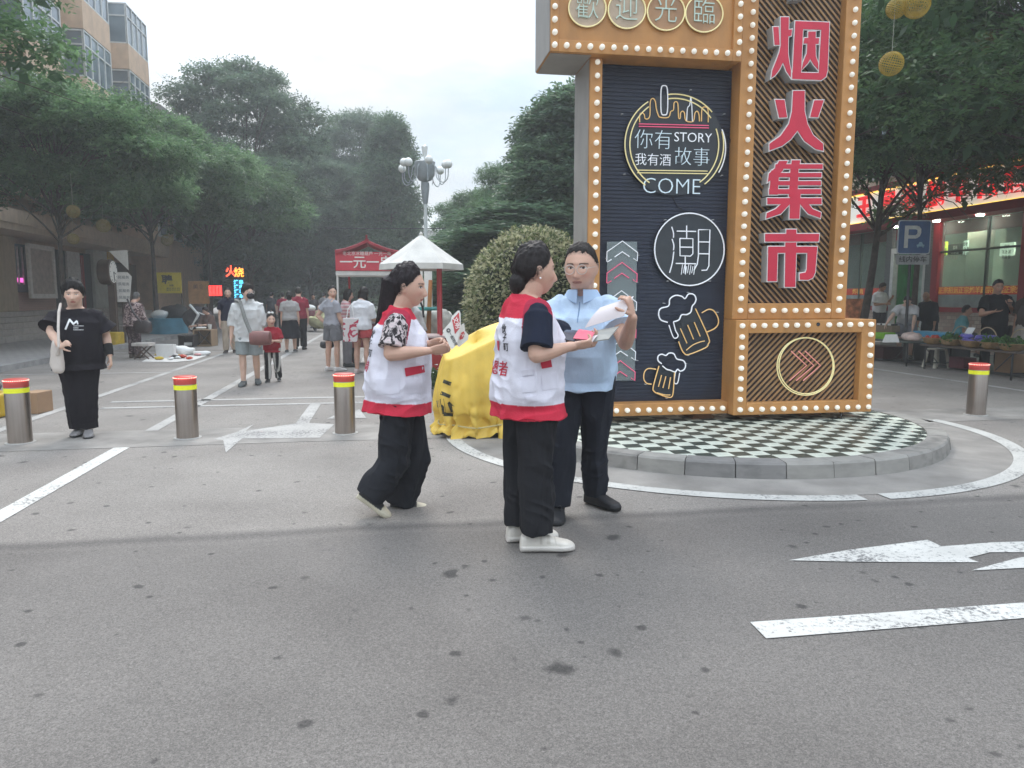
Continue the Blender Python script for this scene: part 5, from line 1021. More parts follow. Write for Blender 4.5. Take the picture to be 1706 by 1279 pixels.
for k, (du, dv) in enumerate(((10.5, 12.05), (10.52, 11.78), (10.6, 11.62), (10.58, 12.2))): simple('violet_packet', 'crumpled violet packet lying over the middle baskets', 'packet', crumple(MB().ball(S(du, dv, TH + .19), .085, 12, 8, (1.1, 1.1, .6)), .02, 16, k), PURP, 'violet packets', 0, True)
for v, lab in ((12.2, 'white and green label card leaning on the tomato basket'), (10.75, 'white and green label card between the greens at the table end')):
    t_ = thing('price_card', lab, 'card', S(10.6, v, TH)); f3 = lambda x, y, d, v=v: S(10.55 + d + y * .35, v - x - y * .3, TH + .13 + y); MB().prism(rect(-.09, .09, 0, .22), 0, .006, f3).build('card', WPL, t_); MB().prism(rect(-.09, .09, 0, .09), -.003, -.0005, f3).build('green_band', mat('card_green', (.1, .42, .16), .5), t_)
def tray(u0, u1, v0, v1, z, h, lab, m=None, name='cardboard_tray'):
    t_ = thing(name, lab, 'box', S((u0 + u1) / 2, (v0 + v1) / 2, z)); mb = MB(); w_ = .012
    mb.sbox(u0, u0 + w_, v0, v1, z + .003, z + h).sbox(u1 - w_, u1, v0, v1, z + .003, z + h).sbox(u0 + w_, u1 - w_, v0, v0 + w_, z + .003, z + h).sbox(u0 + w_, u1 - w_, v1 - w_, v1, z + .003, z + h).sbox(u0 + w_, u1 - w_, v0 + w_, v1 - w_, z + .003, z + .012); mb.build('carton', m or KRAFT, t_)
    return t_
tray(10.36, 10.85, 14.55, 15.15, TH + .023, .13, 'open cardboard tray at the middle of the second table'); tray(10.36, 10.8, 15.2, 15.55, TH + .023, .12, 'smaller cardboard tray at the far end of the second table')
bx_ = tray(10.75, 10.94, 14.5, 15.1, TH + .155, .14, 'black rimmed wooden tray of small goods being sorted', mat('tray_brown', (.22, .17, .12), .7)); 
for i in range(9): MB().sbox(10.78, 10.91, 14.54 + i * .06, 14.58 + i * .06, TH + .175, TH + .33).build('goods', WPL if i % 3 else DARK, bx_, bevel=.004)
simple('green_crate', 'bright green plastic crate beside the white paper', 'crate', MB().sbox(10.36, 10.62, 14.2, 14.5, TH + .023, TH + .16), mat('lime_plastic', (.2, .45, .03), .45))
pp_ = MB().prism([(13.62, .06), (14.15, .03), (14.1, .2), (13.75, .22)], 0, .01, lambda x, y, d: S(10.33 - d + y * .2 - .05, x, TH - .07 + y)); simple('price_paper', 'white paper sheet hanging over the second table edge', 'paper', pp_, WPL, None, 0)
simple('wrapped_goods', 'heap of pale pink wrapped goods at the near end of the second table', 'packet', crumple(MB().ball(S(10.55, 13.6, TH + .1), .2, 20, 12, (.9, 1.3, .42)), .035, 9), mat('pinkish_wrapper', (.55, .42, .38), .5, 0, .3, 6), None, 0, True)
simple('blue_tub', 'long sky blue tub behind the second table', 'tub', MB().sbox(11.1, 11.5, 13.2, 14.4, .42, .68), mat('sky_blue_plastic', (.06, .3, .5), .45, 0, .08), None, .03)
simple('tub_stand', 'dark crate stand under the sky blue tub', 'crate', MB().sbox(11.15, 11.45, 13.3, 14.3, .05, .415), DARK)
# stools and boxes under and behind the tables
stl = thing('plastic_stool', 'cream plastic stool standing under the near end of the second table', 'stool', S(10.75, 13.15, 0)); sc = (10.75, 13.12)
MB().sbox(sc[0] - .13, sc[0] + .13, sc[1] - .13, sc[1] + .13, .36, .39).build('seat', mat('cream_plastic', (.55, .52, .44), .45), stl, bevel=.012)
for du, dv in ((-1, -1), (1, -1), (-1, 1), (1, 1)): MB().tube([S(sc[0] + du * .16, sc[1] + dv * .16, 0), S(sc[0] + du * .11, sc[1] + dv * .11, .365)], [.035, .025], 6).build('leg', mat('cream_plastic'), stl)
for (u, v, w_, d_, h, lab, m) in ((11.0, 11.6, .3, .4, .36, 'brown cardboard box under the vegetable table', KRAFT), (10.8, 12.5, .3, .4, .2, 'maroon bag bundled under the vegetable table', mat('maroon_cloth', (.12, .03, .04), .9)), (11.0, 11.0, .2, .1, .4, 'white bag standing under the vegetable table', WPL), (10.9, 15.0, .5, .8, .26, 'dark red crate under the second table', mat('dark_red_crate', (.07, .02, .02), .7)), (11.0, 9.6, .3, .6, .3, 'pale carton under the table at the right edge', WPL)):
    simple('storage_box' if 'bag' not in lab else 'goods_bag', lab, 'box' if 'bag' not in lab else 'bag', crumple(MB().sbox(u - w_ / 2, u + w_ / 2, v - d_ / 2, v + d_ / 2, .055, .055 + h), .0 if 'bag' not in lab else .03, 5), m)
# little orange menu stand on top of the kerb behind the sign
u_, z_ = PV(1423, 516, 16.5); ms = thing('menu_stand', 'orange illustrated menu stand behind the lower right of the big sign', 'menu stand', S(u_, 16.5, .05)); f4 = lambda x, y, d: S(u_ + x + (y - z_) * .18, 16.5 - d + (y - z_) * .15, y)
MB().prism(rect(-.27, .27, z_ - .35, z_ + .27), 0, .02, f4).build('picture_board', mat('orange_menu', (.62, .25, .12), .5, 0, .45, 7), ms); MB().tube([f4(-.2, .05, -.05), f4(-.2, z_, -.03)], .02, 5).tube([f4(.2, .05, -.05), f4(.2, z_, -.03)], .02, 5).build('stand_legs', TBL, ms)

# ================================================================ LEFT GOODS
def lt(px, py): q_ = G(px, py); return UV(q_)
tq = G(282, 560); tb = thing('blue_tub', 'big light blue round tub piled with bags beside the thin tree trunk', 'tub', (tq[0], tq[1], .1))
MB().lathe([(.5, .1), (.62, .1), (.64, .16), (.64, .62), (.66, .65), (.6, .66), (.55, .6), (.3, .58)], (tq[0], tq[1], 0), 36).build('tub_wall', mat('tub_blue', (.1, .3, .42), .55, 0, .12, 4), tb, True)
simple('white_bag', 'white plastic bag lying on the blue round tub', 'bag', crumple(MB().ball((tq[0] - .2, tq[1] - .25, .78), .22, 16, 10, (1.3, 1, .75)), .05, 7), WPL, None, 0, True)
simple('black_bag', 'black bags heaped at the back of the blue round tub', 'bag', crumple(MB().ball((tq[0] + .15, tq[1] + .15, .86), .34, 18, 12, (1.5, 1, .75)), .08, 5), DARK, None, 0, True)
fq = Vector(P(318, 528, 25.5)); fc_ = thing('folding_chair', 'white framed folding chair with dark cloth beside the blue tub', 'chair', (fq[0], fq[1], .1))
MB().tube([fq + Vector(q_) for q_ in ((-.02, 0, .42), (.26, 0, .08), (-.02, 0, -.42))], .05, 8).tube([fq + Vector(q_) for q_ in ((.1, .1, .2), (.5, .1, .05), (.5, .1, -.3))], .025, 6).build('frame', WPL, fc_); mb = crumple(MB().ball(fq + Vector((.12, .3, -.1)), .42, 16, 12, (1.2, .7, 1.0)), .1, 4); mb.build('dark_cloth', mat('dark_cloth', (.05, .045, .05), .9, 0, .3, 4), fc_, True)
def crate(px0, px1, pyb, h, dep, lab, m, name='wooden_crate'):
    q0, q1 = G(px0, pyb), G(px1, pyb); w_ = q1[0] - q0[0]; y0 = q0[1]; t_ = thing(name, lab, 'crate', (q0[0] + w_ / 2, y0 + dep / 2, .0)); mb = MB(); k = .03
    mb.box(q0[0], q1[0], y0, y0 + dep, .003, k).box(q0[0], q1[0], y0, y0 + dep, h - k, h).box(q0[0], q0[0] + k, y0, y0 + dep, k, h - k).box(q1[0] - k, q1[0], y0, y0 + dep, k, h - k).box(q0[0] + k, q1[0] - k, y0 + dep - k, y0 + dep, k, h - k); mb.build('crate_box', m, t_, bevel=.006); return t_, q0, q1
PLY = stripe_dirt('plywood', (.34, .23, .14), .8, 0, .2)
c1_, q0, q1 = crate(297, 322, 578, .34, .4, 'low dark open box beside the wooden crate', mat('dark_box', (.06, .05, .045), .7)); MB().box(q0[0] + .12, q1[0] - .06, q0[1] + .1, q0[1] + .3, .033, .12).build('tray', WPL, c1_, bevel=.01)
c2_, q0, q1 = crate(322, 353, 577, .48, .45, 'open wooden crate used as a stand before the seated vendor', PLY); mb = MB(); mb.tube([(q0[0] + .1, q0[1] + .1, .04), (q1[0] - .06, q0[1] + .1, .42)], .012, 5).tube([(q1[0] - .06, q0[1] + .12, .04), (q0[0] + .1, q0[1] + .12, .42)], .012, 5); mb.build('cross_brace', DARK, c2_)
simple('white_cup', 'white cup with food standing on the wooden crate', 'cup', MB().lathe([(.04, .483), (.06, .62)], ((q0[0] + q1[0]) / 2 + .15, q0[1] + .2, 0), 12), WPL, None, 0, True); simple('food_tray', 'pale flat food tray on the wooden crate', 'tray', MB().lathe([(.12, .483), (.15, .53), (.1, .55)], ((q0[0] + q1[0]) / 2 - .1, q0[1] + .2, 0), 12), WPL, None, 0, True)
yq = G(178, 580); simple('yellow_crate', 'yellow plastic crate at the kerb by the street clock', 'crate', MB().box(yq[0] - .28, yq[0] + .33, yq[1] - .1, yq[1] + .35, .004, .44), mat('yellow_plastic', (.55, .37, .03), .5, 0, .1), None, .03)
yq = P(4, 705, 8.6); simple('yellow_crate', 'yellow crate behind the leftmost steel bollard', 'crate', MB().box(yq[0] - .5, yq[0] + .06, 8.4, 8.9, .004, .28), mat('yellow_plastic'), None, .03); simple('dark_bundle', 'dark bundle lying on the yellow crate behind the leftmost bollard', 'bundle', crumple(MB().ball((yq[0] - .25, 8.6, .35), .2, 14, 9, (1.2, 1, .4)), .04, 8), mat('dark_cloth'), None, 0, True)
kq = G(57, 690); simple('cardboard_box', 'small cardboard box just behind the leftmost steel bollard', 'box', MB().box(kq[0] - .16, kq[0] + .05, kq[1], kq[1] + .3, .004, .26), KRAFT, None, .006)
# ground sheet with papers and trinkets
gq = G(262, 602); sheet = MB(); pts = [G(*q_, .008) for q_ in ((236, 602), (250, 594), (330, 588), (345, 592), (322, 600), (290, 603))]; sheet.flat(pts); tag(crumple(sheet, .002, 3).build('ground_sheet', mat('sheet_white', (.6, .58, .55), .8, 0, .1, 3)), 'white sheet of trinkets spread on the road by the floral woman', 'sheet')
gg = np.random.default_rng(8)
TR = [WPL, TOM, DARK, YELV, mat('trinket_pink', (.6, .3, .3), .5)]
for i in range(16):
    q_ = G(gg.uniform(262, 330), gg.uniform(592, 600)); s_ = gg.uniform(.04, .09); mb = crumple(MB().ball((q_[0], q_[1], .012 + s_ * .5), s_, 10, 7, (1.4, 1, .5)), .015, 15, i); simple('trinket', 'small trinket spread on the white ground sheet', 'trinket', mb, TR[i % 5], 'trinkets on the ground sheet', 0, True)
q_ = G(275, 596); simple('paper_bag', 'white upright paper bag on the ground sheet', 'bag', crumple(MB().box(q_[0] - .22, q_[0] + .2, q_[1], q_[1] + .12, .012, .33), .03, 5), WPL, None, .01)
q_ = G(303, 592); simple('white_bag', 'crumpled white bag at the back of the ground sheet', 'bag', crumple(MB().ball((q_[0], q_[1] + .1, .12), .2, 14, 9, (1.4, .9, .6)), .06, 6), WPL, None, 0, True)
q_ = G(337, 592); simple('white_bag', 'small white bag at the right end of the ground sheet', 'bag', crumple(MB().ball((q_[0], q_[1], .07), .14, 12, 8, (1.6, .9, .45)), .04, 6, 5), WPL, None, 0, True)
sq = G(240, 598); fs = thing('folding_stool', 'small folding stool with white cloth seat behind the floral woman', 'stool', sq); mb = MB()
for dy in (-.12, .12): mb.tube([(sq[0] - .16, sq[1] + dy, .01), (sq[0] + .15, sq[1] + dy, .31)], .016, 6).tube([(sq[0] + .16, sq[1] + dy + .02, .01), (sq[0] - .15, sq[1] + dy + .02, .31)], .016, 6)
mb.build('crossed_legs', mat('stool_dark_wood', (.08, .05, .04), .6), fs); crumple(MB().box(sq[0] - .2, sq[0] + .2, sq[1] - .16, sq[1] + .16, .3, .37), .02, 9).build('seat', mat('seat_cloth', (.5, .46, .43), .9), fs, bevel=.01)
# goods further down the street
bk = P(510, 545, 24); cb = thing('parked_trike', 'maroon loaded market trike parked behind the man in red', 'cart', G(508, 560)); bq = G(512, 552)
MB().box(bq[0] - .5, bq[0] + .3, bq[1], bq[1] + 1, .35, .85).build('load_bed', mat('trike_maroon', (.2, .06, .08), .6), cb, bevel=.03); MB().ball((bq[0], bq[1] + .3, .95), .25, 14, 9, (1.2, 1, .6)).build('white_load', WPL, cb, True)
for dx in (-.45, .25): MB().lathe([(.1, -.03), (.27, -.03), (.28, .03), (.1, .03)], n=18, fn=lambda x, y, z: (bq[0] + dx + z, bq[1] + .3 + x, .285 + y)).build('wheel', RUB, cb)
bq2 = G(535, 553); simple('yellow_bundle', 'pale yellow bundle of goods behind the woman in grey shorts', 'bundle', crumple(MB().ball((bq2[0], bq2[1] + .4, .45), .46, 30, 20, (1.3, .8, .8)), .16, 4.5), mat('pale_yellow_cloth', (.5, .48, .28), .8, 0, .2, 4), None, 0, True)
tq2 = G(470, 548)
# ================================================================ PEOPLE
SKIN = mat('skin', attr=True, rough=.55, var=.05, scale=14, sss=.12, spec=.35); CLOTH = mat('woven_cloth', attr=True, rough=.9, var=.07, scale=9, bump=.25, bscale=120, spec=.2)
HAIRM = mat('hair', attr=True, rough=.58, var=.3, scale=60, spec=.22, bump=.3, bscale=90); SHOEM = mat('shoe_material', attr=True, rough=.6, var=.06, scale=14)
def cloth_pattern(name, cols, scale, th=(.45, .55)):
    m = mat(name, cols[0], .9, 0, .05, 10); n, l, b = nodes(m); tcn = [x for x in n if x.type == 'TEX_COORD'][0]
    f = n.new('ShaderNodeTexNoise'); f.inputs['Scale'].default_value = scale; f.inputs['Detail'].default_value = 3; f.inputs['Distortion'].default_value = 1.4; l.new(tcn.outputs['Object'], f.inputs['Vector'])
    r = n.new('ShaderNodeValToRGB'); e = r.color_ramp; e.elements[0].position = th[0]; e.elements[0].color = (*cols[0], 1); e.elements[1].position = th[1]; e.elements[1].color = (*cols[1], 1)
    if len(cols) > 2: k = e.elements.new(min(.99, th[1] + .12)); k.color = (*cols[2], 1)
    l.new(f.outputs['Fac'], r.inputs['Fac']); l.new(r.outputs['Color'], b.inputs['Base Color']); return m
V3 = lambda *a: np.array(a, float)
def nrm(a): return a / (np.linalg.norm(a) + 1e-9)
class Body:
    """closed rings gathered for one voxel-fused surface"""
    def __init__(s): s.V = []; s.F = []
    def rings(s, R):
        n = len(R[0]); b = len(s.V); k = len(R)
        for r in R: s.V += [tuple(q) for q in r]
        for i in range(k - 1):
            for j in range(n): s.F.append((b + i * n + j, b + i * n + (j + 1) % n, b + (i + 1) * n + (j + 1) % n, b + (i + 1) * n + j))
        s.F += [tuple(b + j for j in range(n - 1, -1, -1)), tuple(b + (k - 1) * n + j for j in range(n))]
    def limb(s, pts, rad, n=12, cut=False, ref=None):
        """tapered tube with rounded ends; rad: radius or (a, b)"""
        pts = [np.array(p, float) for p in pts]; t0 = nrm(pts[1] - pts[0]); t1 = nrm(pts[-1] - pts[-2]); rr = [(r, r) if np.isscalar(r) else r for r in rad]
        if cut: P_ = [pts[0] - t0 * rr[0][0] * .8, pts[0] - t0 * rr[0][0] * .45] + pts; Q = [(rr[0][0] * .45, rr[0][1] * .45), (rr[0][0] * .85, rr[0][1] * .85)] + rr
        else: P_ = [pts[0] - t0 * rr[0][0] * .8, pts[0] - t0 * rr[0][0] * .45] + pts + [pts[-1] + t1 * rr[-1][0] * .45, pts[-1] + t1 * rr[-1][0] * .8]; Q = [(rr[0][0] * .45, rr[0][1] * .45), (rr[0][0] * .85, rr[0][1] * .85)] + rr + [(rr[-1][0] * .85, rr[-1][1] * .85), (rr[-1][0] * .45, rr[-1][1] * .45)]
        prev = None; R = []
        for i, p in enumerate(P_):
            t = nrm(P_[min(i + 1, len(P_) - 1)] - P_[max(i - 1, 0)])
            if prev is None:
                a = ref if ref is not None else (V3(1, 0, 0) if abs(t[0]) < .8 else V3(0, 1, 0)); a = nrm(a - t * a.dot(t))
            else: a = nrm(prev - t * prev.dot(t))
            prev = a; c = np.cross(t, a); R.append([p + a * Q[i][0] * math.cos(f) + c * Q[i][1] * math.sin(f) for f in np.linspace(0, 2 * math.pi, n + 1)[:-1]])
        s.rings(R)
    def blob(s, c, r, n=14, m=9):
        s.rings([[V3(*c) + V3(r[0] * math.sin(f) * math.cos(t), r[1] * math.sin(f) * math.sin(t), -r[2] * math.cos(f)) for t in np.linspace(0, 2 * math.pi, n + 1)[:-1]] for f in np.linspace(.12, math.pi - .12, m)])
    def fuse(s, voxel, smooth=6):
        me = bpy.data.meshes.new('t'); me.from_pydata(s.V, [], s.F); o = bpy.data.objects.new('t', me); COL.objects.link(o)
        m = o.modifiers.new('r', 'REMESH'); m.mode = 'VOXEL'; m.voxel_size = voxel; m.use_smooth_shade = True
        if smooth: k = o.modifiers.new('s', 'SMOOTH'); k.factor = .5; k.iterations = smooth
        dg = bpy.context.evaluated_depsgraph_get(); r = bpy.data.meshes.new_from_object(o.evaluated_get(dg)); bpy.data.objects.remove(o); bpy.data.meshes.remove(me)
        co = np.empty(len(r.vertices) * 3, np.float32); r.vertices.foreach_get('co', co); s.N = np.empty(len(co), np.float32); r.vertices.foreach_get('normal', s.N); s.N = s.N.reshape(-1, 3).astype(float); return r, co.reshape(-1, 3).astype(float)
def put(me, co, M, name, parent, m, col=None):
    """M: function local -> world"""
    me.vertices.foreach_set('co', np.asarray(M(co), np.float32).ravel()); me.update()
    if col is not None: set_col(me, col)
    me.materials.clear(); me.name = name; return link(name, me, m, parent, True)
SK = (.58, .36, .27); SKD = (.38, .215, .15); SKL = (.62, .41, .315)
def head_surface(d, fem=.0, child=0.):
    """unit directions -> head-local points (x right, y forward, z up), about 0.23 m tall"""
    x, y, z = d[:, 0] * .077, d[:, 1] * .096, d[:, 2] * .115
    low = np.clip(-z / .115, 0, 1); fr = np.clip(d[:, 1], 0, 1)
    x = x * (1 - .20 * low ** 1.5 - .04 * fem * low); y = np.where(y > 0, y * (1 - .10 * (1 - low)), y * (1 - .22 * low)); y += .012 * low * fr
    y = np.where(d[:, 1] > 0, np.minimum(y, .086 + .004 * np.cos(x / .03)), y)
    f = fr ** .5; g = lambda a, s: np.exp(-(a / s) ** 2)
    nose = np.where(z < .012, np.clip((.016 - z) / .058, 0, 1), 0) * np.where(z < -.046, np.clip(1 - (-.046 - z) / .009, 0, 1), 1)
    y = y + f * (.026 * nose * g(x, .0115) + .008 * nose * g(np.abs(x) - .013, .007) * g(z + .042, .01)) + f * .006 * g(z - .024, .012) * g(x, .05) - f * .010 * g(np.abs(x) - .031, .015) * g(z - .002, .011) + f * .005 * g(np.abs(x) - .042, .02) * g(z + .03, .02)
    y = y + f * (.006 * g(x, .024) * (g(z + .063, .006) + g(z + .075, .006)) + .008 * g(x, .022) * g(z + .1, .014) - .004 * g(x, .02) * g(z + .086, .006))
    return np.stack([x, y, z], 1)
def face_color(h, base, fem, lipc=None):
    """colours of the face by place: h are head-local points"""
    c = np.repeat(np.array([base]), len(h), 0); x, y, z = h[:, 0], h[:, 1], h[:, 2]; fr = y > .035; ax = np.abs(x); g = lambda a, s: np.exp(-(a / s) ** 2)
    def blend(w_, colr):
        nonlocal c; w_ = np.clip(w_, 0, 1)[:, None]; c = c * (1 - w_) + np.array(colr) * w_
    blend(.45 * g(ax - .042, .018) * g(z + .035, .018) * fr, (.55, .24, .18)); blend(.3 * g(x, .014) * g(z + .042, .012) * fr, (.5, .22, .17))
    blend(fr * (((x / .023) ** 2 + ((z + .069) / .0085) ** 2) < 1) * .85, lipc or ((.42, .12, .11) if fem else (.36, .16, .13))); blend(fr * (ax < .022) * (np.abs(z + .0685) < .0016) * .8, (.13, .05, .04))
    blend(fr * ((((ax - .031) / .0145) ** 2 + ((z - .0015) / .0052) ** 2) < 1), (.62, .58, .55)); blend(fr * ((((ax - .031) / .006) ** 2 + ((z - .0015) / .0056) ** 2) < 1), (.02, .012, .01))
    blend(fr * (((ax - .031) / .0165) ** 2 < 1) * (np.abs(z - .0065 + ((ax - .031) / .0165) ** 2 * .004) < .0022) * .9, (.05, .03, .025))
    bz = .0225 - ((ax - .033) / .02) ** 2 * .004; blend(fr * (np.abs(ax - .033) < .019) * (np.abs(z - bz) < (.0028 if fem else .004)) * .85, (.05, .035, .03))
    return c
HAIRLINES = {'crop': ((0, .080), (.6, .074), (1.05, .06), (1.3, .035), (1.6, .02), (2.0, -.03), (3.2, -.055)), 'short': ((0, .058), (.45, .05), (.9, .03), (1.3, -.005), (1.6, -.02), (2.0, -.05), (3.2, -.075)), 'tied': ((0, .082), (.6, .07), (1.0, .045), (1.3, .02), (1.65, .0), (2.0, -.04), (3.2, -.06)), 'long': ((0, .08), (.5, .068), (.9, .035), (1.15, -.02), (1.5, -.06), (2, -.1), (3.2, -.1))}
def person(name, label, pos, h, phi, head_phi=None, head_pitch=0, girth=1.0, belly=0.0, fem=0, voxel=.006, skin=SK, arms=None, legs=None, lean=0, top=None, vest=None, bottom=None, hair=None, shoes=None, group=None, seat=None, head_k=1.0, z0=0.0, jaw=0.0):
    s = h / 1.7; head_phi = phi if head_phi is None else head_phi
    f = V3(math.cos(phi), math.sin(phi), 0); r = V3(math.sin(phi), -math.cos(phi), 0); pos = V3(pos[0], pos[1], z0)
    W = lambda q: np.asarray(q)[:, :1] * r + np.asarray(q)[:, 1:2] * f + np.asarray(q)[:, 2:3] * V3(0, 0, 1) + pos
    def Lo(p): p = V3(*p) - pos; return V3(p.dot(r), p.dot(f), p[2])
    root = thing(name, label, 'person', tuple(pos), group)
    # ---- skeleton, local
    legs = legs or {}; hip = {}; knee = {}; ank = {}; pz = .515 * h if seat is None else seat
    for sd_, sg in (('R', 1), ('L', -1)):
        spec = legs.get(sd_, ((.06, .0, -1), (.0, -.04, -1)))
        hip[sd_] = V3(sg * .085 * s * girth ** .5, 0, 0)
        if 'world' in spec: knee[sd_] = None; continue
        td, sh = nrm(V3(sg * spec[0][0], spec[0][1], spec[0][2])), nrm(V3(sg * spec[1][0], spec[1][1], spec[1][2])); knee[sd_] = hip[sd_] + td * .245 * h; ank[sd_] = knee[sd_] + sh * .235 * h
    if seat is None:
        lowest = min([a[2] for a in ank.values()] or [-.48 * h]); pz = .043 * h - lowest
        for sd_ in hip:
            if knee[sd_] is None: pz = .515 * h
    pel = V3(0, 0, pz)
    for sd_ in hip:
        hip[sd_] = hip[sd_] + pel
        if knee[sd_] is not None: knee[sd_] = knee[sd_] + pel; ank[sd_] = ank[sd_] + pel
        else: knee[sd_] = Lo(legs[sd_][1]); ank[sd_] = Lo(legs[sd_][2])
    cl, sl = math.cos(lean), math.sin(lean)
    def T(x, y, z): return V3(x, y * cl + z * sl, z * cl - y * sl) + pel          # upper body frame above the pelvis
    H_ = h * .485 / .485; g_ = girth
    torso = [(-.10, .0, .10 * g_, .085 * g_), (-.05, -.01, .158 * g_, .112 * g_), (.02, -.01, .165 * g_, .118 * g_ + belly * .3), (.11, 0, .148 * g_, .108 * g_ + belly), (.19, .005, .145 * g_, .105 * g_ + belly * .9), (.27, .0, .158 * g_, .112 * g_ + belly * .4), (.34, -.005, .168 * g_ ** .8, .112 * g_), (.395, -.01, .163 * g_ ** .6, .097), (.44, -.015, .14 * g_ ** .4, .08), (.475, -.015, .095, .068), (.505, -.015, .066, .06), (.53, -.012, .058, .057)]
    def ring(z, y, a, b, ex=2.3, n=22): 
        out = []
        for t in np.linspace(0, 2 * math.pi, n + 1)[:-1]:
            c_, s_ = math.cos(t), math.sin(t); k = (abs(c_) ** ex + abs(s_) ** ex) ** (-1 / ex); out.append(T(c_ * k * a * s, (y + s_ * k * b) * s, z * s))
        return out
    sh = {'R': T(.158 * s * g_ ** .4, -.015 * s, .412 * s), 'L': T(-.158 * s * g_ ** .4, -.015 * s, .412 * s)}
    hc = T(0, .02 * s, .492 * s) + V3(0, .0, .0); hup = T(0, 0, 1) - pel
    ha = head_phi - phi; hf = V3(-math.sin(ha), math.cos(ha), 0); hr = V3(math.cos(ha), math.sin(ha), 0)
    cp, sp = math.cos(head_pitch), math.sin(head_pitch); hf2 = hf * cp + V3(0, 0, sp); hu = V3(0, 0, cp) - hf * sp
    hs = s * head_k * (1.0 if h > 1.3 else 1.0); hc = hc + (nrm(hup) * .35 + hu * .65) * .125 * hs + hf * .018 * hs
    B = Body(); B.rings([ring(*q) for q in torso])
    B.limb([T(0, -.012 * s, .49 * s), hc - hu * .06 * hs - hf * .018 * hs], [.062 * s * g_ ** .3, .06 * hs * g_ ** .3], 16)
    nu, nv = 56, 40; dirs = np.array([[math.sin(fz) * math.cos(t), math.sin(fz) * math.sin(t), -math.cos(fz)] for fz in np.linspace(.05, math.pi - .05, nv) for t in np.linspace(0, 2 * math.pi, nu + 1)[:-1]])
    hp = head_surface(dirs, fem); hp[:, 0] *= 1 + jaw * (.6 + np.clip(-hp[:, 2] / .1, 0, 1)); hp = hp * hs; hw = hc + hp[:, :1] * hr + hp[:, 1:2] * hf2 + hp[:, 2:3] * hu; B.rings([hw[i * nu:(i + 1) * nu] for i in range(nv)])
    for sg in (-1, 1):
        e = hc + hr * sg * .076 * hs - hf2 * .012 * hs - hu * .008 * hs; out = hr * sg * .8 - hf2 * .6
        B.limb([e - hu * .024 * hs, e + hu * .0 * hs + out * .006 * hs, e + hu * .024 * hs + out * .008 * hs], [(.006 * hs, .010 * hs), (.0075 * hs, .017 * hs), (.007 * hs, .014 * hs)], 8, ref=hr)
    # ---- arms and hands
    el, wr = {}, {}; arms = arms or {}
    for sd_, sg in (('R', 1), ('L', -1)):
        sp_ = arms.get(sd_, ((.14, 0, -1), (.05, .18, -1)))
        if sp_[0] == 'w': el[sd_], wr[sd_] = Lo(sp_[1]), Lo(sp_[2])
        else:
            ua, fa = (nrm(V3(sg * q[0], q[1], q[2])) for q in sp_[:2]); el[sd_] = sh[sd_] + ua * .172 * h; wr[sd_] = el[sd_] + fa * .148 * h
        opt = sp_[-1] if isinstance(sp_[-1], dict) else {}
        k = g_ ** .55; B.limb([sh[sd_], sh[sd_] * .5 + el[sd_] * .5, el[sd_]], [.046 * s * k, .046 * s * k, .039 * s * k]); fa = nrm(wr[sd_] - el[sd_])
        B.limb([el[sd_], el[sd_] + (wr[sd_] - el[sd_]) * .3, wr[sd_]], [.039 * s * k, .041 * s * k, (.027 * s, .023 * s)])
        hd = nrm(V3(*opt['hand'])) if 'hand' in opt else fa
        if 'handw' in opt: q = V3(*opt['handw']); hd = nrm(V3(q.dot(r), q.dot(f), q[2]))
        pn = V3(*opt['palm']) if 'palm' in opt else V3(-sg, 0, -.2)
        if 'palmw' in opt: q = V3(*opt['palmw']); pn = V3(q.dot(r), q.dot(f), q[2])
        pn = nrm(pn - hd * pn.dot(hd)); ac = np.cross(hd, pn) * (1 if sd_ == 'L' else -1); cu_ = opt.get('curl', .35)     # ac points to the thumb side
        q = s * .98
        B.limb([wr[sd_], wr[sd_] + hd * .045 * q, wr[sd_] + hd * .088 * q], [(.025 * q, .017 * q), (.038 * q, .015 * q), (.040 * q, .0125 * q)], 10, ref=ac)
        for i, (o_, L) in enumerate(((.030, .072), (.0105, .08), (-.0095, .074), (-.029, .058))):
            p = wr[sd_] + (hd * (.09 - .004 * abs(i - 1)) + ac * o_) * q; d_ = nrm(hd + ac * o_ * 3); pts = [p]
            for j, fr_ in enumerate((.45, .31, .24)):
                a_ = cu_ * (j + .6) * (1 + .12 * i); dd_ = d_ * math.cos(a_) + pn * math.sin(a_); p = p + dd_ * L * fr_ * q; pts.append(p)
            B.limb(pts, [.0092 * q, .0086 * q, .0078 * q, .0064 * q], 8)
        p = wr[sd_] + (hd * .028 + ac * .024 + pn * .004) * q; d_ = nrm(hd * .6 + ac * .75 + pn * .35 * (1 + cu_)); p2 = p + d_ * .036 * q; d2 = nrm(d_ + hd * .35 + pn * cu_); p3 = p2 + d2 * .03 * q
        B.limb([p, p2, p3, p3 + nrm(d2 + hd * .3) * .022 * q], [.0145 * q, .0115 * q, .01 * q, .0075 * q], 8)
    # ---- legs and feet
    fdir = {}
    for sd_, sg in (('R', 1), ('L', -1)):
        k = g_ ** .6; B.limb([hip[sd_] + V3(0, 0, -.02 * s), hip[sd_] * .5 + knee[sd_] * .5, knee[sd_]], [.088 * s * k, .075 * s * k, .054 * s * k]); m_ = knee[sd_] * .68 + ank[sd_] * .32
        B.limb([knee[sd_], m_ + V3(0, -.012 * s, 0), ank[sd_]], [.053 * s * k, .055 * s * k, .036 * s])
        o = (shoes or {}).get(sd_, {}); yaw = o.get('yaw', -sg * .15); fp = o.get('pitch', 0); fdir[sd_] = (V3(-math.sin(yaw), math.cos(yaw), 0) * math.cos(fp) + V3(0, 0, -math.sin(fp)), fp)
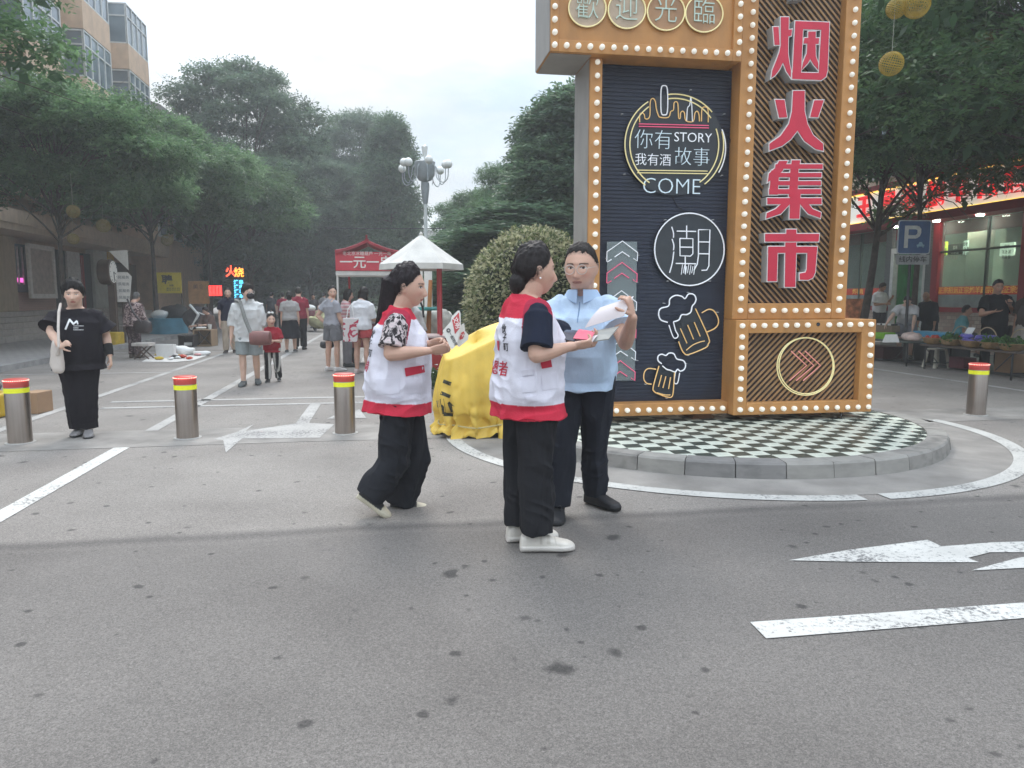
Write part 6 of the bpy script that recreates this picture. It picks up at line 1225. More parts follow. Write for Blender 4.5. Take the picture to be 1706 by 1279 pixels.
        fd_ = fdir[sd_][0]; uf_ = np.cross(nrm(np.cross(fd_, V3(0, 0, 1))), fd_); B.limb([ank[sd_] - uf_ * .012 * s, ank[sd_] + fd_ * .06 * s - uf_ * .036 * s, ank[sd_] + fd_ * .12 * s - uf_ * .05 * s], [.034 * s, .028 * s, .02 * s], 10)
    me, co = B.fuse(voxel, 4); hl = (co - hc) / hs; hl = np.stack([hl @ hr, hl @ hf2, hl @ hu], 1); hl[:, 0] /= 1 + jaw * .8; isface = (np.abs(hl[:, 2]) < .125) & (np.abs(hl[:, 0]) < .1) & (hl[:, 1] > -.03) & (hl[:, 1] < .14)
    col = np.repeat(np.array([skin]), len(co), 0); col[isface] = face_color(hl[isface], skin, fem)
    if hair:
        LN = HAIRLINES[{'pony': 'tied', 'bun': 'tied', 'bob': 'long'}.get(hair['style'], hair['style'])]; az_ = np.abs(np.arctan2(hl[:, 0], hl[:, 1])); li_ = np.interp(az_, [q[0] for q in LN], [q[1] for q in LN]); w_ = (np.clip((hl[:, 2] - li_ + .016) / .018, 0, 1) * (np.abs(hl[:, 2]) < .14) * (np.linalg.norm(hl, axis=1) < .16) * np.clip(.75 + .8 * vnoise(hl * 160, 4), 0, 1))[:, None]; col = col * (1 - .85 * w_) + np.array(hair.get('col', (.014, .011, .010))) * .85 * w_
    col *= (1 + .06 * vnoise(co * 9, 5))[:, None]
    put(me, co, W, 'body', root, SKIN, col)
    # ---- clothes
    def wrinkle(co, nr_, amp, kind):
        wv = np.stack([vnoise(co * 4, i) for i in (31, 32, 33)], 1) * .05; c2 = (co + wv) / s
        if kind == 'leg': q = np.stack([c2[:, 0] * 17, c2[:, 1] * 17, c2[:, 2] * 4.5 + c2[:, 0] * 5], 1); q2 = np.stack([c2[:, 0] * 6, c2[:, 1] * 6, c2[:, 2] * 19 + c2[:, 1] * 9], 1)
        else: q = np.stack([c2[:, 0] * 12 + c2[:, 2] * 5, c2[:, 1] * 12, c2[:, 2] * 5 - c2[:, 0] * 5], 1); q2 = np.stack([c2[:, 0] * 8 - c2[:, 2] * 8, c2[:, 1] * 8, c2[:, 2] * 15 + c2[:, 0] * 7], 1)
        n = .8 * vnoise(q, 11) + .9 * (.5 - 2 * np.abs(vnoise(q * .8, 12))) + .8 * (.4 - 2 * np.abs(vnoise(q2, 13))) * np.clip(vnoise(c2 * 3.5, 14) + .45, 0, 1); return co + nr_ * (n * amp)[:, None]
    def garment(nm, parts, colfn, amp=.007, kind='top', m=None, vx=None, smooth=5):
        G_ = Body(); parts(G_); me, co = G_.fuse(vx or voxel * 1.15, smooth); c2 = wrinkle(co, G_.N, amp * s, kind); return put(me, c2, W, nm, root, m or CLOTH, None if colfn is None else colfn(co))
    flat = lambda c_: (lambda co: np.repeat(np.array([c_]), len(co), 0) * (1 + .05 * vnoise(co * 4, 3))[:, None])
    objs = {}
    if top:
        ease = .009 if vest else top.get('ease', .02); hem = top.get('hem', -.06); sl_ = top.get('sleeve', .75); fl = top.get('flare', .0); neck = top.get('neck', .505)
        def parts(G_):
            R = []
            zs = [q for q in torso if q[0] > hem + .02 and q[0] < neck - .005]; hq = np.interp(hem, [q[0] for q in torso], range(len(torso))); i0 = int(hq)
            a0 = max(np.interp(hem, [q[0] for q in torso], [q[2] for q in torso]), .15 * g_); b0 = max(np.interp(hem, [q[0] for q in torso], [q[3] for q in torso]), .11 * g_ + belly * .4)
            if hem < -.1: a0, b0 = .16 * g_, .12 * g_
            R.append(ring(hem, -.005, a0 + ease + fl, b0 + ease + fl))
            for q in zs: e = ease * (1 if q[0] < .36 else (.55 if q[0] < .46 else .25)) + fl * max(0, (.15 - q[0]) / .3); R.append(ring(q[0], q[1], max(q[2], .15 * g_ if q[0] < .2 else 0) + e, q[3] + e))
            a1 = np.interp(neck, [q[0] for q in torso], [q[2] for q in torso]); R.append(ring(neck, -.014, a1 + .006, a1 * .9 + .004)); G_.rings(R)
            for sd_ in ('R', 'L'):
                if sl_ <= 0: continue
                k = g_ ** .5; e0 = .012 + top.get('ease', .02) * .5; tot = sl_
                in_ = 1.0 if vest else .85
                if tot <= 1: pts = [sh[sd_] * in_ + T(0, -.01 * s, .40 * s) * (1 - in_) - (el[sd_] - sh[sd_]) * .02, sh[sd_] + (el[sd_] - sh[sd_]) * .08, sh[sd_] + (el[sd_] - sh[sd_]) * tot * .6, sh[sd_] + (el[sd_] - sh[sd_]) * tot]; rr = [(.056 if vest else .064) * s * k, ((.058 if vest else .06) + e0 * .6) * s * k, (.053 + e0) * s * k, (.05 + e0 + .008 + top.get('cuff', 0)) * s * k]
                else: e = el[sd_] + (wr[sd_] - el[sd_]) * min(.97, tot - 1); pts = [sh[sd_] * .85 + T(0, -.01 * s, .40 * s) * .15, sh[sd_], sh[sd_] * .5 + el[sd_] * .5, el[sd_], e]; rr = [.064 * s * k, (.06 + e0 * .6) * s * k, (.05 + e0) * s * k, (.045 + e0) * s * k, (.036 + e0) * s]
                G_.limb(pts, rr, 16, True)
        objs['top'] = garment('top', parts, top.get('colfn') or flat(top.get('col', (.5, .5, .5))), top.get('wr', .007), 'top', top.get('mat'))
    if vest:
        hem = vest['hem']; ea = vest.get('ease', .05)
        def parts(G_):
            R = [ring(hem, 0, .178 * g_ + ea, .138 * g_ + ea + belly * .5)]
            for q in torso:
                if q[0] > hem + .03 and q[0] < .445: e = ea * (1 if q[0] < .3 else .75); R.append(ring(q[0], q[1], (max(q[2], .155 * g_) if q[0] < .25 else q[2] * (1 if q[0] < .3 else .97)) + e - (.008 if q[0] > .3 else 0), (max(q[3], .126 * g_ + belly * .6) if q[0] < .05 else q[3]) + e))
            R.append(ring(.462, -.016, .118 + .034, .078 + .024)); R.append(ring(.49, -.018, .098, .08)); R.append(ring(.512, -.02, .076, .07)); G_.rings(R)
        def vc(co):
            lz = ((co - pel) @ V3(0, sl, cl)) / s; c_ = np.repeat(np.array([(.69, .67, .74)]), len(co), 0); red = np.array((.56, .035, .065)); c_[(lz < hem + .08)] = red
            back = ((co - pel) @ V3(0, cl, -sl)) / s; c_[(lz > np.where(back < 0, .385, .43))] = red
            for sd_ in ('R', 'L'): ax_ = nrm(el[sd_] - sh[sd_]); q_ = co - sh[sd_]; t_ = np.clip(q_ @ ax_, -.02, .12); c_[np.linalg.norm(q_ - t_[:, None] * ax_, axis=1) < .079 * s * g_ ** .5] = (.36, .03, .06)
            return c_ * (1 + .04 * vnoise(co * 5, 2))[:, None]
        objs['vest'] = garment('vest', parts, vc, vest.get('wr', .010), 'top')
    if bottom:
        bt = bottom['type']; c_ = bottom.get('col', (.02, .02, .025)); wd = bottom.get('wide', 0.0)
        def parts(G_):
            wtop = bottom.get('top', .1 if vest else .04); in2 = 0 if vest or (top and top.get('hem', -.06) < -.05) else .012; R = []
            for q in torso:
                if q[0] < wtop: R.append(ring(q[0], q[1], q[2] + in2, q[3] + in2))
            R.append(ring(wtop, .0, np.interp(wtop, [q[0] for q in torso], [q[2] for q in torso]) + in2, np.interp(wtop, [q[0] for q in torso], [q[3] for q in torso]) + in2)); G_.rings(R)
            k = g_ ** .6
            if bt == 'skirt':
                L = bottom['len']; kc = (knee['R'] + knee['L']) / 2; ac_ = (ank['R'] + ank['L']) / 2; RR = []
                for t in np.linspace(0, 1, 7): z = pel[2] - t * (pel[2] - L); w_ = t ** .9; ctr = V3(0, 0, z) + (np.interp(z, [ac_[2], kc[2], pel[2]], [ac_[1], kc[1], 0]) * V3(0, 1, 0)); RR.append([ctr + V3(math.cos(a_) * (.175 * g_ + wd * w_) * s * (1 + .05 * w_ * math.sin(a_ * 9)), math.sin(a_) * (.13 * g_ + wd * .9 * w_) * s * (1 + .05 * w_ * math.sin(a_ * 9)), 0) for a_ in np.linspace(0, 2 * math.pi, 37)[:-1]])
                G_.rings(RR[::-1])
            else:
                for sd_ in ('R', 'L'):
                    a_, b_, c2 = hip[sd_], knee[sd_], ank[sd_]
                    if bt == 'pants': e = b_ + (c2 - b_) * bottom.get('to', .98); pts = [a_ + V3(0, 0, -.02 * s), a_ * .5 + b_ * .5, b_, b_ * .5 + e * .5, e]; rr = [(.098 + wd * .25) * s * k, (.088 + wd * .4) * s * k, (.068 + wd * .7) * s * k, (.064 + wd * .85) * s * k, (.055 + wd) * s * k]
                    else: e = a_ + (b_ - a_) * bottom.get('to', .8); pts = [a_ + V3(0, 0, -.02 * s), a_ * .5 + e * .5, e]; rr = [(.10 + wd * .5) * s * k, (.095 + wd) * s * k, (.09 + wd * 1.3) * s * k]
                    G_.limb(pts, rr, 18, True)
        objs['bottom'] = garment({'pants': 'trousers', 'shorts': 'shorts', 'skirt': 'skirt'}[bt], parts, bottom.get('colfn') or flat(c_), bottom.get('wr', .008), 'leg', bottom.get('mat'))
    # ---- hair
    if hair:
        st = hair['style']; hcx = hair.get('col', (.014, .011, .010))
        ln = HAIRLINES[{'pony': 'tied', 'bun': 'tied', 'bob': 'long'}.get(st, st)]; az = np.abs(np.arctan2(dirs[:, 0], dirs[:, 1])); base = head_surface(dirs, fem); base[:, 0] *= 1 + jaw * (.6 + np.clip(-base[:, 2] / .1, 0, 1)); lim = np.interp(az, [q[0] for q in ln], [q[1] for q in ln]); up_ = base[:, 2] > lim + .016 * vnoise(dirs * np.array([9, 9, 3]) + fem, 3)
        th = hair.get('thick', .014) * (.12 + .88 * np.clip((base[:, 2] - lim) / .055, 0, 1) ** .7) * (1 + .3 * vnoise(dirs * np.array([7, 7, 2.5]), 9) + .25 * vnoise(dirs * np.array([19, 19, 4]), 10)); k = np.where(up_, 1 + th / .09, .90); hh = (base * k[:, None]) * hs; hw = hc + hh[:, :1] * hr + hh[:, 1:2] * hf2 + hh[:, 2:3] * hu
        G_ = Body(); G_.rings([hw[i * nu:(i + 1) * nu] for i in range(nv)]); hb = hc - hf2 * .085 * hs
        if st == 'pony':
            o = hair.get('swing', V3(0, -.05, -.3)); b0 = hb + hu * .045 * hs + hf2 * .045 * hs
            for i in range(7): a_ = i * .9; vo = hair.get('vol', 1); j = V3(math.cos(a_), math.sin(a_), 0) * .02 * hs * vo; G_.limb([b0, b0 - hf2 * .055 * hs + j * .6 + V3(0, 0, -.03), b0 + V3(*o) * .5 + j * 1.8, b0 + V3(*o) + j * 2.2], [.05 * hs, .042 * hs * vo, .032 * hs * vo, .009 * hs], 8)
        if st == 'bun': G_.blob(hb - hf2 * .006 * hs - hu * .06 * hs, (.05 * hs, .04 * hs, .055 * hs)); G_.blob(hb + hf2 * .02 * hs - hu * .03 * hs, (.055 * hs, .04 * hs, .06 * hs))
        if st in ('long', 'bob'):
            L = hair.get('len', .3)
            for i in np.linspace(-1.25, 1.25, 9): dr = -hf2 * math.cos(i) + hr * math.sin(i); a_ = hc + dr * .082 * hs; G_.limb([a_ + hu * .03 * hs, a_ - hu * .09 * hs, a_ + dr * .01 - V3(0, 0, L * .6), a_ - V3(0, 0, L)], [.024 * hs, .028 * hs, .026 * hs, .012 * hs], 8)
        me, co = G_.fuse(max(voxel * .9, .0035), 3); co = co + .0025 * np.stack([vnoise(co * np.array([90, 90, 25]), i) for i in (1, 2, 3)], 1); put(me, co, W, 'hair', root, HAIRM, np.repeat(np.array([hcx]), len(co), 0) * (1 + .35 * vnoise(co * np.array([70, 70, 14]), 8))[:, None])
    # ---- shoes
    for sd_, sg in (('R', 1), ('L', -1)):
        o = dict((shoes or {}).get('all', {})); o.update((shoes or {}).get(sd_, {})); up_c, so_c = o.get('col', (.03, .03, .03)), o.get('sole', (.02, .02, .02)); sk = o.get('k', 1.0); fd_, fp = fdir[sd_]; side = nrm(np.cross(fd_, V3(0, 0, 1))); upv = np.cross(side, fd_); an = ank[sd_]; R = []; soh = o.get('soleh', .022)
        for y, w_, ht in ((-.075, .018, .05), (-.068, .032, .075), (-.045, .038, .092), (-.005, .039, .094), (.04, .041, .082), (.085, .047, .064), (.125, .049, .052), (.16, .042, .045), (.182, .028, .036), (.192, .012, .026)):
            ctr = an + fd_ * y * s * sk - upv * .043 * h; R.append([ctr + (side * math.copysign(abs(math.cos(t)) ** .7, math.cos(t)) * w_ * 1.06 * sk + upv * (ht * sk * (.5 + .5 * math.copysign(abs(math.sin(t)) ** .6, math.sin(t))))) * s for t in np.linspace(0, 2 * math.pi, 17)[:-1]])
        G_ = Body(); G_.rings(R); me, co = G_.fuse(max(.0045, voxel * .8), 2); hz = ((co - an) @ upv + .043 * h) / s; fy = ((co - an) @ fd_) / s; c_ = np.where((hz < soh + o.get('toe', 0) * (fy > .11))[:, None], np.array([so_c]), np.array([up_c]))
        if o.get('detail'): c_ = np.where(((np.abs(np.sin(fy * 70)) > .8) & (hz > .05) & (fy > .02) & (fy < .11))[:, None], np.array([o['detail']]), c_)
        out = np.abs((co - an) @ side) / s; co = co + side * 0; mv = (hz < soh)[:, None] * (co - an - fd_ * ((co - an) @ fd_)[:, None] - upv * ((co - an) @ upv)[:, None]); co = co + mv * o.get('welt', .08)
        put(me, co, W, 'shoe', root, SHOEM, c_)
    return dict(root=root, W=W, hc=hc, hs=hs, hr=hr, hf=hf2, hu=hu, el=el, wr=wr, sh=sh, pel=pel, objs=objs, s=s, knee=knee, ank=ank, T=T, r=r, f=f, pos=pos)
def w1(R_, p): return R_['W'](np.array([p]))[0]
def stick_text(R_, body, size, px, py, rx, ry, m, target, name='printed_mark', off=.008, turn=None):
    """print on cloth: cast along the way the print faces, onto the garment mesh"""
    me = target.data; co = np.empty(len(me.vertices) * 3, np.float32); me.vertices.foreach_get('co', co); bv = BVHTree.FromPolygons([Vector(v) for v in co.reshape(-1, 3)], [tuple(p.vertices) for p in me.polygons])
    def fn(x, y, d):
        o = Vector(px) + Vector(rx) * x + Vector(ry) * y; dr = Vector(rx).cross(Vector(ry)).normalized() * -1; h = bv.ray_cast(o - dr * .6, dr); p = h[0] if h[0] is not None else o; return tuple(p - dr * (.0025 + d))
    return text(name, body, size, fn, m, target, .001, off)
def bag_on(root, name, c, dims, m, amp=.01, strap=None, rot=0):
    mb = MB().ball((0, 0, 0), 1, 18, 12); V = np.array(mb.v); V = np.sign(V) * np.abs(V) ** .55 * np.array(dims); V += amp * np.stack([vnoise(V * 12, i) for i in (1, 2, 3)], 1); cr, sr = math.cos(rot), math.sin(rot); V = np.stack([V[:, 0] * cr - V[:, 1] * sr, V[:, 0] * sr + V[:, 1] * cr, V[:, 2]], 1) + np.array(c); mb.v = [tuple(q) for q in V]; o = mb.build('bag', m, None, True); return o
# ---------------------------------------------------------------- the three in front
NAVYC, BLK, WHT = (.016, .022, .04), (.012, .012, .014), (.62, .62, .62)
FLORAL = cloth_pattern('black_white_floral', ((.02, .015, .018), (.5, .44, .44), (.62, .5, .5)), 26, (.47, .54))
INKB, INKR = mat('print_black', (.03, .03, .035), .7), mat('print_red', (.5, .03, .06), .7)
def pc(px, py, Y): return tuple(P(px, py, Y))
W1_ = person('person', 'woman with long dark hair in a white and red vest walking with two hand signs', P(668, 850, 4.75)[:2], 1.65, math.radians(4), math.radians(-4), -.06, 1.24, .035, 1, .0042, SK,
    arms={'R': ('w', pc(650, 590, 4.50), pc(716, 584, 4.47), {'handw': (.9, -.02, .12), 'palmw': (0, .8, .5), 'curl': .75}), 'L': ('w', pc(672, 588, 4.93), pc(716, 572, 4.68), {'handw': (.9, -.3, .15), 'palmw': (0, -.7, -.5), 'curl': .7})},
    legs={'R': ('world', pc(657, 768, 4.64), pc(619, 824, 4.63)), 'L': ('world', pc(690, 766, 4.87), pc(668, 834, 4.87))}, lean=.06,
    top={'sleeve': .82, 'hem': .13, 'ease': .02, 'mat': FLORAL, 'cuff': .004, 'wr': .005}, vest={'hem': -.19, 'ease': .042},
    bottom={'type': 'pants', 'col': (.022, .023, .028), 'wide': .034, 'to': 1.05, 'wr': .016}, hair={'style': 'pony', 'swing': V3(-.1, -.13, -.36), 'col': (.017, .012, .014), 'thick': .024, 'vol': 1.35},
    shoes={'all': {'col': (.02, .02, .022), 'sole': (.55, .5, .38), 'soleh': .038, 'toe': .03, 'welt': .14, 'k': 1.0}, 'R': {'pitch': .62, 'yaw': -.1}, 'L': {'yaw': .05}}, head_k=1.15)
vt = W1_['objs']['vest']
def back_print(R_, rows, tgt, x_off=0):
    """rows of (text, size, right offset, height above the pelvis, ink): printed on the back of a vest, read from behind"""
    for t_, sz, xo, zo, ink in rows: stick_text(R_, t_, sz, w1(R_, R_['T'](xo, -.3, zo)), None, tuple(R_['r']), tuple(nrm(w1(R_, R_['T'](0, 0, 1)) - w1(R_, R_['T'](0, 0, 0)))), ink, tgt)
back_print(W1_, (('伙', .055, .10, .31, INKB), ('子', .055, .11, .25, INKB), ('町', .055, .12, .19, INKB), ('志愿者', .075, -.0, .10, INKR)), vt)
def patch(R_, name, pts_px, Y, m, tgt, lift=.006, th=.004):
    """cloth patch on a garment: outline cast from the photo's sight lines on to the cloth, then thickened"""
    me = tgt.data; co = np.empty(len(me.vertices) * 3, np.float32); me.vertices.foreach_get('co', co); bv = BVHTree.FromPolygons([Vector(v) for v in co.reshape(-1, 3)], [tuple(p.vertices) for p in me.polygons]); mb = MB(); N_ = 7
    (a, b_, c_, d_) = [np.array(q, float) for q in pts_px]; grid = []
    for i in range(N_):
        for j in range(N_):
            u_, v_ = i / (N_ - 1), j / (N_ - 1); q = (a * (1 - u_) + b_ * u_) * (1 - v_) + (d_ * (1 - u_) + c_ * u_) * v_; dr = Vector(ray(*q)).normalized(); h_ = bv.ray_cast(Vector((0, 0, CAMH)), dr)
            grid.append((h_[0] - dr * lift) if h_[0] is not None and h_[0].y < Y + .6 else Vector(P(*q, Y)))
    back = [g_ + Vector(ray(853, 640)).normalized() * (lift + .003) for g_ in grid]; n2 = N_ * N_
    fs = [(i * N_ + j, i * N_ + j + 1, (i + 1) * N_ + j + 1, (i + 1) * N_ + j) for i in range(N_ - 1) for j in range(N_ - 1)]; edge = [j for j in range(N_)] + [i * N_ + N_ - 1 for i in range(1, N_)] + [(N_ - 1) * N_ + j for j in range(N_ - 2, -1, -1)] + [i * N_ for i in range(N_ - 2, 0, -1)]
    mb.add(grid + back, fs + [tuple(n2 + k for k in f_[::-1]) for f_ in fs] + [(edge[k], edge[(k + 1) % len(edge)], n2 + edge[(k + 1) % len(edge)], n2 + edge[k]) for k in range(len(edge))]); return mb.build(name, m, tgt, True)
VW = mat('vest_cloth_white', (.66, .64, .71), .9, 0, .05, 8); VR = mat('vest_cloth_red', (.5, .03, .06), .9, 0, .06, 8)
patch(W1_, 'pocket_flap', [(674, 613), (706, 608), (708, 620), (676, 627)], 4.55, VR, vt)
patch(W1_, 'pocket', [(626, 632), (664, 630), (666, 655), (628, 658)], 4.55, VW, vt, .004); patch(W1_, 'pocket', [(676, 632), (710, 628), (711, 652), (680, 657)], 4.55, VW, vt, .004); patch(W1_, 'flap', [(651, 663), (668, 662), (669, 670), (653, 672)], 4.55, VW, vt, .009)
W2_ = person('person', 'woman with tied back hair seen from behind in a white and red vest', P(880, 903, 4.07)[:2], 1.72, math.radians(22), math.radians(20), 0, 1.11, .02, 1, .0042, SK,
    arms={'R': ('w', pc(893, 592, 3.80), pc(953, 576, 3.87), {'handw': (.85, .4, .05), 'palmw': (-.3, .6, .8), 'curl': .6}), 'L': ('w', pc(945, 566, 4.46), pc(966, 566, 4.26), {'handw': (.6, -.5, .1), 'palmw': (0, -.2, .9), 'curl': .7})},
    legs={'R': ((.02, .02, -1), (0, -.02, -1)), 'L': ((-.01, .0, -1), (0, -.02, -1))},
    top={'sleeve': .86, 'hem': .13, 'ease': .026, 'col': (.014, .018, .034), 'cuff': .0, 'wr': .005}, vest={'hem': -.15, 'ease': .046},
    bottom={'type': 'pants', 'col': (.02, .02, .023), 'wide': .036, 'to': .92, 'wr': .014}, hair={'style': 'bun', 'col': (.018, .014, .014), 'thick': .02},
    shoes={'all': {'col': (.62, .58, .52), 'sole': (.66, .62, .57), 'soleh': .035, 'welt': .16, 'detail': (.5, .46, .4), 'k': 1.14}, 'R': {'yaw': -.3}, 'L': {'yaw': -.15}}, head_k=1.15)
v2 = W2_['objs']['vest']
back_print(W2_, (('伙', .05, .055, .33, INKB), ('子', .05, .075, .285, INKB), ('町', .05, .095, .235, INKB), ('志', .08, -.10, .115, INKR), ('愿', .08, -.015, .115, INKR), ('者', .085, .07, .115, INKR), ('■', .07, -.01, .235, INKR)), v2)
patch(W2_, 'pocket_flap', [(900, 602), (918, 599), (920, 611), (903, 614)], 3.95, VR, v2); patch(W2_, 'flap', [(868, 617), (888, 615), (889, 624), (870, 626)], 3.95, VW, v2, .009); patch(W2_, 'pocket', [(868, 628), (892, 626), (893, 652), (870, 654)], 3.95, VW, v2, .004); patch(W2_, 'pocket', [(902, 626), (928, 621), (929, 646), (904, 650)], 3.95, VW, v2, .004); patch(W2_, 'flap', [(876, 661), (894, 659), (895, 668), (878, 670)], 3.95, VW, v2, .009)
e_ = W2_; ep = e_['hc'] + e_['hr'] * .082 * e_['hs'] - e_['hu'] * .036 * e_['hs'] - e_['hf'] * .012; MB().ball(tuple(w1(e_, ep)), .006, 8, 6).build('earring', mat('pearl', (.85, .82, .78), .2), e_['root'], True)
MAN = person('person', 'man with round glasses in a pale blue polo shirt reading a sheet of paper', P(966, 848, 4.76)[:2], 1.775, math.radians(-103), math.radians(-110), -.07, 1.2, .05, 0, .0042, SK,
    arms={'L': ('w', pc(1042, 572, 4.52), pc(1054, 528, 4.27), {'handw': (-.22, -.12, .95), 'palmw': (-.9, .5, .1), 'curl': .75}), 'R': ('w', pc(921, 575, 4.58), pc(958, 578, 4.38), {'handw': (.9, -.3, .1), 'palmw': (0, 0, 1), 'curl': .6})},
    legs={'R': ('world', pc(937, 748, 4.66), pc(929, 843, 4.62)), 'L': ('world', pc(990, 744, 4.80), pc(992, 822, 4.88))},
    top={'sleeve': .62, 'hem': -.10, 'ease': .026, 'col': (.47, .59, .74), 'cuff': .012, 'neck': .497, 'wr': .008}, bottom={'type': 'pants', 'col': (.02, .022, .03), 'wide': .012, 'to': .97, 'wr': .014},
    hair={'style': 'crop', 'col': (.022, .017, .015), 'thick': .012}, shoes={'all': {'col': (.014, .014, .017), 'sole': (.01, .01, .011), 'soleh': .024, 'k': 1.06}, 'R': {'yaw': .1}, 'L': {'yaw': .95}}, head_k=1.2, jaw=.07)
# polo collar, placket, glasses, laces
def collar(R_, m):
    """turned-down collar: a band round the neck with two points in front"""
    mb = MB(); T = R_['T']; s_ = R_['s']; V = []; n_ = 33
    for i in range(n_):
        d_ = -1 + 2 * i / (n_ - 1); a_ = math.radians(168 * d_); sx, cy = math.sin(a_), -math.cos(a_); pt = max(0, (abs(d_) - .62) / .38)
        for rr, z in ((.072, .492), (.074, .512), (.084, .510), (.104 - .012 * pt, .474 - .045 * pt), (.098 - .012 * pt, .470 - .045 * pt)): V.append(tuple(w1(R_, T(sx * rr * 1.08 * s_, (cy * rr * (.86 + .25 * pt) - .012 + .02 * pt) * s_, z * s_))))
    fs = [(5 * i + k, 5 * i + (k + 1) % 5, 5 * i + 5 + (k + 1) % 5, 5 * i + 5 + k) for i in range(n_ - 1) for k in range(5)] + [(0, 1, 2, 3, 4), tuple(5 * n_ - 1 - k for k in range(5))]
    return mb.add(V, fs).build('collar', m, R_['root'], True)
PB = mat('polo_cloth', (.40, .53, .71), .9, 0, .05, 9)
collar(MAN, PB)
def frontline(R_, name, pts, m, r_=.005):
    me = R_['objs']['top'].data; co = np.empty(len(me.vertices) * 3, np.float32); me.vertices.foreach_get('co', co); bv = BVHTree.FromPolygons([Vector(v) for v in co.reshape(-1, 3)], [tuple(p.vertices) for p in me.polygons]); out = []
    for x, z in pts:
        o = Vector(w1(R_, R_['T'](x, .6, z))); h_ = bv.ray_cast(o, Vector(-R_['f'])); out.append(h_[0] if h_[0] is not None else o)
    return MB().tube(out, r_, 6).build(name, m, R_['root'], True)
frontline(MAN, 'placket', [(.004, z) for z in np.linspace(.455, .33, 8)], mat('placket_shade', (.2, .29, .43), .9), .004)
mb = MB()
for sg in (-1, 1):
    c_ = MAN['hc'] + MAN['hr'] * sg * .031 * MAN['hs'] + MAN['hf'] * .103 * MAN['hs'] - MAN['hu'] * .006 * MAN['hs']
    mb.tube([Vector(w1(MAN, c_ + (MAN['hr'] * math.cos(t) * .025 + MAN['hu'] * math.sin(t) * .023 - MAN['hf'] * .004 * abs(math.cos(t))) * MAN['hs'])) for t in np.linspace(0, 2 * math.pi, 25)[:-1]], .0025, 5, close=True)
    mb.tube([Vector(w1(MAN, MAN['hc'] + MAN['hs'] * (MAN['hr'] * sg * x + MAN['hf'] * y + MAN['hu'] * z))) for x, y, z in ((.055, .1, 0), (.077, .06, .004), (.08, -.01, .005))], .0015, 5)
mb.tube([Vector(w1(MAN, MAN['hc'] + MAN['hs'] * (MAN['hr'] * x + MAN['hf'] * .106 + MAN['hu'] * (.0)))) for x in (-.009, 0, .009)], .0015, 5); mb.build('glasses', mat('glasses_rim', (.55, .5, .46), .3, .6), MAN['root'], True)
mb = MB(); an = MAN['ank']['R']
for k in range(2): b_ = an + V3(-.01, .085, .015 - .03 * k); mb.tube([Vector(w1(MAN, b_ + V3(-.03 * math.sin(t) - .0, .02 * math.sin(t) * .4, .016 * math.sin(2 * t)))) for t in np.linspace(0, math.pi, 12)], .002, 5)
mb.build('shoe_lace', DARK, MAN['root'])
# ---- what they hold
def sheet_px(name, lab, cat, pts, m, th=.002, bend=0, group=None):
    """held sheet: corners (px, py, depth) in order, bent a little, with real thickness"""
    a, b_, c_, d_ = [np.array(P(*q)) for q in pts]; n_ = 9; nr = nrm(np.cross(b_ - a, d_ - a)); nr = nr if nr[1] < 0 else -nr; G_ = []
    for i in range(n_):
        for j in range(n_):
            u_, v_ = i / (n_ - 1), j / (n_ - 1); G_.append((a * (1 - u_) + b_ * u_) * (1 - v_) + (d_ * (1 - u_) + c_ * u_) * v_ + nr * bend * math.sin(math.pi * u_))
    Bk = [g_ - nr * th for g_ in G_]; n2 = n_ * n_; fs = [(i * n_ + j, i * n_ + j + 1, (i + 1) * n_ + j + 1, (i + 1) * n_ + j) for i in range(n_ - 1) for j in range(n_ - 1)]; edge = [j for j in range(n_)] + [i * n_ + n_ - 1 for i in range(1, n_)] + [(n_ - 1) * n_ + j for j in range(n_ - 2, -1, -1)] + [i * n_ for i in range(n_ - 2, 0, -1)]
    o = MB().add(G_ + Bk, fs + [tuple(n2 + k for k in f_[::-1]) for f_ in fs] + [(edge[k], edge[(k + 1) % len(edge)], n2 + edge[(k + 1) % len(edge)], n2 + edge[k]) for k in range(len(edge))]).build(name, m, None, True); return tag(o, lab, cat, group)
PAPER = mat('sheet_paper', (.68, .62, .62), .7, 0, .04, 6)
sheet_px('paper_sheet', 'white sheet of paper held up by the man with glasses', 'paper', ((974, 546, 4.24), (1000, 512, 4.30), (1056, 493, 4.27), (1040, 526, 4.22)), PAPER, .0015, .012)
sheet_px('leaflet', 'grey folder sticking out to the right of the leaflet bundle', 'leaflet', ((958, 572, 4.05), (978, 553, 4.26), (1031, 543, 4.26), (1014, 564, 4.09)), mat('folder_grey', (.3, .3, .28), .6), .006, 0)
LG = 'leaflets held by the volunteer seen from behind'
sheet_px('leaflet', 'pink leaflet lying on top of the leaflet bundle', 'leaflet', ((955, 563, 4.0), (965, 548, 4.18), (992, 552, 4.18), (985, 566, 4.0)), mat('leaflet_pink', (.6, .1, .16), .5), .003, .006, LG)
sheet_px('leaflet', 'dark glossy leaflet at the left of the leaflet bundle', 'leaflet', ((930, 563, 4.02), (944, 549, 4.2), (974, 551, 4.2), (958, 568, 4.0)), mat('leaflet_dark', (.06, .07, .1), .25), .003, .008, LG)
sheet_px('leaflet', 'white leaflet fanned under the pink one', 'leaflet', ((952, 576, 3.96), (968, 560, 4.1), (996, 558, 4.14), (984, 574, 3.98)), PAPER, .004, .006, LG)
zl = lambda x, y: (700 + x / 10.66, 500 + y / 10.66)
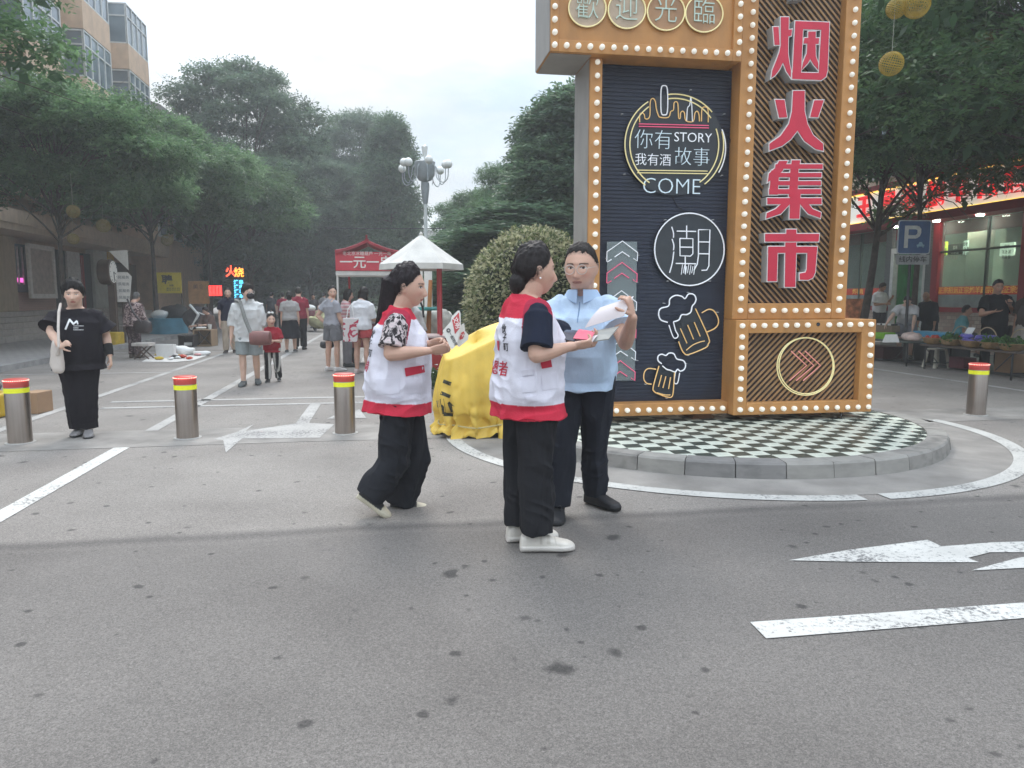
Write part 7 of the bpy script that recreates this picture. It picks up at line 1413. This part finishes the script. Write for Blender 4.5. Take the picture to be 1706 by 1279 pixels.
def card(lab, outline, red, inkrows, Y, tilt):
    t_ = thing('hand_sign', lab, 'hand sign', P(755, 560, Y)); fn = lambda x, y, d: tuple(np.array(P(*zl(x, y), Y + (y - 500) * tilt)) + np.array([0, -1, 0]) * d)
    q = outline if sum(outline[i][0] * outline[(i + 1) % len(outline)][1] - outline[(i + 1) % len(outline)][0] * outline[i][1] for i in range(len(outline))) < 0 else outline[::-1]
    cr = MB().prism(q, 0, .006, fn).build('card', mat('card_pale', (.66, .64, .58), .5, 0, .05), t_); red = red if sum(red[i][0] * red[(i + 1) % len(red)][1] - red[(i + 1) % len(red)][0] * red[i][1] for i in range(len(red))) < 0 else red[::-1]
    MB().prism(red, .006, .008, fn).build('red_panel', mat('card_red', (.5, .07, .07), .5), cr)
    for (x, y, sx_, t2, sz, an_, m_) in inkrows: text('lettering', t2, sz, lambda X, Y_, d: fn(x + (X * math.cos(an_) - Y_ * math.sin(an_) * -1 * -1) * 1.0, y - (X * math.sin(an_) + Y_ * math.cos(an_)), .0085 + d), m_, cr, .001, .01)
    return t_
card('pale hand sign with red panel held nearest by the walking volunteer', [(400, 540), (545, 375), (560, 290), (665, 185), (700, 180), (718, 230), (722, 450), (655, 780), (570, 872), (545, 850), (420, 600)], [(568, 350), (690, 215), (712, 480), (620, 600)], ((645, 400, 1, '文明', 105, -1.25, GLYW), (500, 535, 1, '◎', 90, -1.1, INKB), (585, 690, 1, '一起劝导', 66, -1.1, INKB)), 4.42, -.0001)
card('smaller pale hand sign with red disc behind the first one', [(690, 500), (740, 425), (782, 405), (800, 545), (860, 620), (850, 700), (690, 830), (640, 780)], [(700, 660), (735, 570), (775, 550), (795, 600), (760, 680), (705, 705)], ((760, 620, 1, '文', 60, -1.2, GLYW),), 4.47, -.0001)
# ---------------------------------------------------------------- woman in black at the left
def cam_print(R_, key, lines, m, toz, name='printed_mark', Y=9):
    me = R_['objs'][key].data; co = np.empty(len(me.vertices) * 3, np.float32); me.vertices.foreach_get('co', co); bv = BVHTree.FromPolygons([Vector(v) for v in co.reshape(-1, 3)], [tuple(p.vertices) for p in me.polygons]); mb = MB()
    for pts, wd in lines:
        for (x0, y0), (x1, y1) in zip(pts, pts[1:]):
            L = math.hypot(x1 - x0, y1 - y0); nx, ny = -(y1 - y0) / L * wd / 2, (x1 - x0) / L * wd / 2; n_ = max(2, int(L / 6)); row = []
            for i in range(n_ + 1):
                t = i / n_; row.append([bv.ray_cast(Vector((0, 0, CAMH)), Vector(ray(*toz(x0 + (x1 - x0) * t + k * nx, y0 + (y1 - y0) * t + k * ny))).normalized())[0] for k in (1, -1)])
            for p_, q_ in zip(row, row[1:]):
                if None in (*p_, *q_): continue
                dn = Vector((0, -1, .1)) * .006; mb.add([a + dn for a in (p_[0], q_[0], q_[1], p_[1])], [(0, 1, 2, 3)])
    return mb.build(name, m, R_['objs'][key])
BW = person('person', 'older woman in a loose black outfit walking with a white shoulder bag', P(140, 728, 7.36)[:2], 1.60, math.radians(-72), math.radians(-66), -.05, 1.2, .03, 1, .0058, SKL,
    arms={'R': ('w', pc(84, 552, 7.2), pc(101, 578, 7.02), {'handw': (.6, -.3, .35), 'palmw': (.5, .6, -.3), 'curl': .9}), 'L': ('w', pc(176, 556, 7.5), pc(183, 592, 7.42), {'handw': (.12, -.05, -1), 'curl': .4})},
    legs={'R': ((-.07, -.02, -1), (-.02, -.22, -1)), 'L': ((-.08, .03, -1), (-.03, -.04, -1))},
    top={'sleeve': .8, 'hem': -.16, 'ease': .05, 'col': (.014, .012, .016), 'cuff': .035, 'neck': .485, 'flare': .02}, bottom={'type': 'skirt', 'col': (.013, .011, .015), 'len': .08, 'wide': -.07}, hair={'style': 'short', 'col': (.012, .01, .01), 'thick': .03}, shoes={'all': {'col': (.2, .19, .19), 'sole': (.03, .03, .03)}}, head_k=1.12)
zm = lambda x, y: (80 + x / 4.41, 450 + y / 4.41)
cam_print(BW, 'top', [([(130, 436), (163, 358)], 14), ([(160, 360), (192, 398)], 14), ([(188, 396), (216, 372)], 13), ([(215, 372), (222, 398)], 11)], mat('print_white', (.7, .7, .7), .8), zm, 'white_mark')
cam_print(BW, 'top', [([(190 + i * 9.5, y), (190 + i * 9.5 + 6.5, y)], 5) for y, k in ((409, 8), (424, 4), (438, 8)) for i in range(k)], mat('print_white'), zm, 'lettering')
MB().tube([w1(BW, BW['wr']['L'] + (BW['el']['L'] - BW['wr']['L']) * t) for t in (.02, .25, .5)], [.036, .042, .045], 12).build('wrist_guard', mat('black_knit', (.012, .012, .013), .9), BW['root'], True)
wb = thing('shoulder_bag', 'white cloth shoulder bag on a strap held by the woman in black', 'bag', P(95, 605, 7.05)); mb = MB().ball((0, 0, 0), 1, 20, 16); V = np.array(mb.v); V = np.sign(V) * np.abs(V) ** .6; V[:, 0] *= .062 * (1 - .45 * np.clip(V[:, 2] + .3, 0, 1)); V[:, 1] *= .04; V[:, 2] *= .165; V += .012 * np.stack([vnoise(V * 16, k) for k in (1, 2, 3)], 1) + np.array(P(95, 594, 7.08)); mb.v = [tuple(q_) for q_ in V]; mb.build('bag_body', mat('cream_cloth', (.58, .52, .47), .9, 0, .08, 6), wb, True)
MB().tube([P(101, 506, 7.3), P(98, 520, 7.14), P(97, 545, 7.06), P(98, 578, 7.0), P(95, 590, 7.04)], [.013, .013, .012, .012, .02], 6).build('strap', mat('cream_cloth'), wb)
# ---------------------------------------------------------------- people further down the street, left to right
POLO = lambda c_: {'sleeve': .75, 'hem': -.08, 'ease': .025, 'col': c_}
FL2 = cloth_pattern('mauve_floral', ((.06, .03, .035), (.4, .3, .28), (.5, .4, .38)), 16, (.46, .56)); FL3 = cloth_pattern('dark_floral', ((.045, .025, .03), (.2, .14, .14), (.35, .26, .25)), 18, (.5, .62))
FLW = person('person', 'grey haired woman in patterned blouse and trousers bending away by the goods sheet', G(224, 596)[:2], 1.60, math.radians(72), None, -.2, 1.15, .02, 1, .009, SK, arms={'R': ((.12, .2, -1), (-.1, .6, -1)), 'L': ((.2, .1, -1), (-.1, .5, -.8))}, legs={'R': ((.05, .05, -1), (0, -.05, -1)), 'L': ((.02, .12, -1), (0, -.05, -1))}, lean=.22, top={'sleeve': 1.4, 'hem': -.14, 'ease': .035, 'mat': FL2}, bottom={'type': 'pants', 'mat': FL3, 'wide': .02}, hair={'style': 'short', 'col': (.10, .095, .09)}, shoes={'all': {'col': (.12, .09, .07)}})
q = P(238, 544, 16.9); hb_ = thing('shoulder_bag', 'dark brown bag on the back of the woman in patterned clothes', 'bag', q); bag_on(None, 'bag', q, (.2, .1, .15), mat('dark_leather', (.03, .02, .02), .45), .015).name = 'bag_body'; bo = bpy.data.objects['bag_body.001'] if 'bag_body.001' in bpy.data.objects else bpy.data.objects['bag_body']; bo.parent = hb_; bo.matrix_parent_inverse = world_of(hb_).inverted(); MB().tube([P(212, 498, 17.0), P(222, 520, 16.85), P(236, 538, 16.82)], .022, 6).build('strap', mat('dark_leather'), hb_)
PM = person('person', 'man in a navy polo shirt and khaki trousers walking towards us', G(384, 588)[:2], 1.70, math.radians(-72), None, 0, 1.08, .03, 0, .009, SKL, legs={'R': ((.02, .08, -1), (0, 0, -1)), 'L': ((.02, -.04, -1), (0, -.1, -1))}, top=POLO((.014, .016, .035)), bottom={'type': 'pants', 'col': (.4, .33, .26), 'wide': .016}, hair={'style': 'crop'}, shoes={'all': {'col': (.04, .03, .03), 'sole': (.2, .2, .2)}})
collar(PM, mat('navy_collar', (.02, .022, .045), .9))
VEN = person('person', 'vendor in dusky brown clothes sitting behind the wooden crate', G(351, 572)[:2], 1.62, math.radians(-110), math.radians(-125), -.2, 1.1, .03, 1, .010, SK, arms={'R': ((.15, .4, -.8), (.3, .9, -.1)), 'L': ((.1, .5, -.8), (-.2, .9, 0))}, legs={'R': ((.2, 1, -.1), (0, .1, -1)), 'L': ((.25, 1, -.15), (.1, .05, -1))}, seat=.42, lean=.2, top={'sleeve': 1.5, 'hem': -.1, 'ease': .04, 'col': (.14, .09, .075)}, bottom={'type': 'pants', 'col': (.12, .08, .07), 'wide': .02}, hair={'style': 'short', 'col': (.03, .02, .02)}, shoes={'all': {'col': (.6, .58, .55), 'sole': (.6, .58, .55)}})
vs = VEN['pos']; simple('low_stool', 'low dark stool under the seated vendor', 'stool', MB().box(vs[0] - .17, vs[0] + .17, vs[1] - .17, vs[1] + .17, .004, .33), DARK)
WW = person('person', 'woman in white shirt, grey shorts and dark face mask walking with a child', P(418, 642, 11.72)[:2], 1.67, math.radians(-76), math.radians(-38), 0, 1.05, .0, 1, .0072, SKL, arms={'R': ((.3, -.05, -1), (.1, .1, -1)), 'L': ((.1, .0, -1), (.0, .35, -.9))}, legs={'R': ((.04, .12, -1), (0, .02, -1)), 'L': ((.02, -.02, -1), (0, -.32, -1))}, top={'sleeve': 1.25, 'hem': -.17, 'ease': .055, 'col': (.6, .6, .59), 'wr': .013}, bottom={'type': 'shorts', 'col': (.27, .30, .30), 'to': .93, 'wide': .012}, hair={'style': 'short', 'col': (.02, .016, .016), 'thick': .026}, shoes={'all': {'col': (.07, .08, .08), 'sole': (.1, .11, .11), 'k': 1.05}})
collar(WW, mat('white_collar', (.62, .62, .61), .9)); c_ = WW['hc'] + WW['hf'] * .075 * WW['hs'] - WW['hu'] * .055 * WW['hs']; mb = MB().ball((0, 0, 0), 1, 18, 12); V = np.array(mb.v); q_ = c_ + V[:, :1] * WW['hr'] * .064 + V[:, 1:2] * WW['hf'] * .042 + V[:, 2:3] * WW['hu'] * .052; mb.v = [tuple(v) for v in WW['W'](q_)]; mb.build('face_mask', mat('mask_black', (.03, .03, .035), .9), WW['root'], True)
mb = MB()
for sg in (-1, 1): mb.tube([Vector(w1(WW, WW['hc'] + WW['hs'] * (WW['hr'] * (sg * .031 + .026 * math.cos(t)) + WW['hf'] * .104 + WW['hu'] * (.0 + .022 * math.sin(t))))) for t in np.linspace(0, 2 * math.pi, 17)[:-1]], .003, 5, close=True)
mb.build('glasses', mat('glasses_rim'), WW['root'])
bb_ = thing('crossbody_bag', 'brown leather bag on a grey strap beside the child in red', 'bag', P(432, 563, 11.35)); MB().lathe([(.02, -.17), (.11, -.15), (.12, 0), (.11, .15), (.02, .17)], n=16, fn=lambda x, y, z: tuple(np.array(P(434, 563, 11.36)) + np.array([z, x * .7, y * .95]))).build('bag_body', mat('brown_leather', (.2, .085, .075), .5, 0, .1, 8), bb_, True); MB().tube([P(393, 500, 11.72), P(400, 503, 11.5), P(408, 530, 11.40), P(420, 560, 11.33)], .03, 6).build('strap', mat('strap_grey', (.2, .2, .19), .9), bb_)
STRIPE = lambda co: np.where((np.sin(np.arctan2(co[:, 1] + .0, np.abs(co[:, 0]) - .06) * 4.0) > .15)[:, None], np.array([(.56, .56, .53)]), np.array([(.02, .02, .022)]))
CH = person('person', 'small child in a red shirt and striped trousers with white hair bows', P(455, 636, 12.2)[:2], 1.13, math.radians(-78), math.radians(-60), .08, 1.12, .02, 1, .0062, SKL, arms={'R': ((.2, .15, -1), (-.65, .9, .05)), 'L': ((.2, .2, -1), (-.6, .9, .1))}, legs={'R': ((.05, .08, -1), (0, .0, -1)), 'L': ((.05, -.02, -1), (.05, -.35, -1))}, top={'sleeve': .8, 'hem': -.14, 'ease': .03, 'col': (.3, .022, .035)}, bottom={'type': 'pants', 'colfn': STRIPE, 'wide': .02}, hair={'style': 'tied', 'col': (.02, .015, .014)}, shoes={'all': {'col': (.02, .02, .02), 'sole': (.3, .3, .3)}}, head_k=1.32)
mb = MB()
for sg in (-1, 1): c_ = CH['hc'] + CH['hs'] * (CH['hr'] * sg * .03 + CH['hu'] * .135 + CH['hf'] * .02); mb.ball(tuple(w1(CH, c_)), .022, 10, 7, (1.2, .8, .9))
mb.build('hair_bow', WPL, CH['root'], True)
SKW = person('person', 'woman in a grey shirt and long black skirt walking away with tied hair', G(485, 587)[:2], 1.62, math.radians(104), None, 0, 1.06, 0, 1, .009, SK, legs={'R': ((.03, .1, -1), (0, -.05, -1)), 'L': ((.03, -.05, -1), (0, -.1, -1))}, top={'sleeve': .7, 'hem': -.03, 'ease': .03, 'col': (.36, .34, .33)}, bottom={'type': 'skirt', 'col': (.013, .013, .018), 'len': .36, 'wide': .09}, hair={'style': 'pony', 'swing': V3(0, -.03, -.2)}, shoes={'all': {'col': (.05, .05, .05), 'sole': (.6, .6, .6)}})
cb_ = tag(MB().tube([P(472, 505, 19.05), P(480, 515, 18.95), P(492, 535, 18.97), P(500, 548, 19.1)], .02, 6).build('bag_strap', DARK), 'dark bag strap across the back of the woman in the black skirt', 'strap')
RMN = person('person', 'man in a maroon shirt walking away beside the woman in the black skirt', G(500, 582)[:2], 1.74, math.radians(100), None, 0, 1.15, .03, 0, .009, SK, legs={'R': ((.03, -.08, -1), (0, -.1, -1)), 'L': ((.03, .1, -1), (0, 0, -1))}, top=POLO((.26, .03, .05)), bottom={'type': 'pants', 'col': BLK, 'wide': .02}, hair={'style': 'crop', 'col': (.04, .035, .03)}, shoes={'all': {'col': (.03, .03, .03)}})
GW = person('person', 'woman in a grey shirt and grey shorts turning her head back towards us', G(556, 618)[:2], 1.68, math.radians(48), math.radians(-72), 0, 1.02, 0, 1, .0072, SK, arms={'L': ((.35, -.45, -.8), (-.5, .35, -.55)), 'R': ((.1, .2, -1), (0, .5, -.8))}, legs={'R': ((.04, .06, -1), (0, -.02, -1)), 'L': ((.04, -.06, -1), (0, -.06, -1))}, top={'sleeve': .6, 'hem': -.02, 'ease': .02, 'col': (.33, .33, .36)}, bottom={'type': 'shorts', 'col': (.17, .17, .18), 'to': .72, 'wide': .02}, hair={'style': 'tied', 'thick': .016}, shoes={'all': {'col': (.6, .57, .55), 'sole': (.62, .6, .58), 'soleh': .03}})
bkb = P(545, 574, 14.2); t_ = thing('hand_bag', 'dark bag hanging behind the legs of the woman in grey shorts', 'bag', bkb); bo = bag_on(None, 'bag', bkb, (.13, .08, .07), DARK, .01); bo.name = 'bag_body'; bo.parent = t_; bo.matrix_parent_inverse = world_of(t_).inverted(); MB().tube([(bkb[0], bkb[1], bkb[2] + .05), (bkb[0] + .02, bkb[1], bkb[2] + .4)], .01, 5).build('strap', DARK, t_)
PKM = cloth_pattern('pink_stripe', ((.55, .3, .3), (.65, .55, .55)), 6)
PK = person('person', 'dark haired woman in a pink striped top at the red stall', P(580, 610, 14.9)[:2], 1.63, math.radians(20), None, -.1, 1.05, 0, 1, .009, SK, arms={'R': ((.1, .3, -1), (0, .9, -.3)), 'L': ((.1, .3, -1), (0, .9, -.2))}, top={'sleeve': .8, 'hem': -.1, 'ease': .03, 'colfn': lambda co: np.where((np.sin(co[:, 2] * 90) > 0)[:, None], np.array([(.5, .24, .25)]), np.array([(.6, .48, .48)]))}, bottom={'type': 'pants', 'col': (.2, .19, .2), 'wide': .02}, hair={'style': 'bob', 'len': .12}, shoes={})
RS = person('person', 'woman in a white shirt and red shorts with long hair ordering at the red stall', G(604, 622)[:2], 1.66, math.radians(66), None, -.15, 1.06, 0, 1, .0072, SK, arms={'L': ((.12, .15, -1), (-.1, .7, -.5)), 'R': ((.1, .3, -1), (0, .9, -.2))}, legs={'R': ((.04, .04, -1), (0, -.02, -1)), 'L': ((.03, -.02, -1), (0, -.05, -1))}, lean=.1, top={'sleeve': .95, 'hem': -.08, 'ease': .04, 'col': (.64, .64, .66)}, bottom={'type': 'shorts', 'col': (.42, .07, .075), 'to': .5, 'wide': .03}, hair={'style': 'long', 'len': .34}, shoes={'all': {'col': (.5, .4, .38), 'sole': (.6, .55, .52)}})
tq_ = np.array(P(584, 548, 13.45)); tt = thing('tote_bag', 'white tote bag with red flower print beside the red shorts', 'bag', tq_); crumple(MB().prism([(-.14, -.22), (.13, -.24), (.15, .2), (-.13, .2)], -.03, .03, lambda x, y, d: tuple(tq_ + np.array([x, -d, y]))), .01, 8).build('bag_body', cloth_pattern('red_flower_cloth', ((.42, .03, .07), (.62, .58, .57)), 7, (.44, .5)), tt, bevel=.015)
mb = MB()
for dx in (-.07, .07): mb.tube([tq_ + np.array([dx, 0, .18]), tq_ + np.array([dx * .6, .02, .36]), tq_ + np.array([.03, .06, .46])], .008, 5)
mb.build('strap', WPL, tt)
CP = person('person', 'person in a white top leaning over the counter of the small red cart', P(697, 600, 12.75)[:2], 1.58, math.radians(176), None, -.3, 1.1, .02, 0, .008, SK, arms={'R': ((.1, .5, -.9), (0, 1, -.3)), 'L': ((.1, .5, -.9), (-.1, 1, -.3))}, lean=.28, top={'sleeve': .6, 'hem': -.05, 'ease': .025, 'col': (.62, .61, .6)}, bottom={'type': 'pants', 'col': (.04, .04, .05), 'wide': .02}, hair={'style': 'crop'}, shoes={})
tag(MB().tube([P(688, 488, 12.55), P(697, 494, 12.5), P(704, 512, 12.52), P(706, 528, 12.6)], .02, 6).build('apron_strap', DARK), 'black strap over the white top of the person at the small red cart', 'strap')
for i, (px, Y, h_, ph, ct, lab) in enumerate(((471, 30, 1.66, 95, (.3, .03, .06), 'distant person in dark red walking away up the street'), (452, 33, 1.7, 80, (.05, .05, .06), 'distant person in black near the blue neon board'), (522, 34, 1.62, -80, (.06, .05, .05), 'distant person in dark clothes behind the yellow bundle'), (540, 37, 1.7, 90, (.25, .24, .25), 'distant person in a grey top in the shade of the far trees'))):
    person('person', lab, P(px, 500, Y)[:2], h_, math.radians(ph), None, 0, 1.05, 0, i % 2, .013, SK, top=POLO(ct), bottom={'type': 'pants', 'col': BLK, 'wide': .02}, hair={'style': 'short'}, shoes={}, legs={'R': ((.03, .1, -1), (0, 0, -1)), 'L': ((.03, -.08, -1), (0, -.1, -1))})
# ---------------------------------------------------------------- right side
MB().sbox(13.2, 13.95, PU(1500, 480, 14)[0] - .4, PU(1455, 480, 14)[0], .05, .18).build('door_step', CONC, rest_)
ph_ = mat('phone_black', (.015, .015, .018), .2)
PH = person('person', 'man in a white shirt and dark trousers standing at the door looking at a phone', P(1466, 500, 21.0)[:2], 1.70, math.radians(-70), math.radians(-60), -.3, 1.0, .01, 0, .010, SKD, arms={'R': ((.1, .1, -1), (-.6, .9, .1)), 'L': ((.1, .3, -.9), (-.2, .8, .7))}, top={'sleeve': .85, 'hem': -.1, 'ease': .04, 'col': (.55, .54, .55)}, bottom={'type': 'pants', 'col': (.05, .045, .05), 'wide': .03}, hair={'style': 'short'}, shoes={}, z0=.18)
BEND = person('person', 'woman in a white shirt bending over the second table sorting goods', P(1512, 500, 16.4)[:2], 1.60, math.radians(-118), math.radians(-120), -.55, 1.08, .02, 1, .009, SKL, arms={'R': ((.45, .6, -.7), (.35, .5, -.6)), 'L': ((.0, .55, -.9), (-.1, .25, -1))}, legs={'R': ((.08, .12, -1), (0, -.1, -1)), 'L': ((.08, .05, -1), (0, -.05, -1))}, lean=.72, top={'sleeve': .8, 'hem': -.06, 'ease': .035, 'col': (.58, .58, .59)}, bottom={'type': 'shorts', 'col': (.2, .2, .22), 'to': .9, 'wide': .03}, hair={'style': 'bun'}, shoes={}, z0=.05)
BALD = person('person', 'bald man in dark clothes hunched behind the woman sorting goods', P(1551, 500, 17.6)[:2], 1.58, math.radians(-150), None, -.35, 1.12, .03, 0, .010, SKD, lean=.3, top={'sleeve': 1.6, 'hem': -.1, 'ease': .03, 'col': (.012, .012, .016)}, bottom={'type': 'pants', 'col': (.02, .02, .024), 'wide': .02}, shoes={}, z0=.05)
BOY = person('person', 'boy in a teal shirt sitting behind the vegetable baskets', P(1601, 500, 15.2)[:2], 1.42, math.radians(-20), math.radians(-30), 0, 1.05, 0, 0, .009, SKD, seat=.56, legs={'R': ((.1, 1, -.1), (0, .1, -1)), 'L': ((.1, 1, -.1), (0, .1, -1))}, lean=.2, top={'sleeve': .7, 'hem': -.1, 'ease': .03, 'col': (.10, .26, .28)}, bottom={'type': 'shorts', 'col': (.05, .05, .06), 'to': .9, 'wide': .02}, hair={'style': 'crop', 'col': (.012, .01, .01)}, shoes={}, z0=.05, head_k=1.12)
q = BOY['pos']; simple('low_stool', 'low dark stool under the boy in teal', 'stool', MB().box(q[0] - .17, q[0] + .17, q[1] - .17, q[1] + .17, .055, .51), DARK)
BT = person('person', 'man in a black shirt holding out one hand behind the vegetable baskets', P(1660, 500, 13.9)[:2], 1.74, math.radians(-112), math.radians(-100), -.1, 1.12, .02, 0, .0075, SKD, arms={'R': ('w', pc(1634, 524, 13.75), pc(1655, 519, 13.5), {'handw': (.9, -.2, .08), 'palmw': (0, 0, 1), 'curl': .2}), 'L': ('w', pc(1690, 523, 13.9), pc(1682, 508, 13.6), {'handw': (-.3, -.5, .4), 'palmw': (-.2, -.3, .9), 'curl': .7})}, top={'sleeve': .75, 'hem': -.1, 'ease': .03, 'col': (.011, .011, .013)}, bottom={'type': 'pants', 'col': (.015, .015, .018), 'wide': .02}, hair={'style': 'crop', 'col': (.01, .009, .009), 'thick': .022}, shoes={}, z0=.05)
q = np.array(P(1683, 504, 13.52)); tag(MB().box(q[0] - .04, q[0] + .04, q[1] - .05, q[1] + .03, q[2] - .006, q[2] + .006).build('phone', ph_, None, False, .003), 'dark phone in the hand of the man in the black shirt', 'phone')
q = np.array(P(1689, 560, 13.85)); t_ = thing('sling_bag', 'black bag with white cords at the hip of the man in the black shirt', 'bag', q); bo = bag_on(None, 'bag', q, (.15, .1, .2), DARK, .02); bo.name = 'bag_body'; bo.parent = t_; bo.matrix_parent_inverse = world_of(t_).inverted(); MB().tube([q + np.array([-.06, -.11, .16]), q + np.array([-.08, -.12, -.05])], .008, 5).tube([q + np.array([-.03, -.11, .17]), q + np.array([-.035, -.12, -.02])], .008, 5).build('white_cord', WPL, t_)
person('person', 'person in a brown top and pale skirt cut off by the right edge', P(1716, 500, 13.5)[:2], 1.66, math.radians(-150), None, 0, 1.1, 0, 1, .009, SKD, top={'sleeve': .8, 'hem': -.06, 'ease': .03, 'col': (.06, .045, .04)}, bottom={'type': 'skirt', 'col': (.3, .27, .24), 'len': .4, 'wide': .1}, hair={'style': 'long', 'len': .25}, shoes={}, z0=.05)
person('person', 'person inside the restaurant with only the head showing above the banner', P(1682, 500, 18.1)[:2], 1.70, math.radians(-160), None, -.2, 1.05, 0, 0, .012, SKD, top={'sleeve': .8, 'hem': -.06, 'ease': .03, 'col': (.05, .05, .05)}, bottom={'type': 'pants', 'col': BLK}, hair={'style': 'crop', 'col': (.01, .009, .009)}, shoes={}, z0=.05)
for o in bpy.data.objects:
    if o.type == 'MESH' and o.data.materials and o.parent is None and 'label' not in o and 'kind' not in o: print('UNLABELLED', o.name)
# ---------------------------------------------------------------- air
hz = MB().box(-190, 190, -60, 230, -1, 22).build('haze', bpy.data.materials.new('haze'))
m = hz.data.materials[0]; m.use_nodes = True; n = m.node_tree.nodes; n.remove(n['Principled BSDF']); pvn = n.new('ShaderNodeVolumePrincipled')
pvn.inputs['Color'].default_value = (.92, .95, .97, 1); pvn.inputs['Density'].default_value = .0028; pvn.inputs['Anisotropy'].default_value = .2
m.node_tree.links.new(pvn.outputs[0], n['Material Output'].inputs['Volume']); tag(hz, kind='stuff'); hz['label'] = 'pale blue haze in the air along the street'
